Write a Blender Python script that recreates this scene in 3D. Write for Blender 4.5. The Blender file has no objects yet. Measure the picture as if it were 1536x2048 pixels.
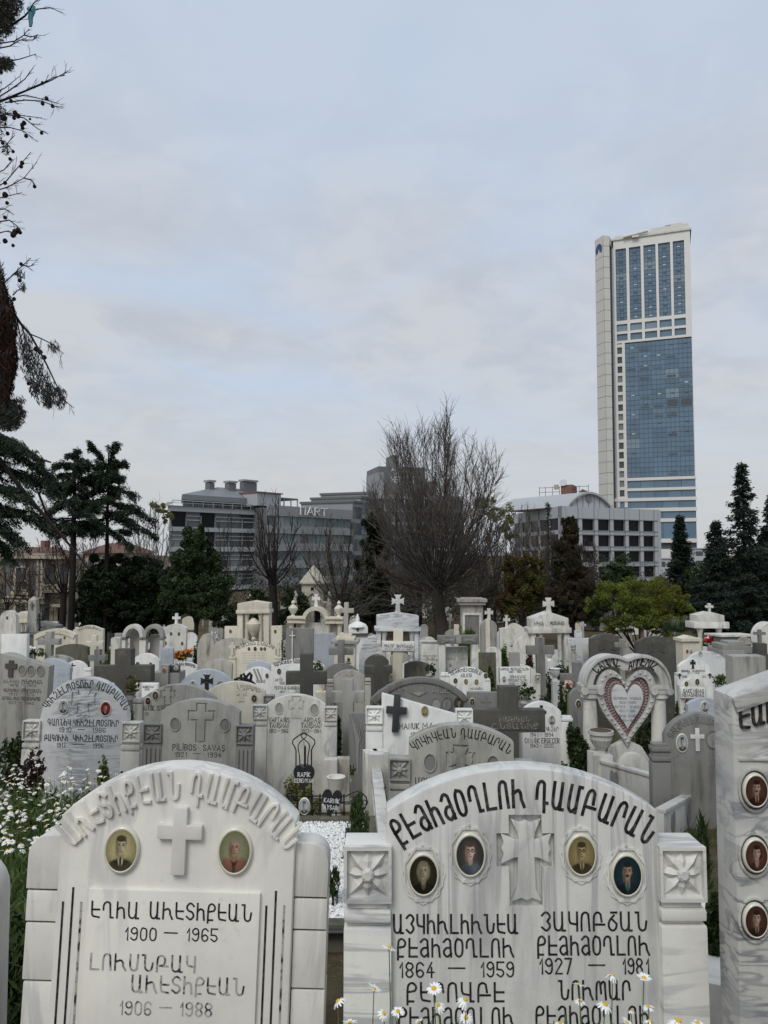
import bpy, bmesh, math, random
import numpy as np
from mathutils import Vector, Matrix

R = math.radians
rnd = random.Random(11)
SC = bpy.context.scene
COL = SC.collection

# ------------------------------------------------------------ camera, sky, sun, exposure
F, CX, CY, HOR, EYE = 1480.0, 768.0, 1024.0, 1105.0, 1.6      # measured on the 1536 x 2048 frame
TH = math.atan((HOR - CY) / F)
cam = bpy.data.cameras.new('camera')
cam.sensor_fit = 'VERTICAL'
cam.angle = 2 * math.atan(CY / F)
cam.clip_start = 0.05
cam.clip_end = 3000
camo = bpy.data.objects.new('camera', cam)
COL.objects.link(camo)
camo.location = (0, 0, EYE)
camo.rotation_euler = (math.pi / 2 + TH, 0, 0)
SC.camera = camo

SUN_EL, SUN_AZ = R(48), R(205)      # behind the camera, a little to the left
world = bpy.data.worlds.new('World')
SC.world = world
world.use_nodes = True
nt = world.node_tree
for n in list(nt.nodes):
    nt.nodes.remove(n)
def wn(t, **k):
    n = nt.nodes.new(t)
    for a, b in k.items():
        setattr(n, a, b)
    return n
def wm(op, a, b=None, c=None):
    n = wn('ShaderNodeMath', operation=op)
    for i, v in enumerate((a, b, c)):
        if v is None: continue
        if isinstance(v, (int, float)): n.inputs[i].default_value = v
        else: nt.links.new(v, n.inputs[i])
    return n.outputs[0]
def wmix(fac, a, b):
    n = wn('ShaderNodeMix', data_type='RGBA')
    for i, v in ((0, fac), (6, a), (7, b)):
        if isinstance(v, tuple): n.inputs[i].default_value = (*v, 1)
        elif isinstance(v, (int, float)): n.inputs[i].default_value = v
        else: nt.links.new(v, n.inputs[i])
    return n.outputs[2]
def wramp(v, a, b):
    n = wn('ShaderNodeMapRange', interpolation_type='SMOOTHSTEP')
    nt.links.new(v, n.inputs[0]); n.inputs[1].default_value = a; n.inputs[2].default_value = b
    return n.outputs[0]
tc = wn('ShaderNodeTexCoord')
sep = wn('ShaderNodeSeparateXYZ'); nt.links.new(tc.outputs['Generated'], sep.inputs[0])
zz = wm('MAXIMUM', sep.outputs[2], 0.0)
den = wm('ADD', zz, 0.22)
comb = wn('ShaderNodeCombineXYZ')
nt.links.new(wm('DIVIDE', sep.outputs[0], den), comb.inputs[0])
nt.links.new(wm('DIVIDE', sep.outputs[1], den), comb.inputs[1])
def wnoise(scale, detail, dist, off):
    mp = wn('ShaderNodeMapping'); nt.links.new(comb.outputs[0], mp.inputs[0]); mp.inputs[1].default_value = (off, off * .7, off * .3)
    n = wn('ShaderNodeTexNoise'); nt.links.new(mp.outputs[0], n.inputs['Vector'])
    n.inputs['Scale'].default_value = scale; n.inputs['Detail'].default_value = detail
    n.inputs['Distortion'].default_value = dist; n.inputs['Roughness'].default_value = .52
    return n.outputs[0]
n1, n2, n3 = wnoise(1.15, 5, .5, 3.1), wnoise(3.2, 7, .9, 8.4), wnoise(7.5, 8, .6, 1.7)
high = wramp(zz, .30, .66)
cloud = wmix(wramp(wm('ADD', wm('MULTIPLY', n2, .62), wm('MULTIPLY', n3, .38)), .38, .60), (.515, .545, .60), (.60, .62, .655))
clear = (.53, .635, .79)
low = (.595, .605, .605)
cover = wm('MULTIPLY', wramp(n1, .26, .60), wm('SUBTRACT', 1.0, wm('MULTIPLY', high, .72)))
body = wmix(cover, clear, cloud)
body = wmix(wm('MULTIPLY', wm('SUBTRACT', 1.0, wramp(zz, .02, .30)), .75), body, low)
nish = wn('ShaderNodeTexSky', sky_type='NISHITA')
nish.sun_disc = False
nish.sun_elevation = SUN_EL
nish.sun_rotation = SUN_AZ
nish.dust_density = 3
b1 = wn('ShaderNodeBackground'); nt.links.new(body, b1.inputs[0]); b1.inputs[1].default_value = 1.0
b2 = wn('ShaderNodeBackground'); nt.links.new(nish.outputs[0], b2.inputs[0]); b2.inputs[1].default_value = 0.10
mx = wn('ShaderNodeMixShader'); mx.inputs[0].default_value = 0.10
nt.links.new(b1.outputs[0], mx.inputs[1]); nt.links.new(b2.outputs[0], mx.inputs[2])
wo = wn('ShaderNodeOutputWorld'); nt.links.new(mx.outputs[0], wo.inputs[0])

sl = bpy.data.lights.new('sun', 'SUN')
sl.energy = 1.5
sl.angle = R(25)
sl.color = (1.0, .965, .91)
so = bpy.data.objects.new('sun', sl)
COL.objects.link(so)
sdir = Vector((math.sin(SUN_AZ) * math.cos(SUN_EL), math.cos(SUN_AZ) * math.cos(SUN_EL), math.sin(SUN_EL)))
so.rotation_euler = sdir.to_track_quat('Z', 'Y').to_euler()
so.location = sdir * 60

SC.view_settings.view_transform = 'Standard'
SC.view_settings.look = 'None'
SC.view_settings.exposure = 0.10
SC.view_settings.gamma = 1.0
SC.cycles.max_bounces = 6
SC.cycles.transparent_max_bounces = 6

# ------------------------------------------------------------ measuring
def W(px, py, d):
    xc, yc = (px - CX) / F, (CY - py) / F
    fy, fz = math.cos(TH) - math.sin(TH) * yc, math.sin(TH) + math.cos(TH) * yc
    return Vector((xc * d / fy, d, EYE + fz * d / fy))
GP = [(-30, .1), (0, 0), (2.3, -.25), (4, -.55), (6, -.92), (9.5, -1.35), (14, -1.9), (20, -2.6), (28, -3.4), (45, -4.3), (60, -4.75), (100, -5.2), (400, -5.6), (3000, -5.7)]
def G(y):
    for (a, za), (b, zb) in zip(GP, GP[1:]):
        if y <= b:
            return za + (zb - za) * (y - a) / (b - a)
    return GP[-1][1]

# ------------------------------------------------------------ objects
def tag(o, label=None, cat=None, group=None, kind=None):
    if label: o['label'] = label
    if cat: o['category'] = cat
    if group: o['group'] = group
    if kind: o['kind'] = kind
    return o
def thing(name, label, cat, loc=(0, 0, 0), rz=0, lean=0, tilt=0, group=None):
    o = bpy.data.objects.new(name, None)
    COL.objects.link(o)
    o.empty_display_size = .1
    o.location = loc
    o.rotation_euler = (-R(lean), R(tilt), R(rz))
    return tag(o, label, cat, group)
def link(name, me, parent=None):
    o = bpy.data.objects.new(name, me)
    COL.objects.link(o)
    if parent is not None: o.parent = parent
    return o

class MB:
    def __init__(s):
        s.v, s.f, s.m = [], [], []
    def add(s, vs, fs, mi=0):
        k = len(s.v)
        s.v += [tuple(p) for p in vs]
        s.f += [tuple(i + k for i in f) for f in fs]
        s.m += [mi] * len(fs)
        return s
    def box(s, x0, x1, y0, y1, z0, z1, mi=0):
        return s.add([(x0, y0, z0), (x1, y0, z0), (x1, y1, z0), (x0, y1, z0), (x0, y0, z1), (x1, y0, z1), (x1, y1, z1), (x0, y1, z1)],
                     [(0, 1, 5, 4), (1, 2, 6, 5), (2, 3, 7, 6), (3, 0, 4, 7), (4, 5, 6, 7), (3, 2, 1, 0)], mi)
    def prism(s, pts, y0, y1, mi=0):            # outline in x, z pushed along y
        n = len(pts)
        vs = [(x, y0, z) for x, z in pts] + [(x, y1, z) for x, z in pts]
        fs = [tuple(range(n)), tuple(range(2 * n - 1, n - 1, -1))] + [(i, i + n, (i + 1) % n + n, (i + 1) % n) for i in range(n)]
        return s.add(vs, fs, mi)
    def vprism(s, pts, z0, z1, mi=0):           # outline in x, y pushed along z
        n = len(pts)
        vs = [(x, y, z0) for x, y in pts] + [(x, y, z1) for x, y in pts]
        fs = [tuple(range(n - 1, -1, -1)), tuple(range(n, 2 * n))] + [(i, (i + 1) % n, (i + 1) % n + n, i + n) for i in range(n)]
        return s.add(vs, fs, mi)
    def band(s, outer, inner, y0, y1, closed=True, mi=0):
        n = len(outer)
        vs = [(x, y0, z) for x, z in outer] + [(x, y0, z) for x, z in inner] + [(x, y1, z) for x, z in outer] + [(x, y1, z) for x, z in inner]
        fs = []
        for i in range(n if closed else n - 1):
            j = (i + 1) % n
            fs += [(i, j, n + j, n + i), (2 * n + i, 3 * n + i, 3 * n + j, 2 * n + j), (i, 2 * n + i, 2 * n + j, j), (n + i, n + j, 3 * n + j, 3 * n + i)]
        if not closed:
            for i in (0, n - 1):
                fs.append((i, n + i, 3 * n + i, 2 * n + i))
        return s.add(vs, fs, mi)
    def lathe(s, prof, seg=16, c=(0, 0, 0), mi=0, sy=1.0):
        vs, fs, n = [], [], len(prof)
        for r, z in prof:
            for k in range(seg):
                a = 2 * math.pi * k / seg
                vs.append((c[0] + r * math.cos(a), c[1] + sy * r * math.sin(a), c[2] + z))
        for i in range(n - 1):
            for k in range(seg):
                j = (k + 1) % seg
                fs.append((i * seg + k, i * seg + j, (i + 1) * seg + j, (i + 1) * seg + k))
        fs.append(tuple(range(seg - 1, -1, -1)))
        fs.append(tuple((n - 1) * seg + k for k in range(seg)))
        return s.add(vs, fs, mi)
    def tube(s, pts, rad, n=5, mi=0, cap=True):
        pts = [Vector(p) for p in pts]
        if isinstance(rad, (int, float)): rad = [rad] * len(pts)
        vs, fs = [], []
        up = Vector((.3, .2, .9)).normalized()
        for i, p in enumerate(pts):
            t = (pts[min(i + 1, len(pts) - 1)] - pts[max(i - 1, 0)])
            t = t.normalized() if t.length > 1e-9 else Vector((0, 0, 1))
            u = t.cross(up)
            if u.length < .05: u = t.cross(Vector((1, 0, 0)))
            u.normalize(); w = t.cross(u)
            for k in range(n):
                a = 2 * math.pi * k / n
                vs.append(p + (u * math.cos(a) + w * math.sin(a)) * rad[i])
        for i in range(len(pts) - 1):
            for k in range(n):
                j = (k + 1) % n
                fs.append((i * n + k, i * n + j, (i + 1) * n + j, (i + 1) * n + k))
        if cap:
            fs.append(tuple(range(n)))
            fs.append(tuple((len(pts) - 1) * n + k for k in range(n)))
        return s.add(vs, fs, mi)
    def mesh(s, name, mats, bevel=0, smooth=32, normals=True):
        me = bpy.data.meshes.new(name)
        me.from_pydata(s.v, [], s.f)
        for m in (mats if isinstance(mats, (list, tuple)) else [mats]): me.materials.append(M[m] if isinstance(m, str) else m)
        if any(s.m): me.polygons.foreach_set('material_index', s.m)
        if bevel or normals:
            bm = bmesh.new(); bm.from_mesh(me)
            if normals: bmesh.ops.recalc_face_normals(bm, faces=bm.faces)
            if bevel:
                es = [e for e in bm.edges if e.is_manifold and e.calc_face_angle(0) > R(40)]
                try: bmesh.ops.bevel(bm, geom=es, offset=bevel, segments=2, profile=.6, affect='EDGES', clamp_overlap=True)
                except Exception: pass
            bm.to_mesh(me); bm.free()
        if smooth:
            me.polygons.foreach_set('use_smooth', [True] * len(me.polygons))
            me.set_sharp_from_angle(angle=R(smooth))
        return me
    def build(s, name, mats, parent=None, bevel=0, smooth=32, normals=True):
        return link(name, s.mesh(name, mats, bevel, smooth, normals), parent)

def quads(name, V, mat, parent=None, vcol=None):
    """V: (n, 4, 3) array of loose quads -> one mesh"""
    n = len(V)
    me = bpy.data.meshes.new(name)
    me.vertices.add(n * 4); me.vertices.foreach_set('co', np.asarray(V, np.float32).reshape(-1))
    me.loops.add(n * 4); me.loops.foreach_set('vertex_index', np.arange(n * 4, dtype=np.int32))
    me.polygons.add(n); me.polygons.foreach_set('loop_start', np.arange(0, n * 4, 4, dtype=np.int32))
    me.update(calc_edges=True)
    me.materials.append(M[mat])
    return link(name, me, parent)

def carve(o, mb, mat):
    """cut the prism in mb out of mesh object o and throw the cutter away"""
    c = mb.build('cutter', mat, o.parent, smooth=0)
    md = o.modifiers.new('b', 'BOOLEAN'); md.object = c; md.operation = 'DIFFERENCE'; md.solver = 'EXACT'
    bpy.context.view_layer.update()
    dg = bpy.context.evaluated_depsgraph_get()
    me = bpy.data.meshes.new_from_object(o.evaluated_get(dg))
    o.modifiers.clear()
    o.data = me
    me.set_sharp_from_angle(angle=R(32))
    cm = c.data
    bpy.data.objects.remove(c); bpy.data.meshes.remove(cm)

# ------------------------------------------------------------ materials
M = {}
class NT:
    def __init__(s, name, rough=.6, spec=.3):
        s.m = bpy.data.materials.new(name); s.m.use_nodes = True
        s.t = s.m.node_tree; s.b = s.t.nodes['Principled BSDF']
        s.b.inputs['Roughness'].default_value = rough
        s.b.inputs['Specular IOR Level'].default_value = spec
        M[name] = s.m
    def n(s, t, **k):
        x = s.t.nodes.new(t)
        for a, b in k.items(): setattr(x, a, b)
        return x
    def put(s, sock, v):
        if isinstance(v, tuple): sock.default_value = (*v, 1) if len(v) == 3 and sock.type == 'RGBA' else v
        elif isinstance(v, (int, float)): sock.default_value = v
        else: s.t.links.new(v, sock)
    def math(s, op, a, b=0, c=None):
        x = s.n('ShaderNodeMath', operation=op)
        s.put(x.inputs[0], a); s.put(x.inputs[1], b)
        if c is not None: s.put(x.inputs[2], c)
        return x.outputs[0]
    def mix(s, f, a, b, bt='MIX'):
        x = s.n('ShaderNodeMix', data_type='RGBA', blend_type=bt)
        s.put(x.inputs[0], f); s.put(x.inputs[6], a); s.put(x.inputs[7], b)
        return x.outputs[2]
    def ramp(s, v, a, b, lo=0.0, hi=1.0):
        x = s.n('ShaderNodeMapRange', interpolation_type='SMOOTHSTEP')
        s.put(x.inputs[0], v); x.inputs[1].default_value = a; x.inputs[2].default_value = b; x.inputs[3].default_value = lo; x.inputs[4].default_value = hi
        return x.outputs[0]
    def pos(s, sc=(1, 1, 1), rot=(0, 0, 0), off=(0, 0, 0), src=None):
        if src is None: src = s.n('ShaderNodeNewGeometry').outputs['Position']
        x = s.n('ShaderNodeMapping')
        s.t.links.new(src, x.inputs[0]); x.inputs[1].default_value = off; x.inputs[2].default_value = rot; x.inputs[3].default_value = sc
        return x.outputs[0]
    def noise(s, vec, scale, detail=4, dist=0, rough=.5):
        x = s.n('ShaderNodeTexNoise')
        if vec is not None: s.t.links.new(vec, x.inputs['Vector'])
        x.inputs['Scale'].default_value = scale; x.inputs['Detail'].default_value = detail; x.inputs['Distortion'].default_value = dist; x.inputs['Roughness'].default_value = rough
        return x.outputs[0]
    def col(s, c): s.put(s.b.inputs['Base Color'], c)
    def bump(s, h, st, dist=.01):
        x = s.n('ShaderNodeBump'); s.put(x.inputs['Height'], h); x.inputs['Strength'].default_value = st; x.inputs['Distance'].default_value = dist
        s.t.links.new(x.outputs[0], s.b.inputs['Normal'])

def mul(c, k): return tuple(x * k for x in c)
def stone(name, base, dark, streak=.5, vein=0., vcol=(.18, .19, .21), vrot=(0, 0, 0), vsc=(1, 1, .35), rough=.55, scale=1., spots=.2, grain=.1, lichen=0.):
    t = NT(name, rough, .28)
    oi = t.n('ShaderNodeObjectInfo')
    big = t.noise(t.pos(), 1.7 * scale, 4, .4)
    c = t.mix(t.ramp(big, .3, .7), mul(base, .88), mul(base, 1.05))
    c = t.mix(.55, c, t.mix(t.noise(t.pos(), 9 * scale, 5, .2), mul(base, .80), mul(base, 1.12)))
    if vein:
        v = t.noise(t.pos(vsc, vrot, (3, 1, 7)), 3.4 * scale, 5, 1.0, .55)
        line = t.math('ABSOLUTE', t.math('SUBTRACT', v, .5))
        f = t.math('MULTIPLY', t.ramp(line, .0, .075, 1, 0), t.ramp(t.noise(t.pos(off=(9, 2, 4)), 1.3 * scale, 3), .42, .62))
        c = t.mix(t.math('MULTIPLY', f, vein), c, vcol)
        soft = t.ramp(t.noise(t.pos(vsc, vrot, (13, 5, 1)), 1.6 * scale, 4, .8), .50, .72)
        c = t.mix(t.math('MULTIPLY', soft, vein * .55), c, mul(vcol, 1.9))
    if streak:
        a = t.ramp(t.noise(t.pos((5 * scale, 5 * scale, .6 * scale)), 1.6, 6, .35, .62), .44, .68)
        b = t.ramp(t.noise(t.pos((3, 3, 2), off=(5, 8, 2)), 1.0 * scale, 4), .35, .65)
        c = t.mix(t.math('MULTIPLY', t.math('MULTIPLY', a, b), streak), c, dark)
    if spots:
        sp = t.ramp(t.noise(t.pos(off=(2, 4, 6)), 26 * scale, 6, .3, .7), .56, .74)
        c = t.mix(t.math('MULTIPLY', sp, spots), c, dark)
    if grain:
        pv = t.n('ShaderNodeTexVoronoi'); pv.inputs['Scale'].default_value = 70; t.t.links.new(t.pos(), pv.inputs['Vector'])
        pit = t.math('MULTIPLY', t.ramp(pv.outputs['Distance'], .06, .16, 1, 0), t.ramp(t.noise(t.pos(off=(7, 3, 9)), 3.1, 4), .50, .66))
        gr = t.ramp(t.noise(t.pos((1, 1, .6), off=(4, 4, 1)), 2.6 * scale, 7, .8, .68), .55, .72)
        c = t.mix(t.math('MULTIPLY', pit, .55), c, dark); c = t.mix(t.math('MULTIPLY', gr, .24), c, mul(dark, 1.5))
    if lichen:
        li = t.ramp(t.noise(t.pos(off=(1, 14, 3)), 6 * scale, 6, .5, .65), .55, .68)
        c = t.mix(t.math('MULTIPLY', li, lichen), c, (.20, .19, .13))
    c = t.mix(1.0, c, t.mix(oi.outputs['Random'], (.90, .90, .90), (1.06, 1.06, 1.05)), 'MULTIPLY')
    t.col(c)
    t.bump(t.noise(t.pos(), 85, 5, 0, .65), grain, .006)
    return t.m

# weathered marble and stone kinds seen in the cemetery
stone('marble_white', (.68, .66, .595), (.20, .195, .17), .60, .40, rough=.5, spots=.15)
stone('marble_front', (.74, .715, .645), (.42, .405, .37), .14, .42, vcol=(.27, .27, .29), vrot=(0, .45, 0), vsc=(1.2, 1, .22), rough=.5, spots=.30, scale=1.3, grain=.08)
stone('marble_streak', (.71, .70, .65), (.34, .345, .35), .62, .45, vcol=(.20, .21, .23), vsc=(2.4, 1, .10), rough=.5, scale=1.4, spots=.25, grain=.12)
stone('marble_pillar', (.73, .715, .66), (.33, .325, .31), .16, .6, vcol=(.24, .25, .27), vrot=(0, .15, 0), vsc=(.3, 1, 2.2), rough=.5, scale=1.2, spots=.25, grain=.12)
stone('marble_diag', (.52, .51, .475), (.16, .16, .165), .30, .95, vcol=(.13, .135, .15), vrot=(0, -.5, 0), vsc=(.5, 1, 2.6), rough=.45, scale=2.0, spots=.10, grain=.06)
stone('marble_bands', (.66, .665, .65), (.32, .33, .35), .2, .9, vcol=(.26, .27, .29), vrot=(0, .12, 0), vsc=(.25, 1, 2.2), rough=.4, scale=1.6, spots=.06)
stone('marble_blue', (.44, .475, .505), (.25, .27, .30), .45, .5, vcol=(.25, .28, .32), vsc=(.3, 1, 2.4), rough=.45, scale=1.2)
stone('marble_clean', (.80, .795, .755), (.34, .335, .31), .35, .22, rough=.35, spots=.08)
stone('marble_cream', (.68, .635, .52), (.33, .30, .24), .35, .25, vcol=(.35, .30, .22), rough=.55)
stone('stone_grey', (.21, .205, .19), (.08, .078, .07), .75, .2, rough=.7, spots=.4, grain=.2)
stone('stone_mid', (.36, .35, .315), (.11, .105, .095), .85, .2, rough=.65, spots=.35, grain=.15)
stone('stone_dark', (.088, .084, .074), (.05, .048, .042), .6, 0, rough=.8, spots=.5, grain=.3, lichen=.3)
stone('stone_moss', (.12, .115, .085), (.045, .042, .03), .8, 0, rough=.85, spots=.5, grain=.3, lichen=.6)
stone('stone_weather', (.46, .435, .375), (.09, .085, .072), 1.0, .15, rough=.75, spots=.35, grain=.2, lichen=.3)
stone('concrete', (.30, .295, .27), (.17, .165, .15), .5, 0, rough=.85, spots=.35, grain=.3)
stone('stone_heart', (.55, .54, .505), (.17, .165, .15), .8, .2, rough=.6, spots=.35, grain=.15)
stone('marble_rough', (.50, .485, .44), (.22, .21, .19), .3, 0, rough=.8, spots=.6, grain=.7)
stone('chapel_stone', (.50, .47, .39), (.17, .16, .12), .7, 0, rough=.8, spots=.5, grain=.3, lichen=.6)
stone('house_stone', (.15, .148, .138), (.06, .06, .055), .5, 0, rough=.85, spots=.5, grain=.3)
stone('house_trim', (.44, .40, .31), (.17, .15, .11), .5, 0, rough=.8, spots=.3, grain=.2)

def plain(name, c, rough=.6, spec=.3, var=.12, sc=6., metal=0, bump=0):
    t = NT(name, rough, spec)
    t.b.inputs['Metallic'].default_value = metal
    nz = t.noise(t.pos(), sc, 5, .2)
    t.col(t.mix(nz, mul(c, 1 - var), mul(c, 1 + var)))
    if bump: t.bump(t.noise(t.pos(), sc * 8, 4), bump, .01)
    return t.m
t = NT('ink', .5, .25)
t.col(t.mix(t.ramp(t.noise(t.pos(), 45, 6, .3, .7), .42, .72), (.012, .011, .012), (.085, .08, .075)))
plain('dark_fill', (.055, .052, .048), .7, .2, .3, 30)
plain('carve', (.20, .195, .18), .75, .2, .25, 30)
plain('iron', (.012, .012, .013), .5, .4, .3, 20)
plain('granite_black', (.04, .042, .045), .35, .5, .5, 160)
plain('ceramic', (.62, .60, .50), .25, .5, .06, 20)
plain('white_paint', (.75, .75, .73), .5, .3, .08, 5)
plain('red_petal', (.42, .012, .018), .6, .2, .3, 30)
plain('pink_petal', (.62, .30, .36), .6, .2, .3, 30)
plain('blush_petal', (.75, .45, .38), .6, .2, .3, 30)
plain('orange_petal', (.62, .22, .06), .6, .2, .4, 20)
plain('daisy_petal', (.80, .80, .78), .6, .2, .05, 20)
plain('daisy_eye', (.62, .40, .03), .7, .2, .2, 200)
plain('stem', (.10, .15, .045), .6, .2, .25, 30)
plain('cone', (.028, .022, .017), .85, .1, .4, 60)
plain('turquoise_plastic', (.05, .22, .27), .3, .5, .2, 12)
plain('brick_red', (.20, .10, .085), .85, .2, .2, 3, bump=.2)
plain('roof_tile', (.135, .080, .064), .85, .2, .35, 4, bump=.3)
plain('metal_roof', (.20, .21, .215), .5, .4, .1, .8)
plain('clad_grey', (.27, .28, .285), .5, .4, .14, .5)
plain('clad_light', (.38, .395, .40), .5, .4, .10, .4)
plain('clad_white', (.43, .45, .465), .45, .4, .06, .4)
plain('clad_dark', (.13, .135, .14), .5, .4, .15, .5)
plain('joint_grey', (.20, .205, .21), .6, .3, .08, 1)
plain('tower_wall', (.56, .55, .505), .65, .3, .08, .25)  # greyed tone: the haze over the distant tower is put into the colour
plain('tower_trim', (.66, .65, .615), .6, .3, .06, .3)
plain('tower_joint', (.10, .10, .10), .7, .2, .1, 1)
plain('letter_white', (.70, .70, .68), .4, .4, .03, 1)
plain('sign_blue', (.03, .05, .16), .4, .4, .1, 1)
plain('steel_rail', (.22, .15, .12), .6, .4, .2, 2)
plain('cement', (.33, .32, .30), .9, .2, .2, 3, bump=.2)

t = NT('worn_ink', .6, .2)
t.col(t.mix(t.ramp(t.noise(t.pos(), 34, 5, .3, .6), .40, .56), (.02, .02, .03), (.40, .385, .35)))
t = NT('faint_ink', .7, .2)
t.col(t.mix(t.ramp(t.noise(t.pos(), 60, 4, .3, .6), .36, .58), (.10, .095, .09), (.34, .33, .30)))

def glass(name, c, rough=.08, var=.35, light=None, lf=.86):
    t = NT(name, rough, .42)
    oi = t.n('ShaderNodeObjectInfo')
    k = oi.outputs['Random']
    cc = t.mix(k, mul(c, 1 - var), mul(c, 1 + var))
    if light: cc = t.mix(t.ramp(k, lf, lf + .01), cc, light)
    cc = t.mix(.3, cc, t.mix(t.noise(t.pos(), .6, 3), mul(c, .6), mul(c, 1.4)))
    t.col(cc)
    t.bump(t.noise(t.pos(), .35, 2), .05, .3)
    return t.m
glass('glass_tower', (.12, .185, .25), .18, .22, (.23, .30, .34), .90)  # tower glass lightened so its colour carries the distance haze
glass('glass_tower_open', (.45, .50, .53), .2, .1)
glass('glass_tower_dark', (.075, .09, .105), .3, .2)
glass('glass_dark', (.010, .011, .013), .25, .35)
M['glass_dark'].node_tree.nodes['Principled BSDF'].inputs['Specular IOR Level'].default_value = .12
glass('glass_grey', (.075, .085, .09), .10, .45, (.23, .25, .25), .80)
glass('glass_pale', (.19, .23, .23), .12, .40, (.05, .06, .06), .78)
glass('glass_blue', (.09, .12, .15), .10, .35)

# vegetation
def leaf(name, c1, c2, rough=.55, c3=None, trans=.25):
    t = NT(name, rough, .25)
    g = t.n('ShaderNodeNewGeometry')
    k = g.outputs['Random Per Island']
    c = t.mix(k, c1, c2)
    if c3: c = t.mix(t.ramp(t.noise(t.pos(), .55, 3, .3), .48, .60), c, c3)
    t.col(c)
    if trans:
        tr = t.n('ShaderNodeBsdfTranslucent'); t.put(tr.inputs[0], c)
        ms = t.n('ShaderNodeMixShader'); ms.inputs[0].default_value = trans
        out = t.t.nodes['Material Output']
        t.t.links.new(t.b.outputs[0], ms.inputs[1]); t.t.links.new(tr.outputs[0], ms.inputs[2]); t.t.links.new(ms.outputs[0], out.inputs[0])
    return t.m
leaf('leaf_yew', (.010, .018, .008), (.024, .042, .014), .6, trans=.1)
leaf('leaf_bay', (.018, .032, .012), (.050, .075, .026), .45, trans=.15)
leaf('leaf_cedar', (.014, .026, .016), (.035, .055, .028), .6, trans=.1)
leaf('leaf_spruce', (.010, .018, .014), (.026, .040, .026), .6, trans=.08)
leaf('leaf_lime', (.085, .12, .020), (.20, .245, .045), .5, (.14, .145, .022), trans=.35)
leaf('leaf_olive', (.055, .060, .016), (.125, .115, .030), .55, (.085, .055, .018), trans=.25)
leaf('leaf_rust', (.026, .020, .013), (.060, .042, .024), .6, (.03, .034, .014), trans=.15)
leaf('leaf_ivy', (.012, .018, .010), (.032, .040, .018), .5, trans=.1)
leaf('leaf_pale', (.13, .145, .04), (.22, .22, .07), .5, trans=.35)
leaf('leaf_palm', (.045, .068, .034), (.10, .13, .065), .5, trans=.2)
leaf('leaf_bush', (.045, .075, .018), (.11, .155, .035), .5, trans=.3)
leaf('leaf_rosemary', (.028, .050, .018), (.07, .10, .035), .55, trans=.2)
leaf('leaf_dark', (.016, .030, .010), (.05, .075, .024), .5, trans=.2)
leaf('leaf_maroon', (.035, .018, .016), (.09, .04, .03), .5, trans=.25)
leaf('grass', (.045, .080, .016), (.12, .165, .035), .55, trans=.3)
leaf('leaf_cypress', (.016, .018, .013), (.040, .038, .026), .65, trans=.1)
leaf('leaf_dead', (.020, .012, .009), (.052, .025, .015), .7, trans=.15)
leaf('leaf_weep', (.020, .024, .020), (.055, .058, .046), .6, trans=.15)
plain('bark_dark', (.028, .024, .021), .9, .1, .35, 9, bump=.5)
plain('bark_grey', (.060, .052, .045), .9, .1, .35, 9, bump=.5)
plain('bark_brown', (.052, .032, .022), .9, .1, .35, 12, bump=.5)
plain('twig', (.052, .043, .037), .9, .1, .3, 3)
plain('twig_pale', (.13, .115, .10), .9, .1, .3, 3)
plain('twig_red', (.075, .048, .040), .9, .1, .3, 3)

t = NT('soil', .95, .1)
nz = t.noise(t.pos(), 2.2, 6, .5, .6)
c = t.mix(t.ramp(nz, .35, .65), (.075, .050, .030), (.125, .092, .060))
c = t.mix(t.ramp(t.noise(t.pos(off=(7, 3, 0)), .45, 5, .4), .54, .66), c, (.050, .070, .022))
c = t.mix(t.ramp(t.noise(t.pos(), 30, 4, .2, .7), .55, .75), c, (.20, .17, .13))
t.col(c); t.bump(t.noise(t.pos(), 14, 6, 0, .7), .8, .06)
t = NT('gravel', .8, .2)
g = t.n('ShaderNodeNewGeometry')
t.col(t.mix(g.outputs['Random Per Island'], (.62, .62, .60), (.85, .85, .83)))

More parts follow.
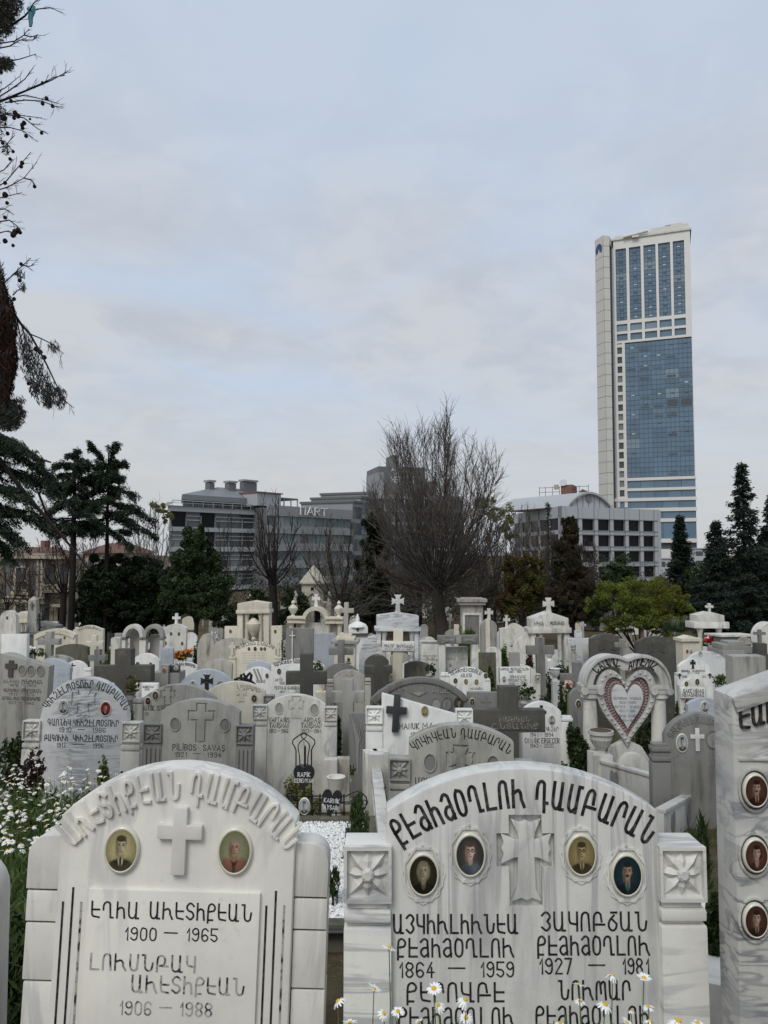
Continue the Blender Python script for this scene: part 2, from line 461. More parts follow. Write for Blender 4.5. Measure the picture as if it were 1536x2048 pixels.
# portraits printed on enamel ovals
def portrait(name, bg, cloth, skin, hair, shirt=None, tie=None, style='man', tone=1.0, shawl=None):
    t = NT('portrait_' + name, .25, .22)
    gen = t.n('ShaderNodeTexCoord').outputs['Generated']
    wv = t.n('ShaderNodeTexNoise'); t.t.links.new(gen, wv.inputs['Vector']); wv.inputs['Scale'].default_value = 5.5 + len(name); wv.inputs['Detail'].default_value = 3
    sb = t.n('ShaderNodeVectorMath', operation='MULTIPLY_ADD'); t.t.links.new(wv.outputs['Color'], sb.inputs[0]); sb.inputs[1].default_value = (.055, .055, .055); sb.inputs[2].default_value = (-.0275, -.0275, -.0275)
    ad = t.n('ShaderNodeVectorMath', operation='ADD'); t.t.links.new(gen, ad.inputs[0]); t.t.links.new(sb.outputs[0], ad.inputs[1]); gen2 = ad.outputs[0]
    def ell(c, cx, cz, rx, rz, colr, soft=.18):
        soft = soft + .05
        v = t.pos((1 / rx, 0, 1 / rz), off=(-cx / rx, 0, -cz / rz), src=gen2)
        ln = t.n('ShaderNodeVectorMath', operation='LENGTH'); t.t.links.new(v, ln.inputs[0])
        return t.mix(t.ramp(ln.outputs['Value'], 1 - soft, 1 + soft, 1, 0), c, colr)
    nz = t.noise(t.pos((6, 0, 3), src=gen), 2.2, 5, .6)
    c = t.mix(nz, mul(bg, .7), mul(bg, 1.3))
    if style == 'woman': c = ell(c, .5, .60, .24, .25, hair, .15)
    c = ell(c, .5, -.10, .50, .42, cloth, .08); c = ell(c, .30, .13, .16, .13, cloth, .2); c = ell(c, .70, .13, .16, .13, cloth, .2); c = ell(c, .72, .02, .18, .22, mul(cloth, 2.2), .9)
    if shawl:
        c = ell(c, .25, .06, .2, .3, shawl, .15); c = ell(c, .75, .06, .2, .3, shawl, .15)
    if shirt: c = ell(c, .5, .26, .085, .14, shirt, .2)
    c = ell(c, .5, .40, .095, .14, mul(skin, .72), .2)
    if tie: c = ell(c, .5, .20, .035, .16, tie, .25)
    c = ell(c, .5, .70, .175, .165, hair, .12)
    for sx in (-1, 1): c = ell(c, .5 + sx * .158, .585, .022, .045, mul(skin, .75), .3)
    c = ell(c, .5, .635, .150, .150, skin, .10); c = ell(c, .5, .52, .112, .125, skin, .12)
    c = ell(c, .385, .56, .065, .19, mul(skin, .45), .85); c = ell(c, .565, .55, .05, .06, mul(skin, 1.25), .9); c = ell(c, .53, .70, .09, .05, mul(skin, 1.25), .9)
    if style != 'bald': c = ell(c, .5, .80, .16, .085, hair, .2)
    else: c = ell(c, .345, .63, .03, .09, hair, .3); c = ell(c, .655, .63, .03, .09, hair, .3)
    for sx in (-1, 1):
        c = ell(c, .5 + sx * .066, .632, .046, .030, mul(skin, .62), .6); c = ell(c, .5 + sx * .066, .628, .026, .012, mul(skin, .15), .4)
        c = ell(c, .5 + sx * .07, .672, .05, .012, mul(hair, .8), .5)
    c = ell(c, .488, .565, .018, .055, mul(skin, .68), .7); c = ell(c, .5, .528, .036, .012, mul(skin, .5), .6)
    c = ell(c, .5, .475, .06, .014, mul(skin, .4), .5)
    if style == 'mous': c = ell(c, .5, .505, .085, .020, (.01, .01, .01), .3)
    if style == 'glasses' or name == 'e':
        for sx in (-1, 1):
            c = ell(c, .5 + sx * .08, .625, .068, .042, (.02, .02, .02), .15); c = ell(c, .5 + sx * .08, .622, .052, .028, mul(skin, .6), .2)
    nn = t.noise(t.pos((9, 0, 9), src=gen), 3.0, 6, .3, .7)
    vv = t.pos((2, 0, 2), off=(-1, 0, -1), src=gen); ln = t.n('ShaderNodeVectorMath', operation='LENGTH'); t.t.links.new(vv, ln.inputs[0])
    c = t.mix(t.ramp(ln.outputs['Value'], .35, 1.05, 0, .55), c, mul(bg, .25))
    c = t.mix(.35, c, t.mix(nn, (.25, .25, .25), (1.5, 1.5, 1.5)), 'MULTIPLY')
    t.col(c)
portrait('a', (.46, .40, .20), (.014, .013, .012), (.42, .36, .22), (.05, .04, .025), (.5, .46, .33), (.02, .02, .02))
portrait('b', (.26, .27, .14), (.06, .015, .012), (.36, .22, .14), (.26, .23, .17), style='woman', shawl=(.30, .125, .095))
portrait('c', (.035, .030, .018), (.012, .011, .009), (.30, .26, .17), (.22, .19, .13), (.12, .10, .07), style='woman')
portrait('e', (.06, .06, .055), (.085, .10, .11), (.50, .37, .30), (.10, .065, .045), style='woman')
portrait('f', (.28, .23, .10), (.02, .018, .014), (.34, .27, .14), (.04, .035, .02), (.36, .31, .18), (.10, .08, .04), style='glasses')
portrait('g', (.016, .036, .044), (.012, .016, .020), (.30, .21, .15), (.02, .02, .02), (.10, .20, .18), (.03, .10, .09), style='mous')
portrait('h', (.085, .038, .026), (.030, .014, .010), (.33, .22, .16), (.02, .012, .01), (.36, .26, .2), (.03, .015, .01), style='mous')
portrait('i', (.10, .045, .03), (.05, .025, .018), (.36, .25, .19), (.025, .014, .01), (.3, .2, .15), style='woman')
portrait('j', (.07, .032, .022), (.028, .014, .01), (.34, .23, .17), (.025, .014, .01), (.30, .21, .16), (.02, .01, .01))
portrait('k', (.48, .49, .48), (.03, .03, .03), (.36, .36, .35), (.06, .06, .06), (.6, .6, .6), (.03, .03, .03))
portrait('l', (.33, .03, .03), (.03, .02, .03), (.42, .28, .20), (.04, .025, .02), (.5, .5, .5), (.02, .02, .05))
portrait('m', (.09, .075, .05), (.02, .018, .014), (.28, .23, .16), (.03, .025, .018), (.3, .26, .18))
portrait('n', (.07, .02, .015), (.02, .01, .01), (.24, .14, .10), (.02, .01, .01))
portrait('o', (.36, .29, .14), (.10, .06, .03), (.42, .30, .18), (.10, .08, .05), (.4, .35, .25), style='bald')
PK = 'abcefghijklmno'
# ------------------------------------------------------------ ground
xs = [-900, -300, -120, -60] + [x for x in range(-40, 41, 2)] + [60, 120, 300, 900]
ys = [-30, -12, -6] + [i * .5 for i in range(-6, 40)] + [20 + i * 2 for i in range(0, 22)] + [70, 85, 100, 140, 200, 300, 500, 900, 1800]
gv, gf = [], []
for y in ys:
    for x in xs:
        near = max(0, 1 - abs(y) / 30)
        gv.append((x, y, G(y) + near * .03 * math.sin(x * 2.3 + y * 1.1) * math.sin(y * 1.7 - x)))
for j in range(len(ys) - 1):
    for i in range(len(xs) - 1):
        a = j * len(xs) + i
        gf.append((a, a + 1, a + 1 + len(xs), a + len(xs)))
mb = MB(); mb.v, mb.f, mb.m = gv, gf, [0] * len(gf)
tag(mb.build('ground', 'soil', normals=False, smooth=80), kind='structure')

# ------------------------------------------------------------ buildings
PANE = {}
def pane(parent, mat, x0, x1, y, z0, z1, name='window', t=.06):
    """one glazed pane as a part of its own; alike panes share mesh data"""
    if mat not in PANE:
        PANE[mat] = MB().box(0, 1, 0, 1, 0, 1).mesh('pane', mat, smooth=0)
    o = link(name, PANE[mat], parent)
    o.location = (x0, y, z0); o.scale = (x1 - x0, t, z1 - z0)
    return o
BOX = {}
def unit(parent, name, mat, x0, x1, y0, y1, z0, z1):
    if mat not in BOX:
        BOX[mat] = MB().box(0, 1, 0, 1, 0, 1).mesh('block', mat, smooth=0)
    o = link(name, BOX[mat], parent)
    o.location = (x0, y0, z0); o.scale = (x1 - x0, y1 - y0, z1 - z0)
    return o

class Face:
    """a wall standing between two points on plan; local x runs along it, y goes into it"""
    def __init__(s, A, B, zb):
        s.A, s.B, s.zb = Vector(A), Vector(B), zb
        s.u = (s.B - s.A).normalized(); s.L = (s.B - s.A).length
        s.rz = math.degrees(math.atan2(s.u.y, s.u.x))
    def at(s, px):                      # local x seen at this picture column
        k = (px - CX) / F
        return (k * s.A.y - s.A.x) / (s.u.x - k * s.u.y)
    def z(s, py, px):                   # local z seen at this picture point
        d = s.A.y + s.u.y * s.at(px)
        return W(px, py, d).z - s.zb
    def loc(s): return (s.A.x, s.A.y, s.zb)
def pl(px, d): return ((px - CX) / F * d, d)

# --- the tower
tf = Face((83.4, 272.0), (109.4, 262.0), -5.6)
tw = thing('office_tower', 'tall slender tower with blue glass and cream stone on the right skyline', 'tower', tf.loc(), tf.rz)
Lw = tf.L
def tz(y): return tf.z(y, 1372)
cols = [(1233.3, 1254.8), (1260.7, 1284.4), (1290.3, 1314.9), (1320.3, 1344.8), (1350.4, 1373.5)]
cols = [(tf.at(a), tf.at(b)) for a, b in cols]
top = tz(470)
core = MB().vprism([(0, .9), (Lw - .05, .9), (Lw - .05, 20), (0, 20)], 0, top)
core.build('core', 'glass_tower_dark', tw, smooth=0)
wall = MB()
zs = [tz(480), tz(628), tz(635), tz(650), tz(655), tz(669), tz(674)]
xe = [0] + [c for p in cols for c in p] + [Lw]
wall.box(tf.at(1229), Lw, 0, .9, zs[0], tz(462))                  # head
for i in range(0, len(xe), 2):                                     # piers between the strips
    x0 = tf.at(1229) if i == 0 else xe[i]
    wall.box(x0, xe[i + 1], 0, .9, zs[6], zs[0])
for a, b in ((zs[2], zs[1]), (zs[4], zs[3]), (zs[6], zs[5])):
    for c in cols: wall.box(c[0], c[1], .02, .9, a, b)
cw0, cw1 = tf.at(1249), tf.at(1384.5)
sw0, sw1 = tf.at(1233.5), tf.at(1243)
wall.box(tf.at(1229), sw0, 0, .9, tz(1012), zs[6]); wall.box(sw1, cw0, 0, .9, tz(1012), zs[6])
wall.box(cw1, Lw, 0, .9, tz(952), zs[6])
bands = [(958, 973.5), (979, 993.5), (1000, 1014.5), (1021.5, 1036), (1043, 1077)]
prev = 952
for a, b in bands:
    wall.box(cw0 if a < 1000 else .1, Lw + .25, -.25, .9, tz(a), tz(prev)); prev = b
wall.box(.1, Lw + .25, -.25, .9, tz(1085), tz(1077)); wall.box(.1, Lw, 0, .9, 0, tz(1098))
nsw = 16
for i in range(nsw + 1):
    za = tz(676 + i * 19.6)
    wall.box(sw0, sw1, .02, .9, za - 1.15, za)
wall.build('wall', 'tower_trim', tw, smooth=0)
par = MB().box(tf.at(1226), Lw + .5, -.5, 20, tz(462), tz(458)); par.box(tf.at(1232), Lw - .2, .4, 19, tz(458), tz(452))
par.box(Lw - 13.5, Lw - .5, .8, 15, tz(452), tz(446)); par.box(Lw - 6.5, Lw - 2.2, 1.2, 12, tz(446), tz(442))
for k in range(9): par.box(tf.at(1232) + k * 2.9, tf.at(1232) + k * 2.9 + .25, -.62, -.5, tz(461.5), tz(458))
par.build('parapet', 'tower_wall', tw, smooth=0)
mast = MB().tube([(Lw - 8, 3, tz(446)), (Lw - 8, 3, tz(438))], .13, 5); mast.tube([(Lw - 11, 2, tz(447)), (Lw - 6.5, 2.4, tz(441.5))], .35, 5)
mast.build('roof_mast', 'clad_grey', tw)
gon = MB().tube([(tf.at(1250), -.9, tz(463) + .8), (tf.at(1300), -.9, tz(459) + 1.1)], .55, 8); gon.box(tf.at(1268), tf.at(1282), -1.4, -.4, tz(463), tz(460))
gon.build('cleaning_gondola', 'tower_trim', tw)
opened = random.Random(5)
nf = 9                                                            # glazed strips: one pane a floor
for c in cols:
    for k in range(nf):
        z1 = zs[0] + (zs[1] - zs[0]) * k / nf; z0 = zs[0] + (zs[1] - zs[0]) * (k + 1) / nf
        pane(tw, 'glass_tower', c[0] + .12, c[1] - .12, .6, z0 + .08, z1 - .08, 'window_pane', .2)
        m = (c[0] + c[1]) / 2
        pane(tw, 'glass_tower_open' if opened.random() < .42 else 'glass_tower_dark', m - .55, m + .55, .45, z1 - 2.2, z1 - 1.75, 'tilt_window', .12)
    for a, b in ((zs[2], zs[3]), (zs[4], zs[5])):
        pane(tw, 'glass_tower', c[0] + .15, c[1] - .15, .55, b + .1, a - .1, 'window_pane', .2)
nfl, nb = 28, 5
za, zb_ = tz(674) - .3, tz(952) + .2
bw = (cw1 - cw0) / nb
for k in range(nfl // 2):
    for b in range(nb):
        z1 = za + (zb_ - za) * k / (nfl // 2); z0 = za + (zb_ - za) * (k + 1) / (nfl // 2)
        x0, x1 = cw0 + b * bw, cw0 + (b + 1) * bw
        dk = (k == 6 and b >= 3)
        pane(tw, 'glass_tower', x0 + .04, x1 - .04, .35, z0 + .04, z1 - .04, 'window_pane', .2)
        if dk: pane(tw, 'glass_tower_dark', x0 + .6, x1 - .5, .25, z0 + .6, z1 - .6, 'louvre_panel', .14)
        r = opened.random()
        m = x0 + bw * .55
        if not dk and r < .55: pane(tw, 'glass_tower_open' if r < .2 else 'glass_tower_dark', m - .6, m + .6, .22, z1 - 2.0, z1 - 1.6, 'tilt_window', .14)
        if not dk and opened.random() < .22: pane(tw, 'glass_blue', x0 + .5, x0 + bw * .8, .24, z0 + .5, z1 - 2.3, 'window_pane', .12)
mul_ = MB()
for b in range(nb * 3 + 1): mul_.box(cw0 + b * bw / 3 - .04, cw0 + b * bw / 3 + .04, .26, .5, zb_, za)
for k in range(nfl + 1):
    z1 = za + (zb_ - za) * k / nfl; mul_.box(cw0, cw1, .27, .5, z1 - .035, z1 + .035)
for c in cols:
    for q in (1 / 3, 2 / 3):
        x = c[0] + (c[1] - c[0]) * q; mul_.box(x - .05, x + .05, .5, .75, zs[1], zs[0])
    for k in range(nf * 2): 
        z1 = zs[0] + (zs[1] - zs[0]) * k / nf / 2; mul_.box(c[0], c[1], .52, .75, z1 - .04, z1 + .04)
mul_.build('mullion_grid', 'glass_tower_dark', tw, smooth=0)
for i in range(nsw):
    z1 = tz(676 + i * 19.6) - 1.15; z0 = tz(676 + (i + 1) * 19.6)
    pane(tw, 'glass_grey', sw0 + .1, sw1 - .1, .5, z0, z1, 'side_window', .2)
for a, b in bands:
    for k in range(5):
        x0 = (cw0 if a < 1000 else .3); w = (Lw - .1 - x0) / 5
        pane(tw, 'glass_tower', x0 + k * w + .05, x0 + (k + 1) * w - .05, .2, tz(b) - .02, tz(a) + .02, 'window_pane', .3)
st = MB().box(tf.at(1222), tf.at(1225.5), .3, .9, 0, tz(478)); st.build('glass_strip', 'glass_blue', tw, smooth=0)
st = MB().box(tf.at(1225.6), tf.at(1229), -.05, .9, 0, tz(477)); st.build('corner_mullion', 'clad_light', tw, smooth=0)
# lift shaft with cladding panels
inv = Matrix.Translation(tf.loc()) @ Matrix.Rotation(R(tf.rz), 4, 'Z'); inv = inv.inverted()
def tl(px, d): p = inv @ Vector((*pl(px, d), 0)); return Vector((p.x, p.y))
sa, sb_, sc_ = tl(1192, 272.6), tl(1208.3, 268), tl(1221, 268.4)
sd, se = tl(1224, 275), tl(1200, 281)
stop = W(1208, 471, 268).z + 5.6
MB().vprism([sa, sb_, sc_, sd, se], 0, stop).build('lift_shaft', 'tower_joint', tw, smooth=0)
npn = 30
for k in range(npn):
    z1 = stop - (stop - 4) * k / npn; z0 = stop - (stop - 4) * (k + 1) / npn + .14
    for p, q, nmb in ((sa, sb_, 0), (sb_, sc_, 1)):
        dv = (q - p).normalized(); nv = Vector((dv.y, -dv.x)) * .12
        e0, e1 = p + dv * .04, q - dv * .04
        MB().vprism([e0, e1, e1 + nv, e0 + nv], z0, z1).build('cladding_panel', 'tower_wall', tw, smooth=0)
# roof frame that ties the shaft to the crown
r0, r1, r2 = tl(1208, 268), tl(1221, 268.4), tl(1241, 283)
r3, r4, r5 = tl(1278, 281), tl(1240, 271), tl(1200, 281)
rf = MB().vprism([r1, tl(1236, 282), r2, r5], stop - 2.6, stop); rf.vprism([r2, r3, tl(1277, 279), tl(1236, 281)], stop - 2.6, stop)
rf.build('roof_frame', 'tower_wall', tw, smooth=0)
dv = (sb_ - sa).normalized(); nv = Vector((dv.y, -dv.x)) * .2
cen = sa + (sb_ - sa) * .5
emb = MB()
ring = [(math.cos(a), math.sin(a)) for a in [R(-40 + i * 260 / 18) for i in range(19)]]
hw, hh = (sb_ - sa).length * .40, 2.3
zc = stop - 4.6
vs = [(cen.x + dv.x * x * hw + nv.x, cen.y + dv.y * x * hw + nv.y, zc + z * hh) for x, z in ring]
vs2 = [(cen.x + dv.x * x * hw * .2 + nv.x, cen.y + dv.y * x * hw * .2 + nv.y, zc + z * hh * .25 - .3) for x, z in ring]
emb.add(vs + vs2, [(i, i + 1, i + 20, i + 19) for i in range(18)])
emb.build('emblem', 'sign_blue', tw, smooth=0, normals=False)
tw.location.x += 1.35          # the measured rows sit high in the frame, where the tilted view draws things inward

# --- grid fronted office block below the tower
gfz = -5.4
ga, gb, gl = pl(1127, 140), pl(1321, 153), pl(1030, 171)
gF = Face(ga, gb, gfz)
go = thing('office_block', 'grey grid fronted office block with curved roof below the tower', 'building', gF.loc(), gF.rz)
def gz_(y, px=1160): return gF.z(y, px)
gtop = gz_(1012, 1127)
inv2 = (Matrix.Translation(gF.loc()) @ Matrix.Rotation(R(gF.rz), 4, 'Z')).inverted()
gll = inv2 @ Vector((*gl, 0))
MB().vprism([(.3, .5), (gF.L - .3, .5), (gF.L - .3, 26), (gll.x + 3, 26), (gll.x + .4, gll.y)], 0, gtop - .3).build('core', 'clad_dark', go, smooth=0)
fh = 3.08
rowz = [gtop - 2.2 - i * fh for i in range(7)]
ncol, cwid = 6, gF.L / 6.35
def grid_face(o, L, ncol, cwid, x_off=0, name='front'):
    for i in range(ncol + 1):
        x = x_off + i * cwid
        unit(o, 'pier', 'clad_white', x - .42, x + .42, -.18, .5, 0, gtop)
        for dx in (-.55, .47): unit(o, 'pier_joint', 'joint_grey', x + dx, x + dx + .08, -.1, .5, 0, gtop)
    for i, z in enumerate(rowz):
        for k in range(ncol):
            x0, x1 = x_off + k * cwid + .55, x_off + (k + 1) * cwid - .55
            unit(o, 'spandrel_panel', 'clad_white', x0, x1, -.05, .5, z, (gtop if i == 0 else rowz[i - 1] - 2.3))
            if i < 6: pane(o, 'glass_dark', x0, x1, .3, z - 2.3, z - .04, 'window', .1)
    for i, z in enumerate(rowz[:6]):
        unit(o, 'ledge', 'joint_grey', x_off - .4, x_off + ncol * cwid + .4, -.26, -.19, z - .16, z - .02); unit(o, 'ledge', 'joint_grey', x_off - .4, x_off + ncol * cwid + .4, -.26, -.19, z - 2.44, z - 2.3)
grid_face(go, gF.L, 6, cwid)
unit(go, 'corner_pier', 'clad_white', 6 * cwid + .56, gF.L, -.12, .5, 0, gtop)
# the receding left side
lv = Vector((gll.x, gll.y)); Ls = lv.length
side = link('side_wall', None, go) if False else None
nsc = 5
ln = lv.normalized(); nn = Vector((ln.y, -ln.x))
if nn.y > 0: nn = -nn
def sidebox(nm, mat, a, b, off0, off1, z0, z1):
    p, q = ln * a, ln * b
    MB().vprism([p + nn * off0, q + nn * off0, q + nn * off1, p + nn * off1], z0, z1).build(nm, mat, go, smooth=0)
for i in range(nsc + 1): 
    a = .5 + i * (Ls - 1.6) / nsc
    sidebox('pier', 'clad_white', a, a + .9, .2, -.5, 0, gtop)
for i, z in enumerate(rowz[:5]):
    sidebox('spandrel_band', 'clad_white', .5, Ls, .05, -.5, z, gtop if i == 0 else rowz[i - 1] - 2.3)
    for k in range(nsc):
        a = .5 + k * (Ls - 1.6) / nsc + .95; b = .5 + (k + 1) * (Ls - 1.6) / nsc - .05
        sidebox('window', 'glass_dark', a, b, -.15, -.3, z - 2.3, z)
# curved roof gable
arc = [(gF.at(1127) + 1.2 + t * 11.8, gtop + 3.0 * math.sin(math.pi * t) ** .8 + .0) for t in [i / 20 for i in range(21)]]
arcin = [(arc[10][0] + (x - arc[10][0]) * .94, gtop + (z - gtop) * .86) for x, z in arc]
MB().band(arc, arcin, 0, 22, closed=False).build('vaulted_roof', 'clad_light', go)
MB().prism(arcin, .6, 21).build('gable_panel', 'clad_white', go)
for i in range(1, 8):
    ms = MB(); x = arc[0][0] + i * 11.8 / 8; j = min(range(21), key=lambda q: abs(arcin[q][0] - x)); ms.box(x - .05, x + .05, .5, .65, gtop, arcin[j][1])
    ms.build('gable_rib', 'joint_grey', go, smooth=0)
MB().lathe([(.75, 0), (.75, .2)], 16).build('gable_medallion', 'joint_grey', go)
o = bpy.data.objects[-1] if False else [c for c in go.children if c.name.startswith('gable_medallion')][0]
o.location = (arc[10][0], .58, gtop + 1.75); o.rotation_euler = (R(90), 0, 0)
# red brick plant room with railings, seen above the roof
ph = Face(pl(1080, 175), pl(1180, 170), 0)
po = thing('roof_plant_room', 'red brown brick plant room with railings above the grid block', 'building', (*ph.A, gfz), ph.rz)
def pz(y): return ph.z(y, 1110) - gfz
mb = MB().box(0, ph.L, 0, 8, 0, pz(1000)); mb.box(ph.at(1122), ph.at(1145), .5, 6, pz(1000), pz(970)); mb.prism([(ph.at(1145), pz(1000)), (ph.at(1180), pz(1000)), (ph.at(1164), pz(979))], 1, 6)
mb.build('wall', 'brick_red', po, smooth=0)
rl = MB()
for px in (1080, 1092, 1106, 1120, 1140, 1160, 1178): rl.tube([(ph.at(px), -.1, pz(1000)), (ph.at(px), -.1, pz(973 if px < 1130 else 972))], .07, 4)
for yy in (975, 984, 993): rl.tube([(0, -.1, pz(yy)), (ph.at(1122), -.1, pz(yy))], .06, 4); rl.tube([(ph.at(1145), -.1, pz(yy)), (ph.L, -.1, pz(yy))], .06, 4)
rl.build('railing', 'steel_rail', po)
MB().lathe([(.1, 0), (.8, .25), (.95, .5)], 14).build('satellite_dish', 'clad_white', po).location = (ph.at(1127), 1, pz(970) + .3)
[c for c in po.children if c.name.startswith('satellite')][0].rotation_euler = (R(60), 0, 0)
MB().box(ph.at(1110), ph.at(1118), -.6, .2, pz(979), pz(970)).build('floodlight', 'house_trim', po)

# --- office building with the white sign
zb = -5.3
pF = Face(pl(342, 121), pl(536, 136), zb)
ob = thing('sign_office_building', 'grey six storey office building carrying white rooftop letters', 'building', pF.loc(), pF.rz)
def oz(y, px=342): return pF.z(y, px)
ptop = oz(1011)
ray = Matrix.Rotation(-R(pF.rz), 2) @ Vector((pF.A.x, pF.A.y)).normalized(); sk = ray.x / ray.y
MB().vprism([(.2, .6), (pF.L - .2, .6), (pF.L - .2 + 8 * sk, 8), (.4 + 8 * sk, 8)], 0, ptop - .6).build('core', 'clad_dark', ob, smooth=0)
flo = [1030, 1070, 1111, 1152, 1193]
nb_ = 7; wb = pF.L / nb_
prevz = ptop
for i, y in enumerate(flo):
    z1 = oz(y - 8); z0 = z1 - 2.55
    unit(ob, 'floor_band', 'clad_light', -.3, pF.L, -.25, .6, z1, prevz if i else z1 + .9)
    for k in range(nb_):
        dark = k in (2, 6) or (k == 0 and i == 0)
        pane(ob, 'glass_dark' if dark else 'glass_grey', k * wb + .06, (k + 1) * wb - .06, .3, z0 + .03, z1 - .03, 'window', .1)
        if not dark:
            for q in (.45, .72): unit(ob, 'glazing_bar', 'clad_white', k * wb + .06, (k + 1) * wb - .06, .16, .28, z0 + 2.5 * q, z0 + 2.5 * q + .14)
    prevz = z0
unit(ob, 'floor_band', 'clad_grey', -.3, pF.L, -.25, .6, 0, prevz)
unit(ob, 'parapet', 'clad_grey', -.6, pF.L + .1, -.5, .6, oz(1022) + .9, ptop)
for k in range(nb_ + 1): unit(ob, 'mullion', 'joint_grey', k * wb - .05, k * wb + .05, -.02, .5, 2, ptop - 1.5)
# set back attic and hipped roof
MB().vprism([(3 + 3 * sk, 3), (pF.L - .5, 3), (pF.L - .5 + 10 * sk, 10), (3 + 10 * sk, 10)], ptop, ptop + 1.2).build('attic', 'clad_dark', ob, smooth=0)
for k in range(6): pane(ob, 'glass_pale', 4 + k * 2.4, 5.9 + k * 2.4, 2.95, ptop + .15, ptop + .95, 'attic_window', .04)
rl = MB()
for k in range(10): rl.tube([(k * 2., -.2, ptop), (k * 2., -.2, ptop + .9)], .05, 4)
rl.tube([(0, -.2, ptop + .9), (pF.L, -.2, ptop + .9)], .07, 4); rl.tube([(0, -.2, ptop + .5), (pF.L, -.2, ptop + .5)], .04, 4)
rl.build('railing', 'clad_light', ob)
e = ptop + 1.2
rv = [(2, 2, e), (pF.L, 2, e), (pF.L, 16, e), (2, 16, e), (2, 2, e + .9), (pF.L, 2, e + .9), (pF.L, 16, e + .9), (2, 16, e + .9), (9.5, 9, e + 3.0), (pF.L - 3, 9, e + 3.0)]
rv = [(x + (y * .62) * sk, y * .62, z) for x, y, z in rv]
MB().add(rv, [(0, 1, 5, 4), (1, 2, 6, 5), (2, 3, 7, 6), (3, 0, 4, 7), (4, 5, 9, 8), (5, 6, 9), (6, 7, 8, 9), (7, 4, 8)]).build('roof', 'metal_roof', ob, smooth=0)
for px, y0, y1, w_ in ((424, 990, 965, 1.1), (467, 980, 966, 1.6), (504, 988, 964, 3.0)):
    cx = pF.at(px) + 4.5 * sk
    unit(ob, 'chimney', 'clad_dark', cx - w_ / 2, cx + w_ / 2, 4.2, 5.5, e + 1, e + 3.2 + w_ * .35); unit(ob, 'chimney_cap', 'clad_grey', cx - w_ / 2 - .2, cx + w_ / 2 + .2, 4.0, 5.7, e + 3.3 + w_ * .35, e + 3.65 + w_ * .35)
aw = MB()
for k in range(5): aw.box(-1.6 + k * .4, -1.45 + k * .4, -.6, 1.5, ptop - .4 + k * .22, ptop - .25 + k * .22)
aw.build('louvre_awning', 'clad_light', ob, smooth=0)
# right wing
qF = Face(pl(537, 131), pl(704, 148), zb)
qo = thing('sign_office_wing', 'lower grey wing of ribbon windows under white rooftop letters', 'building', qF.loc(), qF.rz)
def qz(y, px=540): return qF.z(y, px)
qtop = qz(1010)
MB().vprism([(.1, .5), (qF.L - .1, .5), (qF.L, 16), (0, 16)], 0, qtop - .5).build('core', 'clad_dark', qo, smooth=0)
prevz = qtop; npq = 11; wq = qF.L / npq
for i in range(7):
    z1 = qz(1031 + i * 35.5); z0 = z1 - 1.7
    unit(qo, 'floor_band', 'clad_grey', 0, qF.L, -.2, .5, z1, prevz)
    for k in range(npq): pane(qo, 'glass_pale', k * wq + .05, (k + 1) * wq - .05, .2, z0 + .03, z1 - .03, 'window', .1)
    prevz = z0
unit(qo, 'floor_band', 'clad_grey', 0, qF.L, -.2, .5, 0, prevz)
unit(qo, 'roof_pavilion', 'clad_light', -.5, qF.at(580), 2.5, 9, qtop, qtop + 2.3); unit(qo, 'roof_edge', 'brick_red', -.7, qF.at(580) + .3, 2.2, 9.3, qtop + 2.3, qtop + 2.5)
unit(qo, 'roof_canopy', 'clad_dark', qF.at(580), qF.at(618), 3, 9, qtop + 1.5, qtop + 1.8)
for px in (590, 604, 617): unit(qo, 'canopy_post', 'clad_light', qF.at(px), qF.at(px) + .15, 3, 3.2, qtop, qtop + 1.5)
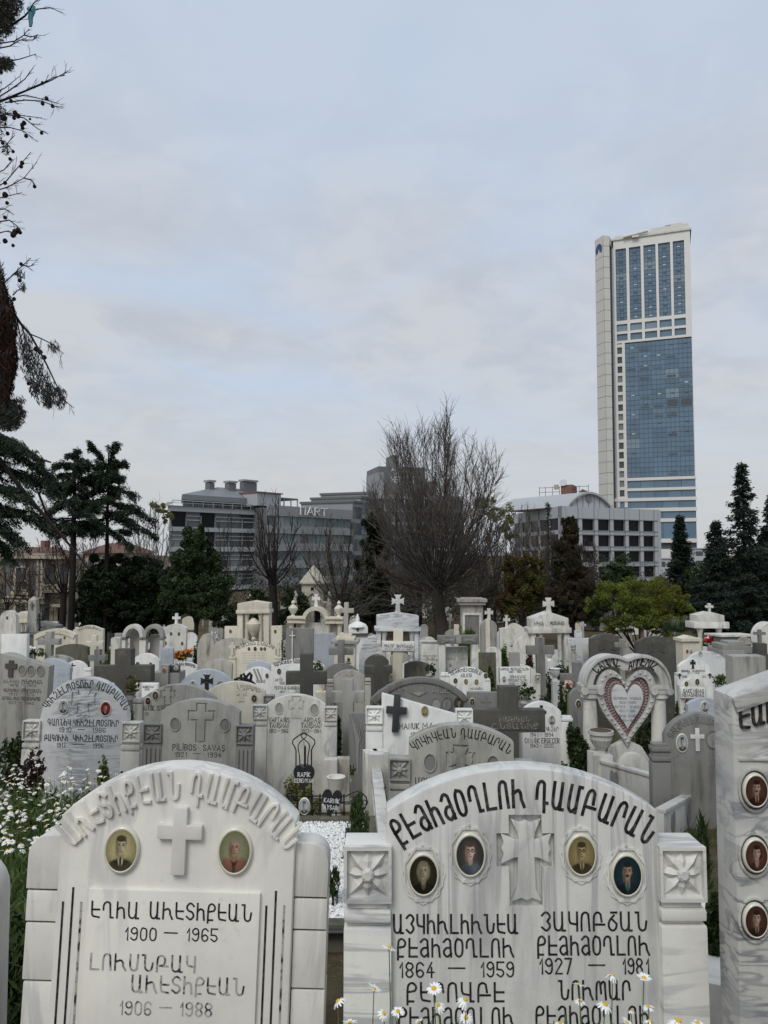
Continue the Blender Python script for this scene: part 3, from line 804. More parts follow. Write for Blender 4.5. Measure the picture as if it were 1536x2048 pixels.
# ------------------------------------------------------------ lettering
# single line capitals as a mason cuts them: strokes on a 5 x 10 grid, base line at 2, cap line at 8;
# a doubled point keeps its corner sharp, all other corners are rounded off
SG = {}
for row in """Ա 08 03 12 22 33 34|38 32 32 42;Բ 02 07 18 28 37 35|04 44;Գ 37 28 18 07 05 14 44|37 32;Դ 04 07 18 28 37 31|33 43;Ե 08 03 12 32|05 35;Զ 07 18 28 37 35 24 03 02 02 42;Է 08 02 02 32|05 35;Ը 37 28 18 07 02 02 42
Թ 02 07 18 28 37 35 24 14|24 44;Ժ 08 05 14 34|38 32 32 42;Ի 08 02|05 16 26 35 32;Լ 08 02 02 32;Կ 08 05 14 34|38 32;Հ 08 02|05 16 26 34 43;Ճ 27 05 03 12 22 33 35 16|18 38;Մ 08 03 12 22 33|32 38 38 48;Յ 07 18 28 37 36 25 25 34 33 22 12 03
Ն 08 18 18 13 22 32 43 45;Շ 07 18 28 37 32|25 15 04 03 12 22 33;Ո 02 07 18 28 37 32;Ւ 08 02|05 26 35 33 42;Պ 02 07 18 27 24|27 38 47 42;Ջ 28 05 03 12 22 33 35 16|02 42;Ռ 02 07 18 28 37 33 42;Ս 08 03 12 22 33 38;Վ 08 05 14 34|38 32 32 42
Տ 37 28 18 07 06 15 25 34 33 22 12 03;Ր 02 07 18 28 37 35;Փ 28 22|14 05 06 17 37 46 45 34 14;Ք 01 07 18 28 37 36 25 05|02 22;Օ 18 07 03 12 22 33 37 28 18;Ֆ 28 22|16 17 37 46 45 34 24;Ղ 05 07 18 28 37 32 32 42;Չ 28 05 14 34|38 32
0 18 07 03 12 22 33 37 28 18;1 16 28 28 22;2 07 18 28 37 36 02 02 32;3 07 18 28 37 36 25 25 34 33 22 12 03;4 28 04 04 34|26 22;5 38 08 08 05 05 25 34 33 22 12 03;6 37 28 18 07 03 12 22 33 34 25 15 04;7 08 38 38 12;8 18 07 06 15 25 36 37 28 18|15 04 03 12 22 33 34 25;9 03 12 22 33 37 28 18 07 06 15 25 36;— 05 65;- 05 25;. 02 03
A 02 28 28 42|14 34;B 02 08 08 28 37 36 25 05|25 34 33 22 02;C 37 28 18 07 03 12 22 33;D 02 08 08 18 37 33 12 02;E 38 08 08 02 02 32|05 25;F 38 08 08 02|05 25;G 37 28 18 07 03 12 22 33 35 35 25;H 08 02|38 32|05 35;I 08 02;İ 07 02|08 09;K 08 02|38 05 05 32;L 08 02 02 32;M 02 08 08 24 24 48 48 42
N 02 08 08 32 32 38;O 18 07 03 12 22 33 37 28 18;P 02 08 08 28 37 36 25 05;R 02 08 08 28 37 36 25 05|15 32;S 37 28 18 07 06 15 25 34 33 22 12 03;T 08 48|28 22;U 08 03 12 22 33 38;V 08 22 22 48;Y 08 25 25 48|25 22;Z 08 38 38 02 02 32;Ş 37 28 18 07 06 15 25 34 33 22 12 03|22 11;Ç 37 28 18 07 03 12 22 33|22 11;Ğ 37 28 18 07 03 12 22 33 35 35 25|19 29;П 02 08 08 38 38 32""".replace('\n', ';').split(';'):
    SG[row[0]] = [[(int(q[0]), int(q[1]) - 2) for q in st.split()] for st in row[2:].split('|')]
def chaikin(P):
    out = [P[0]]
    sharp = [i for i in range(1, len(P)) if P[i] == P[i - 1]]
    segs, k = [], 0
    for i in sharp: segs.append(P[k:i]); k = i
    segs.append(P[k:])
    res = []
    for g in segs:
        for _ in range(2):
            if len(g) < 3: break
            h = [g[0]]
            for a, b in zip(g, g[1:]): h += [(a[0] * .75 + b[0] * .25, a[1] * .75 + b[1] * .25), (a[0] * .25 + b[0] * .75, a[1] * .25 + b[1] * .75)]
            g = [h[0]] + h[2:-2] + [h[-1], g[-1]] if False else [g[0]] + h[2:-2] + [g[-1]]
        res += g if not res else g[1:]
    return res
CAPH = .73
def layout(text, gap):
    out, x = [], 0.
    for ch in text:
        if ch == ' ': x += .34; continue
        st = SG.get(ch, SG['Ո']); wd = max(.02, max(p[0] for s_ in st for p in s_) * .125)
        out.append((x, wd, st)); x += wd + gap
    return out, x - gap
def ribbon(mb, P, w, y, relief, mi=0):
    """flat band along P (x, z); relief: a raised bar with sloping flanks, relief metres high"""
    n = len(P); vs = []
    P = [Vector(p) for p in P]
    for i, p in enumerate(P):
        t0 = (p - P[i - 1]).normalized() if i else None
        t1 = (P[i + 1] - p).normalized() if i < n - 1 else None
        t = ((t0 or t1) + (t1 or t0))
        t = t.normalized() if t.length > 1e-6 else (t0 or t1)
        nn = Vector((-t.y, t.x)); c = nn.dot(Vector((-(t1 or t0).y, (t1 or t0).x))); k = min(1.6, 1 / max(c, .3))
        q = p - (t * w * .5 if i == 0 else Vector((0, 0))) + (t * w * .5 if i == n - 1 else Vector((0, 0)))
        for s_, dy in (((-1, 0), (-.62, -1), (.62, -1), (1, 0)) if relief else ((-1, 0), (1, 0))):
            o = q + nn * s_ * w / 2 * k; vs.append((o.x, y + dy * (relief or 0), o.y))
    m = 4 if relief else 2
    fs = [(i * m + j, i * m + j + 1, (i + 1) * m + j + 1, (i + 1) * m + j) for i in range(n - 1) for j in range(m - 1)]
    if relief: fs += [(0, 1, 2, 3), tuple((n - 1) * m + j for j in range(4))]
    mb.add(vs, fs, mi)
def letters(mb, text, xl, xr, zb, h, y, relief=0, off=0., gap=.16, arc=None, mi=0, res=0):
    """straight: between xl and xr on baseline zb.  arc: (cx, cz, r, a0, a1) baseline circle"""
    out, tot = layout(text, gap)
    k = h / 6; sw = h * (.115 + off * 1.0)
    step = .0004 if not relief else .0006
    for x, wd, st in out:
        if arc is None: sx = (xr - xl) / tot
        else:
            cx, cz, r, a0, a1 = arc; sx = abs(a1 - a0) * r / tot; a = a0 + (a1 - a0) * (x + wd / 2) / tot; ca, sa = math.cos(a), math.sin(a)
        for i, s_ in enumerate(st):
            P = chaikin(s_)
            if arc is None: P = [(xl + (x + p[0] * .125) * sx, zb + p[1] * k) for p in P]
            else:
                P = [((p[0] * .125 - wd / 2) * sx, p[1] * k) for p in P]
                P = [(cx + (r + z) * ca + u * sa, cz + (r + z) * sa - u * ca) for u, z in P]
            ribbon(mb, P, sw, y - i * step, relief, mi)
def circ3(p, q, r):
    (ax, ay), (bx, by), (cx, cy) = p, q, r
    d = 2 * (ax * (by - cy) + bx * (cy - ay) + cx * (ay - by))
    ux = ((ax * ax + ay * ay) * (by - cy) + (bx * bx + by * by) * (cy - ay) + (cx * cx + cy * cy) * (ay - by)) / d
    uy = ((ax * ax + ay * ay) * (cx - bx) + (bx * bx + by * by) * (ax - cx) + (cx * cx + cy * cy) * (bx - ax)) / d
    return ux, uy, math.hypot(ax - ux, ay - uy)

# sign letters on the office wing, and the far sign box
mb = MB()
x0, x1 = qF.at(597), qF.at(650)
letters(mb, 'ПART', x0, x1, qz(1030, 620), qz(1016, 620) - qz(1030, 620), -.45, relief=.2, off=.04)
mb.build('sign_letters', 'letter_white', qo, smooth=0, normals=False)

# --- dark business centre behind the big bare tree
aF = Face(pl(728, 166), pl(926, 172), -5.3)
ao = thing('business_centre', 'dark grey business centre with lettered roof box behind the bare tree', 'building', aF.loc(), aF.rz)
def az(y, px=800): return aF.z(y, px)
atop = az(990)
MB().box(.3, aF.L - .2, .5, 16, 0, atop - .2).build('core', 'clad_dark', ao, smooth=0)
nc = 10; wc = aF.L / nc
for i in range(8):
    z1 = az(998 + i * 26); z0 = z1 - 2.3
    unit(ao, 'floor_band', 'clad_grey', 0, aF.L, -.1, .5, z1, atop if i == 0 else az(998 + (i - 1) * 26) - 2.3)
    for k in range(nc):
        pane(ao, 'glass_blue' if 1 <= k <= 4 else 'glass_grey', k * wc + .1, (k + 1) * wc - .1, .25, z0 + .02, z1 - .02, 'window', .1)
for k in range(nc + 1): unit(ao, 'mullion', 'clad_light' if 1 <= k <= 5 else 'clad_grey', k * wc - .09, k * wc + .09, -.14, .5, 0, atop - 1)
unit(ao, 'roof_box', 'clad_dark', aF.at(758), aF.at(853), .8, 12, atop, az(933)); unit(ao, 'roof_step', 'clad_dark', aF.at(790), aF.at(803), 2, 8, az(933), az(908))
unit(ao, 'roof_shoulder', 'clad_dark', aF.at(853), aF.at(875), 2, 12, atop, az(960)); unit(ao, 'roof_shoulder', 'clad_grey', aF.at(757), aF.at(770), .6, 12, atop, az(945))
mb = MB()
letters(mb, 'AKIN', aF.at(784), aF.at(815), az(943), 1.15, .7); letters(mb, 'İŞ', aF.at(790), aF.at(800), az(953), .9, .7); letters(mb, 'MERKEZİ', aF.at(784), aF.at(829), az(964), 1.2, .7)
mb.build('sign_letters', 'letter_white', ao, smooth=0, normals=False)
# stepped grey building between the two
sF = Face(pl(705, 150), pl(757, 162), -5.3)
so2 = thing('stepped_building', 'narrow stepped grey building left of the business centre', 'building', sF.loc(), sF.rz)
hts = [1005, 996, 987]
for i, y in enumerate(hts):
    a, b = sF.L * i / 3, sF.L * (i + 1) / 3
    zt = sF.z(y, 705 + 17 * i)
    unit(so2, 'bay', 'clad_grey', a, b, i * .3, 12, 0, zt); unit(so2, 'roof_slab', 'clad_dark', a - .25, b + .2, i * .3 - .4, 12.2, zt, zt + .45)
    for k in range(7):
        for j in range(2):
            xx = a + .15 + j * (b - a) / 2; pane(so2, 'glass_grey', xx, xx + (b - a) / 2 - .25, i * .3 - .06, zt - 3.2 - k * 3.3, zt - .8 - k * 3.3, 'window', .05)

# --- old house at the far left
hF = Face(pl(12, 62), pl(92, 60), -4.8)
ho = thing('old_house', 'old grey stone house with framed window and red tiled roof', 'building', hF.loc(), hF.rz)
def hz(y): return hF.z(y, 45)
ht = hz(1117)
MB().box(0, hF.L, 0, 3.4, 0, ht).build('wall', 'house_stone', ho, smooth=0)
MB().box(-.3, hF.L + .3, -.35, 3.7, ht, ht + .25).box(-.15, hF.L + .15, -.2, 3.6, hz(1112) + .01, hz(1112) + .2).build('cornice', 'house_trim', ho, smooth=0)
rv = [(-.3, -.35, ht + .25), (hF.L + .3, -.35, ht + .25), (hF.L + .3, 3.7, ht + .25), (-.3, 3.7, ht + .25), (.9, 1.7, ht + .95), (hF.L - .8, 1.7, ht + .95)]
rf = MB().add(rv, [(0, 1, 5, 4), (1, 2, 5), (2, 3, 4, 5), (3, 0, 4), (0, 3, 2, 1)]).build('roof', 'roof_tile', ho, smooth=0)
MB().box(hF.at(49), hF.at(57), 1.6, 2.2, ht + .4, ht + 1.5).build('chimney', 'brick_red', rf)
def hwin(x0, x1, z0, z1, arch=.2):
    w = (x1 - x0)
    pts = [(x0, z0), (x1, z0), (x1, z1)] + [(x0 + w / 2 + w / 2 * math.cos(a), z1 + arch * math.sin(a)) for a in [math.pi * k / 8 for k in range(1, 8)]] + [(x0, z1)]
    s = [( (x0 + w / 2) + (x - x0 - w / 2) * 1.42, (z0 + z1) / 2 + (z - (z0 + z1) / 2) * 1.13) for x, z in pts]
    f = MB().band(s, pts, -.14, .0).build('window', 'house_trim', ho)
    MB().prism(pts, -.05, -.02).build('pane', 'glass_grey', f)
    MB().box(x0 - w * .35, x1 + w * .35, -.3, 0, z0 - .45, z0 - .2).box(x0 - w * .25, x0 - w * .05, -.22, 0, z0 - .75, z0 - .45).box(x1 + w * .05, x1 + w * .25, -.22, 0, z0 - .75, z0 - .45).build('sill', 'house_trim', f, smooth=0)
    MB().box(x0 + w * .48, x0 + w * .52, -.07, -.04, z0, z1 + arch).box(x0, x1, -.07, -.045, z0 + (z1 - z0) * .42, z0 + (z1 - z0) * .45).build('glazing_bar', 'clad_light', f, smooth=0)
hwin(hF.at(37), hF.at(58), hz(1178), hz(1140))
hwin(hF.at(38), hF.at(57), hz(1245), hz(1212))
MB().box(-.05, hF.L + .05, -.16, -.003, hz(1206), hz(1200)).box(-.04, hF.L + .04, -.1, -.004, hz(1196), hz(1193)).build('string_course', 'house_trim', ho, smooth=0)
for x0 in (hF.at(76), hF.at(84)):
    for k in range(9): MB().box(x0, x0 + .22 + .06 * (k % 2), -.06, -.004, .3 + k * .62, .85 + k * .62).build('quoin_stone', 'house_trim', ho, bevel=.01, smooth=0)
wF = Face(pl(93, 60.4), pl(152, 61), -4.8)
wo_ = thing('house_wing', 'cream house wing with balustrade beside the old grey house', 'building', wF.loc(), wF.rz)
def wz(y): return wF.z(y, 110)
MB().box(0, wF.L, 0, 3, 0, wz(1118)).build('wall', 'house_trim', wo_, smooth=0)
MB().box(-.2, wF.L + .2, -.5, 3.2, wz(1118), wz(1112)).build('cornice', 'house_trim', wo_, smooth=0)
MB().box(-.1, wF.L, -.9, -.004, wz(1184), wz(1180)).box(-.1, wF.L, -.95, -.75, wz(1171), wz(1168)).build('balcony', 'house_trim', wo_, smooth=0)
for k in range(9): MB().lathe([(.05, 0), (.09, .12), (.05, .3), (.06, .42)], 8, (.1 + k * wF.L / 9, -.85, wz(1180))).build('baluster', 'house_trim', wo_)
for a, b in ((100, 113), (122, 136)): pane(wo_, 'glass_grey', wF.at(a), wF.at(b), -.02, wz(1168), wz(1128), 'window', .02)
MB().box(wF.at(112), wF.at(134), -1.4, -.004, wz(1212), wz(1208)).build('porch_roof', 'house_trim', wo_, smooth=0)
MB().box(wF.at(117), wF.at(131), -.02, -.003, 0, wz(1213)).build('doorway', 'glass_dark', wo_, smooth=0)
for a in (103, 112): MB().box(wF.at(a), wF.at(a) + .28, -.12, -.004, 0, wz(1208)).build('pilaster', 'house_trim', wo_, smooth=0)
# second tiled roof behind the cedars
kF = Face(pl(170, 92), pl(256, 90), -4.9)
ko = thing('tiled_house', 'low cream house with faded red tiled roof behind the cedars', 'building', kF.loc(), kF.rz)
def kz(y): return kF.z(y, 220)
MB().box(0, kF.L, 0, 5, 0, kz(1106)).build('wall', 'house_trim', ko, smooth=0)
a = kz(1106)
MB().add([(-.5, -.5, a), (kF.L + .5, -.5, a), (kF.L + .5, 5.5, a), (-.5, 5.5, a), (1.5, 2.5, kz(1086)), (kF.L - 2, 2.5, kz(1084))], [(0, 1, 5, 4), (1, 2, 5), (2, 3, 4, 5), (3, 0, 4), (0, 3, 2, 1)]).build('roof', 'roof_tile', ko, smooth=0)
for k in range(4): pane(ko, 'glass_grey', .6 + k * 1.6, 1.5 + k * 1.6, -.04, a - 2.4, a - .7, 'window', .03)
# low pale blocks seen in the gap right of the tower foot
for i, (a, b, y, d, lb) in enumerate(((1318, 1345, 1118, 200, 'small white terraced block beside the tower foot'), (1388, 1425, 1098, 230, 'far pale flat roofed building right of the tower foot'))):
    fF = Face(pl(a, d), pl(b, d), -5.5)
    fo = thing('low_building', lb, 'building', fF.loc(), fF.rz)
    ztop = fF.z(y, (a + b) / 2)
    unit(fo, 'wall', 'clad_white', 0, fF.L, 0, 8, 0, ztop)
    for k in range(3):
        for j in range(2): pane(fo, 'glass_grey', .4 + j * fF.L / 2, fF.L / 2 - .3 + j * fF.L / 2, -.05, ztop - 2.1 - k * 2.9, ztop - .7 - k * 2.9, 'window', .04)
    unit(fo, 'cornice', 'clad_light', -.2, fF.L + .2, -.3, 8.2, ztop, ztop + .3)
# ------------------------------------------------------------ gravestone kit
def arc_top(w, hs, ht, n=14):
    """points from the right shoulder over the crown to the left shoulder"""
    if ht - hs < 1e-4: return [(w / 2, hs), (-w / 2, hs)]
    cx, cz, r = circ3((-w / 2, hs), (0, ht), (w / 2, hs))
    a0 = math.atan2(hs - cz, w / 2); a1 = math.pi - a0
    return [(r * math.cos(a0 + (a1 - a0) * k / n), cz + r * math.sin(a0 + (a1 - a0) * k / n)) for k in range(n + 1)]
def outline(kind, w, h, rise, q=.12):
    b = [(-w / 2, 0), (w / 2, 0)]
    if kind == 'arch': return b + arc_top(w, h - rise, h)
    if kind == 'rect': return b + [(w / 2, h), (-w / 2, h)]
    if kind == 'slantR': return b + [(w / 2, h - rise), (-w / 2, h)]
    if kind == 'slantL': return b + [(w / 2, h), (-w / 2, h - rise)]
    if kind == 'gable': return b + [(w / 2, h - rise), (0, h), (-w / 2, h - rise)]
    if kind == 'shoulder':                    # arch between two flat shoulders
        iw = w * (1 - 2 * q)
        return b + [(w / 2, h - rise)] + [(x, z) for x, z in arc_top(iw, h - rise + .25 * rise, h)] + [(-w / 2, h - rise)]
    if kind == 'point':
        n = 8; pts = []
        for k in range(n + 1):
            t = k / n; pts.append((w / 2 * (1 - t ** 1.6), h - rise + rise * math.sin(t * math.pi / 2)))
        return b + pts + [(-x, z) for x, z in pts[-2::-1]]
    if kind == 'round':
        r = rise; pts = [(w / 2 - r + r * math.cos(a), h - r + r * math.sin(a)) for a in [math.pi / 2 * k / 6 for k in range(7)]]
        return b + pts + [(-x, z) for x, z in pts[::-1]]
def cross_poly(w, h, t, zc, style='latin', td=None):
    L = [w / 2, h - zc, w / 2, zc]
    out = []
    for i in range(4):
        l = L[i]
        if style == 'khach': p = [(l - .75 * t, -.55 * t), (l, -.9 * t), (l - .2 * t, -.32 * t), (l - .05 * t, 0), (l - .2 * t, .32 * t), (l, .9 * t), (l - .75 * t, .55 * t)]
        elif style == 'pattee': p = [(l, -.85 * t), (l, .85 * t)] if i != 3 else [(l, -.75 * t), (l, .75 * t)]
        elif style == 'bud': p = [(l - 1.0 * t, -.5 * t), (l - .8 * t, -1.0 * t), (l - .3 * t, -.75 * t), (l, 0), (l - .3 * t, .75 * t), (l - .8 * t, 1.0 * t), (l - 1.0 * t, .5 * t)] if i != 3 else [(l, -.6 * t), (l, .6 * t)]
        elif style == 'flare': p = [(l, -t / 2), (l, t / 2)] if i != 3 else [(l * .45, -t / 2), (l, -t * .85), (l, t * .85), (l * .45, t / 2)]
        else: p = [(l, -t / 2), (l, t / 2)]
        ca, sa = [(1, 0), (0, 1), (-1, 0), (0, -1)][i]
        out += [(a * ca - c * sa, zc + a * sa + c * ca) for a, c in p]
        out.append([(t / 2, zc + t / 2), (-t / 2, zc + t / 2), (-t / 2, zc - t / 2), (t / 2, zc - t / 2)][i])
    return out
ROS = {}
def rosette_mesh(mat):
    if mat in ROS: return ROS[mat]
    mb = MB()
    sq = lambda s: [(-s, -s), (s, -s), (s, s), (-s, s)]
    mb.band(sq(.5), sq(.435), -1.0, 0)
    mb.box(-.436, .436, -.12, 0, -.436, .436)
    for k in range(8):
        a = k * math.pi / 4; diag = k % 2
        r = .575 if diag else .42; hw = .135 if diag else .15
        ca, sa = math.cos(a), math.sin(a)
        def P(l, c, y): return (l * ca - c * sa, y, l * sa + c * ca)
        m = r * (.50 if diag else .55)
        vs = [P(0.02, 0, -.95), P(m, -hw, -.1), P(r, 0, -.16), P(m, hw, -.1), P(m, 0, -1.0)]
        mb.add(vs, [(0, 1, 4), (1, 2, 4), (2, 3, 4), (3, 0, 4)])
    n = 8
    ring = [(math.cos(2 * math.pi * (k + .5) / n), math.sin(2 * math.pi * (k + .5) / n)) for k in range(n)]
    vs = [(.145 * x, -.2, .145 * z) for x, z in ring] + [(.135 * x, -1.1, .135 * z) for x, z in ring] + [(.08 * x, -1.4, .08 * z) for x, z in ring]
    fs = [(i, (i + 1) % n, (i + 1) % n + n, i + n) for i in range(n)] + [(i + n, (i + 1) % n + n, (i + 1) % n + 2 * n, i + 2 * n) for i in range(n)] + [tuple(range(2 * n, 3 * n))]
    mb.add(vs, fs)
    ROS[mat] = mb.mesh('rosette', mat, smooth=0)
    return ROS[mat]
MED, POR = {}, {}
def med_mesh(mat):
    if mat not in MED:
        mb = MB(); n = 28
        prof = [(1.0, 0), (.985, -.5), (.94, -.9), (.89, -1.0), (.83, -.86)]
        vs = [(r * math.cos(2 * math.pi * k / n), y, r * math.sin(2 * math.pi * k / n)) for r, y in prof for k in range(n)]
        fs = [(i * n + k, i * n + (k + 1) % n, (i + 1) * n + (k + 1) % n, (i + 1) * n + k) for i in range(4) for k in range(n)]
        fs.append(tuple(range(4 * n, 5 * n)))
        mb.add(vs, fs); MED[mat] = mb.mesh('medallion', mat, smooth=50)
    return MED[mat]
def por_mesh(key):
    if key not in POR:
        mb = MB(); n = 28
        vs = [(.84 * math.cos(2 * math.pi * k / n), -.88, .84 * math.sin(2 * math.pi * k / n)) for k in range(n)] + [(.55 * math.cos(2 * math.pi * k / n), -1.0, .55 * math.sin(2 * math.pi * k / n)) for k in range(n)]
        fs = [(k, (k + 1) % n, (k + 1) % n + n, k + n) for k in range(n)] + [tuple(range(n, 2 * n))]
        mb.add(vs, fs); POR[key] = mb.mesh('portrait', 'portrait_' + key, smooth=60, normals=False)
    return POR[key]

class Grave:
    def __init__(s, name, label, xl, xr, yt, d, mat, kind='arch', ys=None, th=.10, rot=0, lean=0, tilt=0, cat='gravestone', base=None, slab=True, q=.12, part='slab', bev=.006, base_w=0):
        s.d, s.mat, s.cx = d, mat, (xl + xr) / 2
        s.o = W(s.cx, yt, d)
        s.zb = G(d) - .06 if base is None else W(s.cx, base, d).z
        if d > 5 and not (rot or lean or tilt):       # old stones never stand quite true
            qr = random.Random(int(xl * 7 + yt * 13)); rot, lean, tilt = qr.uniform(-4, 4), qr.uniform(-.5, 2.5), qr.uniform(-1.1, 1.1)
        hh_ = s.o.z - s.zb
        s.root = thing(name, label, cat, (s.o.x - math.sin(R(tilt)) * hh_ * .8, d, s.zb), rot, lean, tilt)
        s.w = W(xr, yt, d).x - W(xl, yt, d).x
        s.h = s.o.z - s.zb
        s.k = d / F
        s.th = th
        rise = 0 if ys is None else (ys - yt) * s.k
        s.rise = rise
        s.bev = bev if d < 12 else (.004 if d < 18 else 0)
        if slab:
            s.slab = MB().prism(outline(kind, s.w, s.h, rise, q), 0, th).build(part, mat, s.root, bevel=s.bev)
            if base_w: MB().box(-s.w / 2 - base_w, s.w / 2 + base_w, -base_w, th + base_w, 0, .14).build('plinth', mat, s.root, bevel=s.bev)
    def p(s, px, py):
        v = W(px, py, s.d); return v.x - s.o.x, v.z - s.zb
    def text(s, lines, mat='ink', y=-.0012, res=2, off=.0, name='inscription', slope=0, relief=0, gap=.21):
        for tx, xl, xr, yb, hp in lines:
            mb = MB()
            x0, z0 = s.p(xl, yb); x1, _ = s.p(xr, yb)
            letters(mb, tx, x0, x1, z0, hp * s.k, y, relief, off, gap)
            if slope: mb.v = [(a, b, c + (a - x0) * slope) for a, b, c in mb.v]
            mb.build(name, mat, s.root, smooth=30 if relief else 0, normals=False)
    def arct(s, tx, a, b, c, hp, mat='ink', y=-.0012, res=2, off=0., relief=0, gap=.21):
        P = [s.p(*q) for q in (a, b, c)]
        cx, cz, r = circ3(*P)
        a0, a1 = math.atan2(P[0][1] - cz, P[0][0] - cx), math.atan2(P[2][1] - cz, P[2][0] - cx)
        mb = MB()
        letters(mb, tx, 0, 0, 0, hp * s.k, y, relief, off, gap, (cx, cz, r, a0, a1))
        return mb.build('inscription', mat, s.root, smooth=30 if relief else 0, normals=False)
    def med(s, px, py, rx, ry, key=None, ring=0, rim='ceramic', y=0., dep=.012):
        x, z = s.p(px, py); k = s.k
        if ring:
            n = 8
            for R1, R0, ph, dy in ((1.36, 1.25, 0, .004), (1.30, 1.18, math.pi / 8, .006)):
                f = lambda q: [(x + rx * k * q * math.cos(2 * math.pi * j / n + ph), z + ry * k * q * math.sin(2 * math.pi * j / n + ph)) for j in range(n)]
                MB().band(f(R1), f(R0), y - dy, y + .004).build('medallion_border', s.mat, s.root, smooth=0)
        if key is None:                         # the enamel photo is gone: an empty oval seat is left
            n = 24
            f = lambda q: [(x + rx * k * q * math.cos(2 * math.pi * j / n), z + ry * k * q * math.sin(2 * math.pi * j / n)) for j in range(n)]
            o = MB().band(f(1.0), f(.86), y - dep, y + .002).build('medallion_seat', s.mat, s.root)
            MB().prism(f(.87), y - .002, y + .002).build('backing', 'stone_mid' if s.mat != 'stone_mid' else 'stone_grey', o)
            return
        o = link('medallion', med_mesh(rim), s.root); o.location = (x, y, z); o.scale = (rx * k, dep, ry * k)
        o2 = link('portrait', por_mesh(key), o); o2.location = (0, -.06, 0)
    def cross(s, px, y0, y1, wp, tp, style='latin', arm=None, dep=.012, mat=None, y=0., name='cross', back=.002):
        x, zt = s.p(px, y0); _, zb = s.p(px, y1)
        h = zt - zb; zc = h * .66 if arm is None else s.p(px, arm)[1] - zb
        pts = [(x + a, zb + b) for a, b in cross_poly(wp * s.k, h, tp * s.k, zc, style)]
        return MB().prism(pts, y - dep, y + back).build(name, mat or s.mat, s.root, bevel=.003 if s.d < 9 else 0)
    def recess(s, px, y0, y1, wp, tp, arm=None, dep=.012, style='latin', mat=None):
        x, zt = s.p(px, y0); _, zb = s.p(px, y1)
        h = zt - zb; zc = h * .66 if arm is None else s.p(px, arm)[1] - zb
        pts = [(x + a, zb + b) for a, b in cross_poly(wp * s.k, h, tp * s.k, zc, style)]
        carve(s.slab, MB().prism(pts, -.05, dep), mat or s.mat)
    def plate(s, xl, xr, y0, y1, dep=.01, mat=None, name='plaque', y=0., bev=.002):
        x0, z1 = s.p(xl, y0); x1, z0 = s.p(xr, y1)
        return MB().box(x0, x1, y - dep, y + .001, z0, z1).build(name, mat or s.mat, s.root, bevel=bev)
    def pillar(s, xl, xr, yt, ros=True, dep=.12, y=-.025, hb=None, mat=None, bands=1, gr=False):
        x0, zt = s.p(xl, yt); x1, _ = s.p(xr, yt)
        w = x1 - x0; c = (x0 + x1) / 2; mat = mat or s.mat
        hb = w * 1.13 if hb is None else hb * s.k
        mb = MB()
        z = zt
        if ros:
            mb.box(c - w / 2, c + w / 2, y + .022, y + dep, z - hb, z)
            z -= hb
        for i in range(bands):
            mb.box(c - w * .43, c + w * .43, y + .02, y + dep - .01, z - w * .17, z); z -= w * .17
            mb.box(c - w * .49, c + w * .49, y + .004, y + dep, z - w * .24, z); z -= w * .24
            mb.box(c - w * .44, c + w * .44, y + .02, y + dep - .01, z - w * .10, z); z -= w * .10
        if gr:
            mb.box(c - w * .5, c + w * .5, y + .016, y + dep, 0, z)
            for q in (-.36, -.12, .12, .36): mb.box(c + (q - .07) * w, c + (q + .07) * w, y, y + .016, 0, z - w * .3)
        else:
            mb.box(c - w * .5, c + w * .5, y + .005, y + dep, 0, z)
        po = mb.build('pillar', mat, s.root, bevel=s.bev)
        if ros:
            r = link('rosette', rosette_mesh(mat), po); r.location = (c, y + .0235, zt - hb / 2); r.scale = (w, .022 if s.d < 4 else .028, hb)
        return po

def standing_cross(name, label, xl, xr, yt, d, mat, tp, arm, th=.16, style='latin', rot=0, lean=0, tilt=0, base=0, armt=None):
    """thick stone cross rising from the ground; arm is the picture row of the arm's middle"""
    g = Grave(name, label, xl, xr, yt, d, mat, slab=False, rot=rot, lean=lean, tilt=tilt, cat='cross')
    zc = g.p(g.cx, arm)[1]
    pts = cross_poly(g.w, g.h, tp * g.k, zc, style)
    if armt:
        t, a = tp * g.k / 2, armt * g.k / 2
        pts = [(g.w / 2, zc - a), (g.w / 2, zc + a), (t, zc + a), (t, g.h), (-t, g.h), (-t, zc + a), (-g.w / 2, zc + a), (-g.w / 2, zc - a), (-t, zc - a), (-t, 0), (t, 0), (t, zc - a)]
    g.slab = MB().prism(pts, 0, th).build('cross_body', mat, g.root, bevel=.008 if d < 13 else .004)
    if base: MB().box(-base / 2, base / 2, -.12, th + .12, 0, base * .55).build('plinth', mat, g.root, bevel=.008)
    return g

# ------------------------------------------------------------ the front row
# left stone with the embossed name
g = Grave('family_gravestone', 'pale arched gravestone with embossed letters, plain cross and two oval portraits, front left', 112, 588, 1543, 2.3, 'marble_front', 'arch', 1642, th=.115, lean=2, tilt=1.7, bev=.010)
g.arct('ԱՒԵՏԻՔԵԱՆ ԴԱՄԲԱՐԱՆ', (138, 1704), (354, 1604), (570, 1699), 50, 'marble_front', y=.001, off=.03, relief=.011, gap=.26)
g.cross(355, 1620, 1754, 88, 27, arm=1669, dep=.02)
g.med(237, 1710, 36, 46.5, 'a', dep=.014); g.med(466, 1706, 35.5, 47, 'b', dep=.014)
pt = g.plate(174, 517, 1787, 2240, .013, name='name_panel', bev=.004)
Y = -.0142
g.text([('ԵՂԻԱ', 183, 277, 1843, 29), ('ԱՒԵՏԻՔԵԱՆ', 301, 504, 1842, 30), ('1900', 249, 314, 1886, 23), ('—', 331, 356, 1882, 23), ('1965', 373, 437, 1884, 23)], 'ink', Y, res=3)
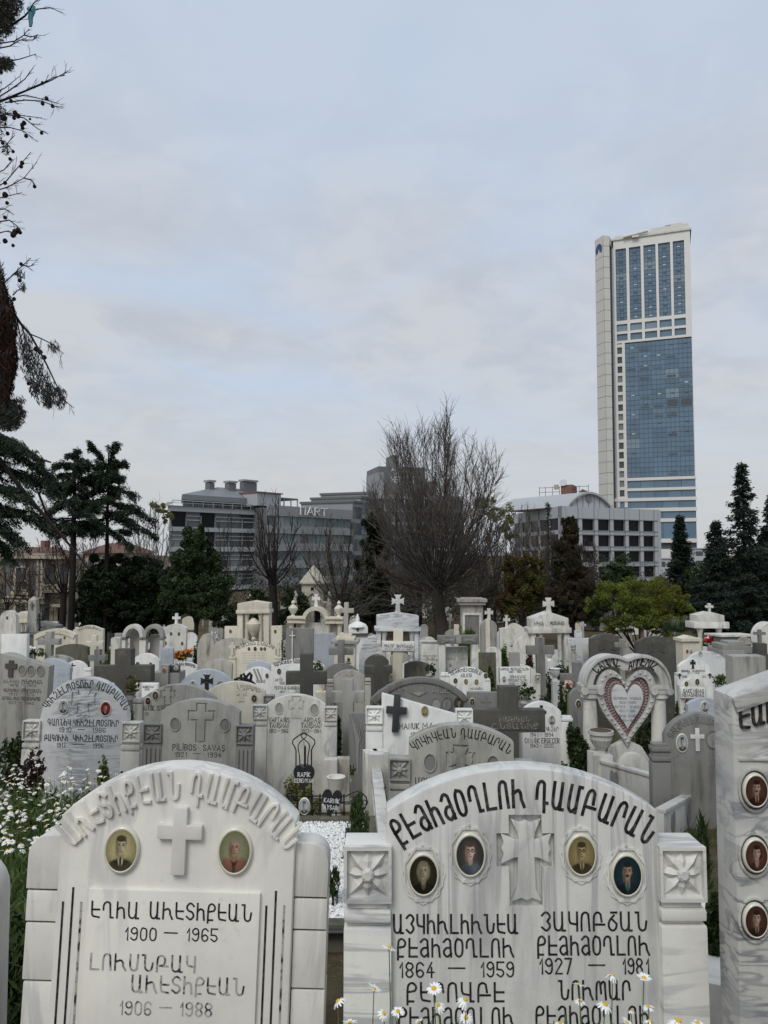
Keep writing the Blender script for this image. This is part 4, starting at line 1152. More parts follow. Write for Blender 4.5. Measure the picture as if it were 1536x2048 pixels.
g.text([('ԼՈՒՍՆԹԱԿ', 185, 394, 1946, 29), ('ԱՒԵՏԻՔԵԱՆ', 270, 494, 1988, 30), ('1906', 244, 309, 2033, 24), ('—', 327, 350, 2029, 22), ('1988', 365, 431, 2032, 24)], 'worn_ink', Y, res=3)
for px, y0 in ((121, 1818), (140.5, 1789), (158, 1818), (533, 1814), (551.5, 1784), (569, 1812)):
    x, z1 = g.p(px, y0); MB().box(x - .0032, x + .0032, -.0012, .001, .1, z1).build('painted_line', 'worn_ink' if px in (158, 569) else 'ink', g.root, smooth=0)
for sx in (-1, 1):
    a, b = (40, 113) if sx < 0 else (587, 655)
    ysp = [1692, 1803, 1868, 1986, 2110, 2300]
    for i in range(5):
        x0, zt = g.p(a, ysp[i]); x1, zl = g.p(b, ysp[i + 1])
        if i == 4: zl = 0
        pts = [(x0, zl + .003), (x1, zl + .003), (x1, zt - .003), (x0, zt - .003)]
        if i == 0:
            r = .062
            cc = [(r * math.cos(t), r * math.sin(t)) for t in [math.pi / 2 * k / 8 for k in range(9)]]
            pts = [(x0, zl + .003), (x1, zl + .003)] + ([(x1, zt)] + [(x0 + r - c[1], zt - r + c[0]) for c in cc] if sx < 0 else [(x1 - r + c[0], zt - r + c[1]) for c in cc] + [(x0, zt)])
        MB().prism(pts, .022, .122).build('wing_block', 'marble_front', g.root, bevel=.004)
    x0, zt = g.p(a + 4, 1760); x1, _ = g.p(b - 2, 1760)
    MB().box(x0, x1, .03, .11, .0, zt).build('wing_core', 'dark_fill', g.root, smooth=0)

# middle stone with rosette pillars
g = Grave('family_gravestone', 'streaked marble gravestone with four oval portraits and rosette pillars, front middle', 773, 1320, 1541, 2.3, 'marble_streak', 'arch', 1624, th=.10, lean=1, bev=.008)
g.recess(1052.5, 1634, 1818, 114, 65, arm=1705, dep=.020, mat='marble_rough')
g.cross(1054, 1643, 1808, 101, 33, 'khach', arm=1702, dep=.004, y=.004, back=.018)
g.arct('ՔԷՇԻՇՕՂԼՈՒ ԴԱՄԲԱՐԱՆ', (805, 1694), (1048, 1617), (1297, 1692), 50, 'ink', off=.012, gap=.24)
g.med(847, 1752, 32, 43, 'c', 1); g.med(941, 1713, 32, 44, 'e', 1); g.med(1164.5, 1713, 31, 42, 'f', 1); g.med(1256, 1753, 32, 43, 'g', 1)
g.text([('ԱՅԿԻՒԼԻՒՆԵԱ', 788, 1036, 1870, 34), ('ՔԷՇԻՇՕՂԼՈՒ', 796, 1028, 1917, 33), ('1864', 796, 868, 1958, 27), ('—', 898, 930, 1954, 26), ('1959', 960, 1028, 1957, 27),
        ('ՔԵՐՈՎԲԷ', 815, 1008, 2006, 34), ('ՔԷՇԻՇՕՂԼՈՒ', 798, 1028, 2056, 34), ('ՅԱԿՈԲՃԱՆ', 1086, 1296, 1865, 34), ('ՔԷՇԻՇՕՂԼՈՒ', 1078, 1301, 1913, 34),
        ('1927', 1078, 1145, 1951, 28), ('—', 1180, 1211, 1948, 26), ('1981', 1246, 1300, 1951, 28), ('ՆՈՒՊԱՐ', 1120, 1262, 2002, 34), ('ՔԷՇԻՇՕՂԼՈՒ', 1074, 1302, 2053, 34)], 'ink', res=3, off=.004)
g.pillar(688, 783, 1692, dep=.13, y=-.03, hb=106, mat='marble_pillar'); g.pillar(1317, 1409, 1692, dep=.13, y=-.03, hb=104, mat='marble_pillar')

# right edge stone, its side in view
g = Grave('family_gravestone', 'tall grey veined gravestone cut by the right edge with three brown portraits', 1462, 1800, 1333, 2.15, 'marble_diag', 'gable', 1392, th=.125, bev=.010)
x0, z0 = g.p(1462, 1392); x1, z1 = g.p(1631, 1333)
cap = [(x0 + .012, z0 - .045), (0, z1 - .048), (-x0 - .012, z0 - .045), (-x0 - .0, z0 - .004), (0, z1 - .004), (x0, z0 - .004)]
MB().prism(cap, -.012, .001).build('cap_border', 'marble_diag', g.root, bevel=.004)
MB().box(x0 + .016, -x0 - .016, -.006, .001, g.p(1462, 1521)[1], g.p(1462, 1515)[1]).build('ledge', 'marble_diag', g.root, bevel=.002)
g.text([('ԵԱԼ', 1481, 1551, 1459, 48)], 'ink', .001, off=.02, slope=.30, relief=.008, gap=.25)
for yy, k in ((1579, 'h'), (1708, 'i'), (1838, 'j')):
    g.med(1508, yy, 25, 34, k, 0, y=-.004)
    x, z = g.p(1508, yy); n = 28
    f = lambda q: [(x + 25 * g.k * q * math.cos(2 * math.pi * j / n), z + 34 * g.k * q * math.sin(2 * math.pi * j / n)) for j in range(n)]
    MB().band(f(1.30), f(1.12), -.008, .001).build('medallion_border', 'marble_diag', g.root, bevel=.002)
    MB().prism(f(1.13), -.002, .001).build('medallion_seat', 'stone_dark', g.root)
# far left edge stone
g = Grave('edge_gravestone', 'pale weathered rounded stone shoulder cut by the left edge', -300, -14, 1728, 2.35, 'marble_white', 'round', 1800, th=.12, bev=.01)
x0, z0 = g.p(-240, 1795); x1, z1 = g.p(30, 1812)
MB().box(-g.w / 2, g.w / 2 + .012, -.012, 0, z1 - .02, z1).build('moulding', 'marble_white', g.root, bevel=.004)

# ------------------------------------------------------------ second and third rows
g = Grave('family_gravestone', 'grey veined arched gravestone with two portraits and rosette pillars above the daisies', 80, 254, 1356, 7.8, 'marble_bands', 'arch', 1432, th=.12, lean=2, tilt=1)
g.recess(165, 1375, 1436, 50, 26, arm=1400, dep=.012)
g.cross(165, 1378, 1434, 44, 15, 'khach', arm=1400, dep=.002, back=.012)
g.arct('ԿԻՒԶԷԼՊՕՏՈՒՐ ԴԱՄԲԱՐԱՆ', (93, 1420), (168, 1376), (246, 1421), 14, off=.012)
g.med(124, 1416, 10.5, 14.5, 'k'); g.med(209, 1418, 11.5, 15.5, 'l')
g.text([('ԳԱՌՆԻԿ', 93, 138, 1453, 12), ('ԿԻՒԶԷԼՊՕՏՈՒՐ', 145, 235, 1453, 12), ('1910', 115, 140, 1466, 9), ('—', 154, 168, 1465, 9), ('1986', 182, 209, 1466, 9),
        ('ԹԱԳՈՒՀԻ', 88, 134, 1484, 12), ('ԿԻՒԶԷԼՊՕՏՈՒՐ', 145, 234, 1484, 12), ('1917', 112, 130, 1497, 9), ('—', 145, 169, 1495, 9), ('1996', 184, 206, 1497, 9)], off=.012)
for a, b in ((45, 80), (243, 281)):
    g.pillar(a, b, 1444, mat='marble_white', hb=38)
x, z = g.p(254, 1545); mb = MB(); mb.tube([(x, -.034, z - .25), (x + .005, -.034, z)], .004, 5)
for k in range(5):
    for sgn in (-1, 1): mb.add([(x, -.034, z - .2 + k * .04), (x + sgn * .055, -.034, z - .165 + k * .045), (x + sgn * .03, -.034, z - .15 + k * .045)], [(0, 1, 2)])
mb.build('carved_sprig', 'ink', g.root, smooth=0, normals=False)

g = Grave('family_gravestone', 'grey arched gravestone with tall recessed latin cross between two leaf panelled pillars', 318, 478, 1400, 7.6, 'stone_mid', 'arch', 1424, th=.11)
g.recess(401, 1407, 1486, 54, 22, arm=1433, dep=.014); g.cross(401, 1409, 1484, 46, 14, arm=1433, dep=.001, back=.013)
g.med(348, 1450, 10.5, 14); g.med(449, 1450, 10.5, 14)
g.text([('PİLİBOS', 344, 391, 1502, 11), ('SAVAŞ', 406, 449, 1502, 11), ('1921', 348, 372, 1515, 9), ('—', 386, 400, 1513, 9), ('1994', 413, 442, 1515, 9)], off=.012)
g.pillar(285, 322, 1450, mat='stone_grey', gr=True, bands=0, hb=36); g.pillar(472, 507, 1450, mat='stone_grey', gr=True, bands=0, hb=36)

g = Grave('family_gravestone', 'cream streaked gravestone with two blank ovals behind the black iron lantern', 532, 650, 1391, 8.8, 'marble_white', 'arch', 1410, th=.11)
g.recess(592, 1394, 1440, 32, 18, arm=1412, dep=.01); g.cross(592, 1396, 1439, 28, 10, 'khach', arm=1412, dep=.001, back=.01)
g.med(557, 1418, 8.5, 12, None); g.med(628, 1420, 8.5, 12, None)
g.text([('VARTANUS', 537, 578, 1446, 9), ('TANIŞMAN', 538, 577, 1457, 9), ('1902—1966', 537, 576, 1467, 7), ('ARDAŞ', 607, 640, 1446, 9), ('TANIŞMAN', 602, 642, 1457, 9), ('1922—1981', 602, 641, 1467, 7)], off=.015)
g.pillar(504, 534, 1412, hb=27); g.pillar(648, 674, 1415, hb=26)

g = Grave('family_gravestone', 'bright white gravestone with slanting top, black granite cross and one small portrait', 763, 913, 1389, 7.4, 'marble_clean', 'slantR', 1430, th=.10)
x, zt = g.p(793, 1389); _, zb2 = g.p(786, 1465)
pts = [(a, b) for a, b in cross_poly(41 * g.k, (zt - zb2), 13.5 * g.k, (zt - zb2) * .575)]
o = MB().prism(pts, -.05, -.002).build('granite_cross', 'granite_black', g.root, bevel=.004); o.location = (g.p(790, 1465)[0], 0, zb2); o.rotation_euler = (0, R(4), 0)
g.med(850, 1424, 8, 11.5, 'o')
g.text([('MANUK', 799, 838, 1460, 11), ('MA', 846, 867, 1459, 11)], off=.03); g.text([('19', 820, 831, 1476, 9)], off=.03)
g.pillar(731, 765, 1416, hb=32); g.pillar(912, 946, 1420, hb=30)

g = Grave('family_gravestone', 'grey arched gravestone with carved cross just behind the front middle stone', 817, 1026, 1449, 5.6, 'stone_mid', 'arch', 1482, th=.11)
g.recess(921, 1489, 1560, 58, 30, arm=1519, dep=.012); g.cross(921, 1492, 1562, 50, 17, 'khach', arm=1519, dep=.002, back=.012)
g.arct('ԿՈԿԻԿԵԱՆ ԴԱՄԲԱՐԱՆ', (829, 1504), (922, 1474), (1015, 1505), 17, off=.01)
g.med(860, 1526, 13, 19); g.med(985, 1526, 13, 19)
g.text([('ՄՈՎՍ', 832, 872, 1571, 13)], off=.01)
g.pillar(778, 821, 1519, hb=42, mat='stone_mid'); g.pillar(1024, 1066, 1519, hb=42, mat='stone_mid')

g = Grave('family_gravestone', 'white arched gravestone with boy portrait right of the large dark cross', 1046, 1124, 1405, 9.3, 'marble_clean', 'arch', 1424, th=.11)
g.cross(1084, 1412, 1436, 20, 4, 'pattee', arm=1426, dep=.003, mat='ink')
g.med(1105, 1441, 7, 10.5, 'k')
g.text([('ԿԷԶԷՐ', 1094, 1118, 1463, 8), ('1941 - 1994', 1060, 1108, 1474, 7), ('ONNİK', 1051, 1080, 1487, 9), ('ERGEÇER', 1085, 1120, 1487, 9), ('1943 - 2020', 1060, 1108, 1496, 7)], off=.02)
g.pillar(1124, 1147, 1433, ros=False, dep=.11)

g = standing_cross('stone_cross', 'large dark grey cross with inscribed arms beside the white boy portrait stone', 947, 1093, 1375, 8.4, 'stone_dark', 38, 1444, th=.17, armt=44)
o = g.plate(975, 1084, 1432, 1461, .008, 'stone_dark', 'raised_field'); g.text([('ԷՍՄԵՐԵԱՆ', 1000, 1060, 1444, 9), ('ԸՆՏԱՆԻՔ', 985, 1078, 1458, 10)], 'faint_ink', -.0095, off=.01)

g = Grave('family_gravestone', 'wide dark grey arched gravestone with raised border behind the bright slanted stone', 741, 939, 1356, 9.6, 'stone_grey', 'arch', 1398, th=.13)
oo = outline('arch', g.w, g.h, g.rise); ii = [(x * .90, z * (.955 if z > .1 else 1)) for x, z in oo]
MB().band(oo[2:], ii[2:], -.02, .001, closed=False).build('raised_border', 'stone_grey', g.root, bevel=.004)
g.text([('T', 757, 765, 1390, 10), ('RİKYAN', 775, 820, 1381, 11), ('AİLESİ', 865, 914, 1388, 11)], 'stone_mid', .001, off=.04, relief=.01)
mb = MB()
for k in range(9):
    a = R(20 + k * 17.5); x, z = g.p(838, 1392); mb.tube([(x, -.004, z), (x + .13 * math.cos(a), -.008, z + .06 * math.sin(a) + .03)], [.010, .004], 5)
mb.build('carved_dove', 'stone_mid', g.root)
for px, k in ((755, 'm'), (873, None), (895, None), (919, 'm')): g.med(px, 1410, 10, 13, k, rim='dark_fill')

g = Grave('plain_gravestone', 'low grey square topped stone with thin engraved cross, left of the large dark cross', 935, 1012, 1386, 10.4, 'stone_grey', 'rect', th=.12)
g.cross(973, 1391, 1422, 20, 3.5, arm=1404, dep=.006, mat='carve'); g.med(945, 1405, 5.5, 8, 'm')
x, z = g.p(1000, 1410); MB().lathe([(.035, 0), (.045, .04), (.03, .1), (.01, .13)], 10, (x, -.05, z - .1)).build('white_lamp', 'marble_clean', g.root)

g = Grave('family_gravestone', 'grey sloping stone with dark cross and three empty ovals at left edge', 0, 96, 1309, 10.0, 'stone_mid', 'slantR', 1331, th=.17, lean=1, tilt=2)
g.cross(20, 1322, 1355, 23, 9, arm=1333, dep=.02, mat='stone_dark')
for px in (42, 60, 79): g.med(px, 1341, 8, 11)
g.text([('ԷԼԲԻՍ', 6, 36, 1367, 6), ('ՔԵՆՔԻՐԵԱՆ', 42, 83, 1367, 7), ('1876', 18, 35, 1374, 5), ('—', 41, 47, 1373, 5), ('1959', 53, 70, 1374, 5), ('ԿԱՐԱՊԵՏ', 6, 37, 1385, 6), ('ՍՐԻՔԱՍԵԱՆ', 41, 82, 1385, 7), ('1911', 17, 33, 1392, 5), ('—', 39, 45, 1391, 5), ('1976', 51, 68, 1392, 5),
        ('ԱՐՇԱԼՈՒՍ', 4, 38, 1401, 6), ('ԳԱՅՄԱԹԻՐՈՍ', 43, 80, 1401, 7), ('1923', 16, 32, 1409, 5), ('—', 37, 43, 1408, 5), ('1960', 50, 68, 1409, 5)], 'dark_fill', res=1, off=.03)

standing_cross('stone_cross', 'big dark brown grey cross with long arms behind the stone above the daisies', 186, 302, 1299, 11, 'stone_dark', 33, 1349, th=.17, armt=33)
g = Grave('family_gravestone', 'worn grey arched stone with two brown portraits, left of the blue grey stone', 283, 432, 1369, 9.4, 'stone_mid', 'arch', 1398, th=.10)
g.recess(336, 1373, 1412, 30, 15, arm=1388, dep=.01)
g.cross(336, 1375, 1410, 26, 8, 'khach', arm=1388, dep=.001, back=.01); g.med(296, 1402, 6, 8.5, 'n'); g.med(311, 1391, 7, 9.5, 'm')
g.text([('ANNİK', 286, 308, 1421, 9), ('SİR', 314, 330, 1421, 9), ('19', 288, 296, 1431, 6)], off=.02)
g.pillar(266, 286, 1397, ros=False)
g = Grave('family_gravestone', 'smooth blue grey round topped stone with bold black cross and man portrait', 353, 474, 1339, 10.4, 'marble_blue', 'arch', 1380, th=.11)
g.cross(414, 1348, 1388, 26, 8, 'khach', arm=1362, dep=.004, mat='ink'); g.med(386, 1371, 7, 11, 'k'); g.med(441, 1372, 8, 11)
g.text([('ERYAN', 430, 459, 1408, 10)], off=.03)
g = Grave('family_gravestone', 'cream arched stone with worn arc inscription and dark portrait behind the blank oval stone', 412, 530, 1364, 10.0, 'marble_cream', 'arch', 1384, th=.10)
g.arct('Ն ԴԱՄԲԱՐԱՆ', (473, 1378), (495, 1380), (519, 1387), 8, 'carve', off=.01)
g.med(508, 1398, 6, 8.5, 'm', 1); g.cross(483, 1376, 1404, 20, 7, 'khach', arm=1385, dep=.01)
g.pillar(527, 548, 1392, hb=18, mat='stone_mid')
g = Grave('family_gravestone', 'pale blue white stone with black inscriptions half hidden by a dark cross', 541, 648, 1319, 12.4, 'marble_clean', 'arch', 1332, th=.10)
g.arct('ՎԱՐՏԱՆԵԱՆ ԴԱՄԲ', (548, 1335), (585, 1327), (600, 1328), 8, off=.03, res=1); g.med(557, 1344, 4.5, 6.5, 'm')
g.text([('ARTİN', 549, 564, 1364, 5), ('1938', 557, 568, 1370, 4), ('YEGYA A', 548, 571, 1380, 6), ('GARGİDAN', 575, 602, 1380, 6), ('1967', 558, 569, 1387, 4), ('2001', 590, 600, 1386, 4)], off=.03, res=1)
standing_cross('stone_cross', 'dark grey cross standing before the pale blue white inscribed stone', 572, 654, 1309, 10.6, 'stone_dark', 26, 1357, th=.16, armt=25)
g = standing_cross('stone_cross', 'light grey cross with widening foot between the blank oval stone and the relief slab', 661, 728, 1360, 9.2, 'stone_mid', 22, 1396, th=.13, style='flare')
g = Grave('relief_slab', 'narrow grey slab carved with lilies beside the light grey cross', 698, 732, 1427, 8.9, 'stone_grey', 'rect', th=.10)
mb = MB()
for k in range(6):
    x, z = g.p(714, 1530 - k * 2); a = R(60 + k * 12)
    mb.tube([(x, -.004, z - .1), (x + .03 * math.cos(a), -.008, z + .25), (x + .16 * math.cos(a), -.008, z + .42 + .04 * k)], [.006, .010, .004], 5)
mb.build('carved_lily', 'stone_mid', g.root)
g = Grave('family_gravestone', 'streaky weathered arched stone between pillars behind the light grey cross', 667, 729, 1341, 11.2, 'stone_weather', 'arch', 1354, th=.10)
g.cross(699, 1344, 1362, 14, 4, arm=1350, dep=.008); g.pillar(653, 667, 1360, ros=False, bands=2); g.pillar(729, 742, 1358, ros=False, bands=2)
g = Grave('family_gravestone', 'mottled grey arched stone with worn arc of letters behind the streaky weathered one', 649, 716, 1328, 13.2, 'stone_grey', 'arch', 1342, th=.10)
g.arct('ՄԱՐԳԱՐԵԱՆ', (656, 1338), (683, 1333), (710, 1338), 5, 'carve', off=.02, res=1)
g = Grave('family_gravestone', 'white arched family stone with bold black heading and three small portraits', 898, 976, 1335, 13.0, 'marble_clean', 'shoulder', 1350, th=.10, q=.1)
g.arct('DEĞİRMENCİOĞLU', (903, 1350), (932, 1343), (961, 1351), 7, off=.05, res=1); g.text([('AİLESİ', 922, 943, 1354, 6), ('MENCİOĞLU', 941, 966, 1380, 4)], off=.05, res=1)
for px, py, k in ((911, 1361, 'm'), (932, 1363, 'o'), (953, 1364, 'o'), (972, 1352, 'm')): g.med(px, py, 4.5, 6, k)
g.pillar(970, 981, 1358, ros=False); g.pillar(881, 898, 1345, ros=False)
g = standing_cross('stone_cross', 'grey cross carrying a white inscribed plate with a small portrait', 1000, 1062, 1306, 12.0, 'concrete', 20, 1352, th=.14, armt=30)
o = g.plate(1000, 1061, 1334, 1371, .03, 'marble_clean', 'name_plate')
g.text([('ԵՓՐԵՄ', 1002, 1018, 1341, 5), ('ՊՕՅԱՃԸՂԼՈՒ', 1022, 1058, 1341, 5), ('1885 - 1980', 1017, 1043, 1346, 4), ('ՅՈՒՀԱՆՆԱ', 1020, 1051, 1356, 5), ('ՊՕՅԱՃԸՂԼՈՒ', 1017, 1054, 1363, 5), ('1930 — 2013', 1017, 1054, 1370, 5)], y=-.0315, off=.04, res=1)
g.med(1008, 1358, 4, 6.5, 'k', y=-.03)
MB().prism([(-.55, 0), (.6, 0), (.6, .45), (.28, .95), (-.28, .95), (-.55, .5)], .16, .5).build('stepped_base', 'concrete', g.root, bevel=.01)
g = Grave('family_gravestone', 'white arched stone with rosette pillar peeping out behind the cross with the inscribed plate', 1012, 1072, 1330, 13.4, 'marble_white', 'arch', 1343, th=.10); g.pillar(1069, 1080, 1348, hb=12)
standing_cross('stone_cross', 'tall dark grey cross with splayed foot before of the white columned tomb', 1055, 1110, 1276, 15.0, 'stone_grey', 17, 1301, th=.15, style='flare')
# arched stone right with the oval couple portrait
g = Grave('family_gravestone', 'dull grey arched stone with white oval couple portrait and small pierced cross', 1331, 1465, 1427, 7.4, 'stone_grey', 'arch', 1470, th=.11)
g.arct('ԱՃԷՄԵԱՆ ԴԱՄԲԱՐԱՆ', (1345, 1475), (1397, 1445), (1449, 1475), 12, 'stone_grey', y=.001, off=.04, relief=.008); g.med(1364, 1486, 12, 19, 'k'); g.cross(1394, 1456, 1502, 27, 8, arm=1473, dep=.01, mat='marble_clean')
g.med(1424, 1478, 12, 18)
g.text([('ԱՃԷՄԵԱՆ ԿԱՐՊԻՍ', 1345, 1428, 1517, 5), ('ԱՃԷՄԵԱՆ 1954', 1345, 1428, 1530, 5)], 'faint_ink', off=.02)
g.pillar(1303, 1340, 1487, ros=False, bands=2, mat='stone_grey')
g = Grave('plain_gravestone', 'blue grey slab with white oval mark behind the couple portrait stone', 1379, 1450, 1398, 9.0, 'marble_blue', 'arch', 1410, th=.09); g.med(1413, 1415, 9, 12, 'k')
g = Grave('plain_gravestone', 'plain rough grey slab behind the right edge stone', 1466, 1531, 1313, 10.8, 'stone_mid', 'rect', th=.26)
g = Grave('inscribed_gravestone', 'white round topped stone with three black crosses behind the bold lettered plaque', 1361, 1423, 1319, 12.4, 'marble_clean', 'arch', 1334, th=.10)
g.cross(1389, 1320, 1339, 12, 4, 'khach', arm=1327, dep=.005, mat='ink'); g.text([('ՅԱՐՈՒԹԻՒՆ', 1365, 1383, 1345, 4), ('ԳԱՍՊԱՐԵԱՆ', 1388, 1414, 1345, 4), ('1871 - 1948', 1377, 1402, 1349, 3), ('ՄԻՍԱՔ', 1364, 1377, 1356, 4), ('ԼԻԶ', 1408, 1416, 1356, 4)], off=.05, res=1)
for px in (1360, 1422):
    g.pillar(px - 5, px + 6, 1346, ros=False); g.cross(px, 1347, 1357, 6, 2, 'khach', dep=.004, mat='ink', y=-.03)
g = Grave('plaque_gravestone', 'light grey stone with bold black two line plaque and two oval portraits', 1362, 1416, 1356, 11.0, 'marble_white', 'gable', 1372, th=.12, lean=3)
g.plate(1363, 1412, 1376, 1397, .035, 'marble_clean', 'name_plate')
g.text([('ŞAKE MİNAS', 1368, 1409, 1386, 6.5), ('MİNASMİNAS', 1366, 1409, 1394, 6.5)], y=-.0365, off=.05, res=1); g.med(1376, 1369, 4, 6, 'm'); g.med(1398, 1365, 5, 7, 'm')
g = Grave('plain_gravestone', 'large pale arched stone with faint bands behind the three cross stone', 1376, 1457, 1303, 14.0, 'marble_bands', 'arch', 1322, th=.11); g.med(1403, 1308, 4, 5); g.pillar(1452, 1464, 1335, ros=False)
g = Grave('family_gravestone', 'dark arched stone with oval portrait squeezed left of the heart monument', 1141, 1190, 1376, 10.3, 'stone_grey', 'arch', 1392, th=.12); g.med(1158, 1409, 6, 9, 'm')
standing_cross('stone_cross', 'grey cross behind the left shoulder of the heart monument', 1125, 1192, 1326, 12.2, 'stone_grey', 17, 1357, th=.15, armt=16)
for a, b, yt, ys, d, lb in ((1180, 1250, 1268, 1279, 16, 'dark weathered panel stone with sunk cross behind the heart, left of the pair'), (1273, 1352, 1273, 1284, 15.4, 'dark weathered panel stone with sunk cross behind the heart, right of the pair')):
    g = Grave('panel_gravestone', lb, a, b, yt, d, 'stone_dark', 'shoulder', ys, th=.14, q=.09)
    m = (a + b) / 2
    g.cross(m, yt + 12, yt + 48, 34, 11, 'pattee', arm=yt + 24, dep=.012)
standing_cross('stone_cross', 'small pale cross rising behind the heart monument between two dark panel stones', 1233, 1260, 1279, 14.5, 'stone_mid', 9, 1291, th=.10)
for a, b, yt, ys, d, mat, kind, lb, nm in (
    (0, 52, 1269, 1272, 15, 'marble_clean', 'rect', 'plain white upright slab at the left edge', 'plain_gravestone'),
    (-20, 50, 1306, 1320, 12.6, 'stone_mid', 'arch', 'low grey arched stone behind the three oval stone', 'plain_gravestone'),
    (66, 139, 1318, 1336, 11.8, 'marble_blue', 'arch', 'plain blue grey arched stone behind the three oval stone', 'plain_gravestone'),
    (86, 144, 1311, 1320, 13, 'stone_mid', 'arch', 'low curved grey stone just behind the plain blue grey one', 'plain_gravestone'),
    (109, 174, 1289, 1296, 14.6, 'stone_moss', 'arch', 'dark mossy slab with faint carving left of the dark cross', 'plain_gravestone'),
    (393, 429, 1268, 1300, 18, 'stone_weather', 'point', 'weathered grey pointed stone left of the columned cream tomb', 'pointed_gravestone'),
    (427, 506, 1276, 1288, 17.4, 'stone_weather', 'arch', 'stained arched stone behind the cream inscribed stone', 'plain_gravestone'),
    (410, 463, 1319, 1328, 14, 'stone_weather', 'arch', 'streaked weathered arched stone above the black cross stone', 'plain_gravestone'),
    (493, 541, 1322, 1332, 14, 'marble_blue', 'arch', 'small blue grey arched stone in front of the cream inscribed stone', 'plain_gravestone'),
    (626, 668, 1267, 1269, 19, 'marble_blue', 'rect', 'tall plain blue white slab left of the cross on a pedestal', 'plain_gravestone'),
    (808, 858, 1323, 1330, 13.4, 'stone_moss', 'arch', 'dark rust streaked stone right of the cream cross with plate', 'plain_gravestone'),
    (958, 992, 1306, 1309, 15, 'stone_moss', 'rect', 'dark stained plain slab right of the lintel tomb', 'plain_gravestone'),
    (322, 346, 1296, 1300, 16, 'marble_blue', 'round', 'small plain blue grey slab right of the twin arches', 'plain_gravestone'),
    (972, 1003, 1295, 1304, 16.4, 'marble_white', 'arch', 'white stepped stone behind the dark stained slab', 'plain_gravestone'),
    (222, 240, 1275, 1279, 21, 'marble_white', 'round', 'small plain white slab left of the twin arches', 'plain_gravestone'),
    (229, 246, 1267, 1269, 22.5, 'stone_mid', 'rect', 'small grey slab half behind the twin arches', 'plain_gravestone')):
    Grave(nm, lb, a, b, yt, d, mat, kind, ys, th=.11 if d < 17 else .14)
g = Grave('inscribed_gravestone', 'white round stone with thin black cross behind the plain blue grey arched stone', 127, 171, 1322, 12.8, 'marble_clean', 'arch', 1334, th=.10); g.cross(144, 1326, 1343, 12, 1.6, arm=1331, dep=.006, mat='iron')
g.pillar(168, 182, 1336, ros=False)
g = Grave('inscribed_gravestone', 'white stone with stripes and one portrait behind the black iron ornament', 483, 545, 1335, 13, 'marble_clean', 'arch', 1350, th=.10); g.med(534, 1352, 3.5, 5.5, 'm'); g.text([('SULBAE', 512, 530, 1366, 5)], off=.04, res=1)
for q in (505, 512): 
    x0, z0 = g.p(q, 1338); x1, z1 = g.p(q + 9, 1362); MB().add([(x0, -.002, z0), (x0 + .035, -.002, z0), (x1 + .035, -.002, z1), (x1, -.002, z1)], [(0, 1, 2, 3)]).build('grey_stripe', 'stone_mid', g.root, smooth=0, normals=False)
g = Grave('inscribed_gravestone', 'white arched stone with black arc heading left of the streaked weathered stone', 339, 394, 1325, 13, 'marble_clean', 'arch', 1333, th=.10); g.arct('ԿԻՒՄՈՒՇԵԱՆ ԴԱՄԲԱՐԱՆ', (344, 1336), (367, 1331), (389, 1337), 5.5, off=.04, res=1)
g = Grave('inscribed_gravestone', 'white arched stone with two portraits in front of the twin arches', 264, 319, 1307, 14.4, 'marble_clean', 'arch', 1322, th=.10); g.med(276, 1328, 4, 5.5, 'm'); g.med(302, 1328, 3, 4, 'm')
g = Grave('inscribed_gravestone', 'cream arched stone with black heading and four tiny portraits between cross topped pillars', 470, 551, 1284, 15.6, 'marble_cream', 'arch', 1299, th=.12)
g.arct('ՊԷՆՔԼԵԱՆ ԸՆՏԱՆԻՔ', (472, 1300), (510, 1290), (548, 1299), 6.5, off=.04, res=1)
for px, q, k in ((497, 3, 'm'), (509.5, 3.6, 'n'), (522, 3, 'm'), (529, 3, 'm')): g.med(px, 1298, q, q * 1.35, k)
g.text([('ՀՈՍ ՀԱՆԳՉԻ ԿԻՐԱԿՈՍ', 482, 533, 1308 + 5 * k, 2.5) for k in range(5)], 'faint_ink', off=.0, res=1)
for a, b in ((456, 471), (549, 564)):
    g.pillar(a, b, 1312, ros=False); g.cross((a + b) / 2, 1285, 1311, 13, 5, arm=1294, dep=.03, back=.05)
# standing crosses further back
for a, b, yt, d, mat, t, arm, st, lb in (
    (75, 118, 1264, 16, 'stone_mid', 12, 1284, 'latin', 'pale grey cross in front of the wide cream arched tomb'),
    (171, 206, 1271, 18, 'marble_cream', 10, 1288, 'latin', 'cream cross standing left of the dark bush'),
    (174, 208, 1300, 14, 'stone_grey', 11, 1317, 'latin', 'dark stubby cross below the cream cross'),
    (657, 706, 1281, 14, 'stone_grey', 13, 1304, 'latin', 'dark plain cross in front of the pedestal tomb'),
    (729, 785, 1312, 12, 'stone_dark', 15, 1340, 'latin', 'dark cross standing before a small dark arched stone'),
    (1137, 1182, 1262, 18, 'marble_bands', 13, 1284, 'latin', 'white marble cross right of the white columned tomb')):
    standing_cross('stone_cross', lb, a, b, yt, d, mat, t, arm, th=.15, style=st)
Grave('plain_gravestone', 'small dark arched stone directly behind a dark cross', 729, 777, 1310, 12.7, 'stone_dark', 'arch', 1324, th=.12)
g = Grave('inscribed_gravestone', 'white inscribed slab behind the white marble cross', 1139, 1180, 1285, 18.6, 'marble_white', 'rect', th=.12); g.text([('ՓԱՌ Ի', 1142, 1154, 1296, 4), ('ՂԵՒՈՆԴ', 1143, 1154, 1302, 4), ('1980', 1146, 1153, 1307, 3)], off=.05, res=1)
g = standing_cross('stone_cross', 'tall cream cross with white inscribed plate across its arms', 763, 829, 1260, 13, 'marble_cream', 19, 1294, th=.14, armt=20)
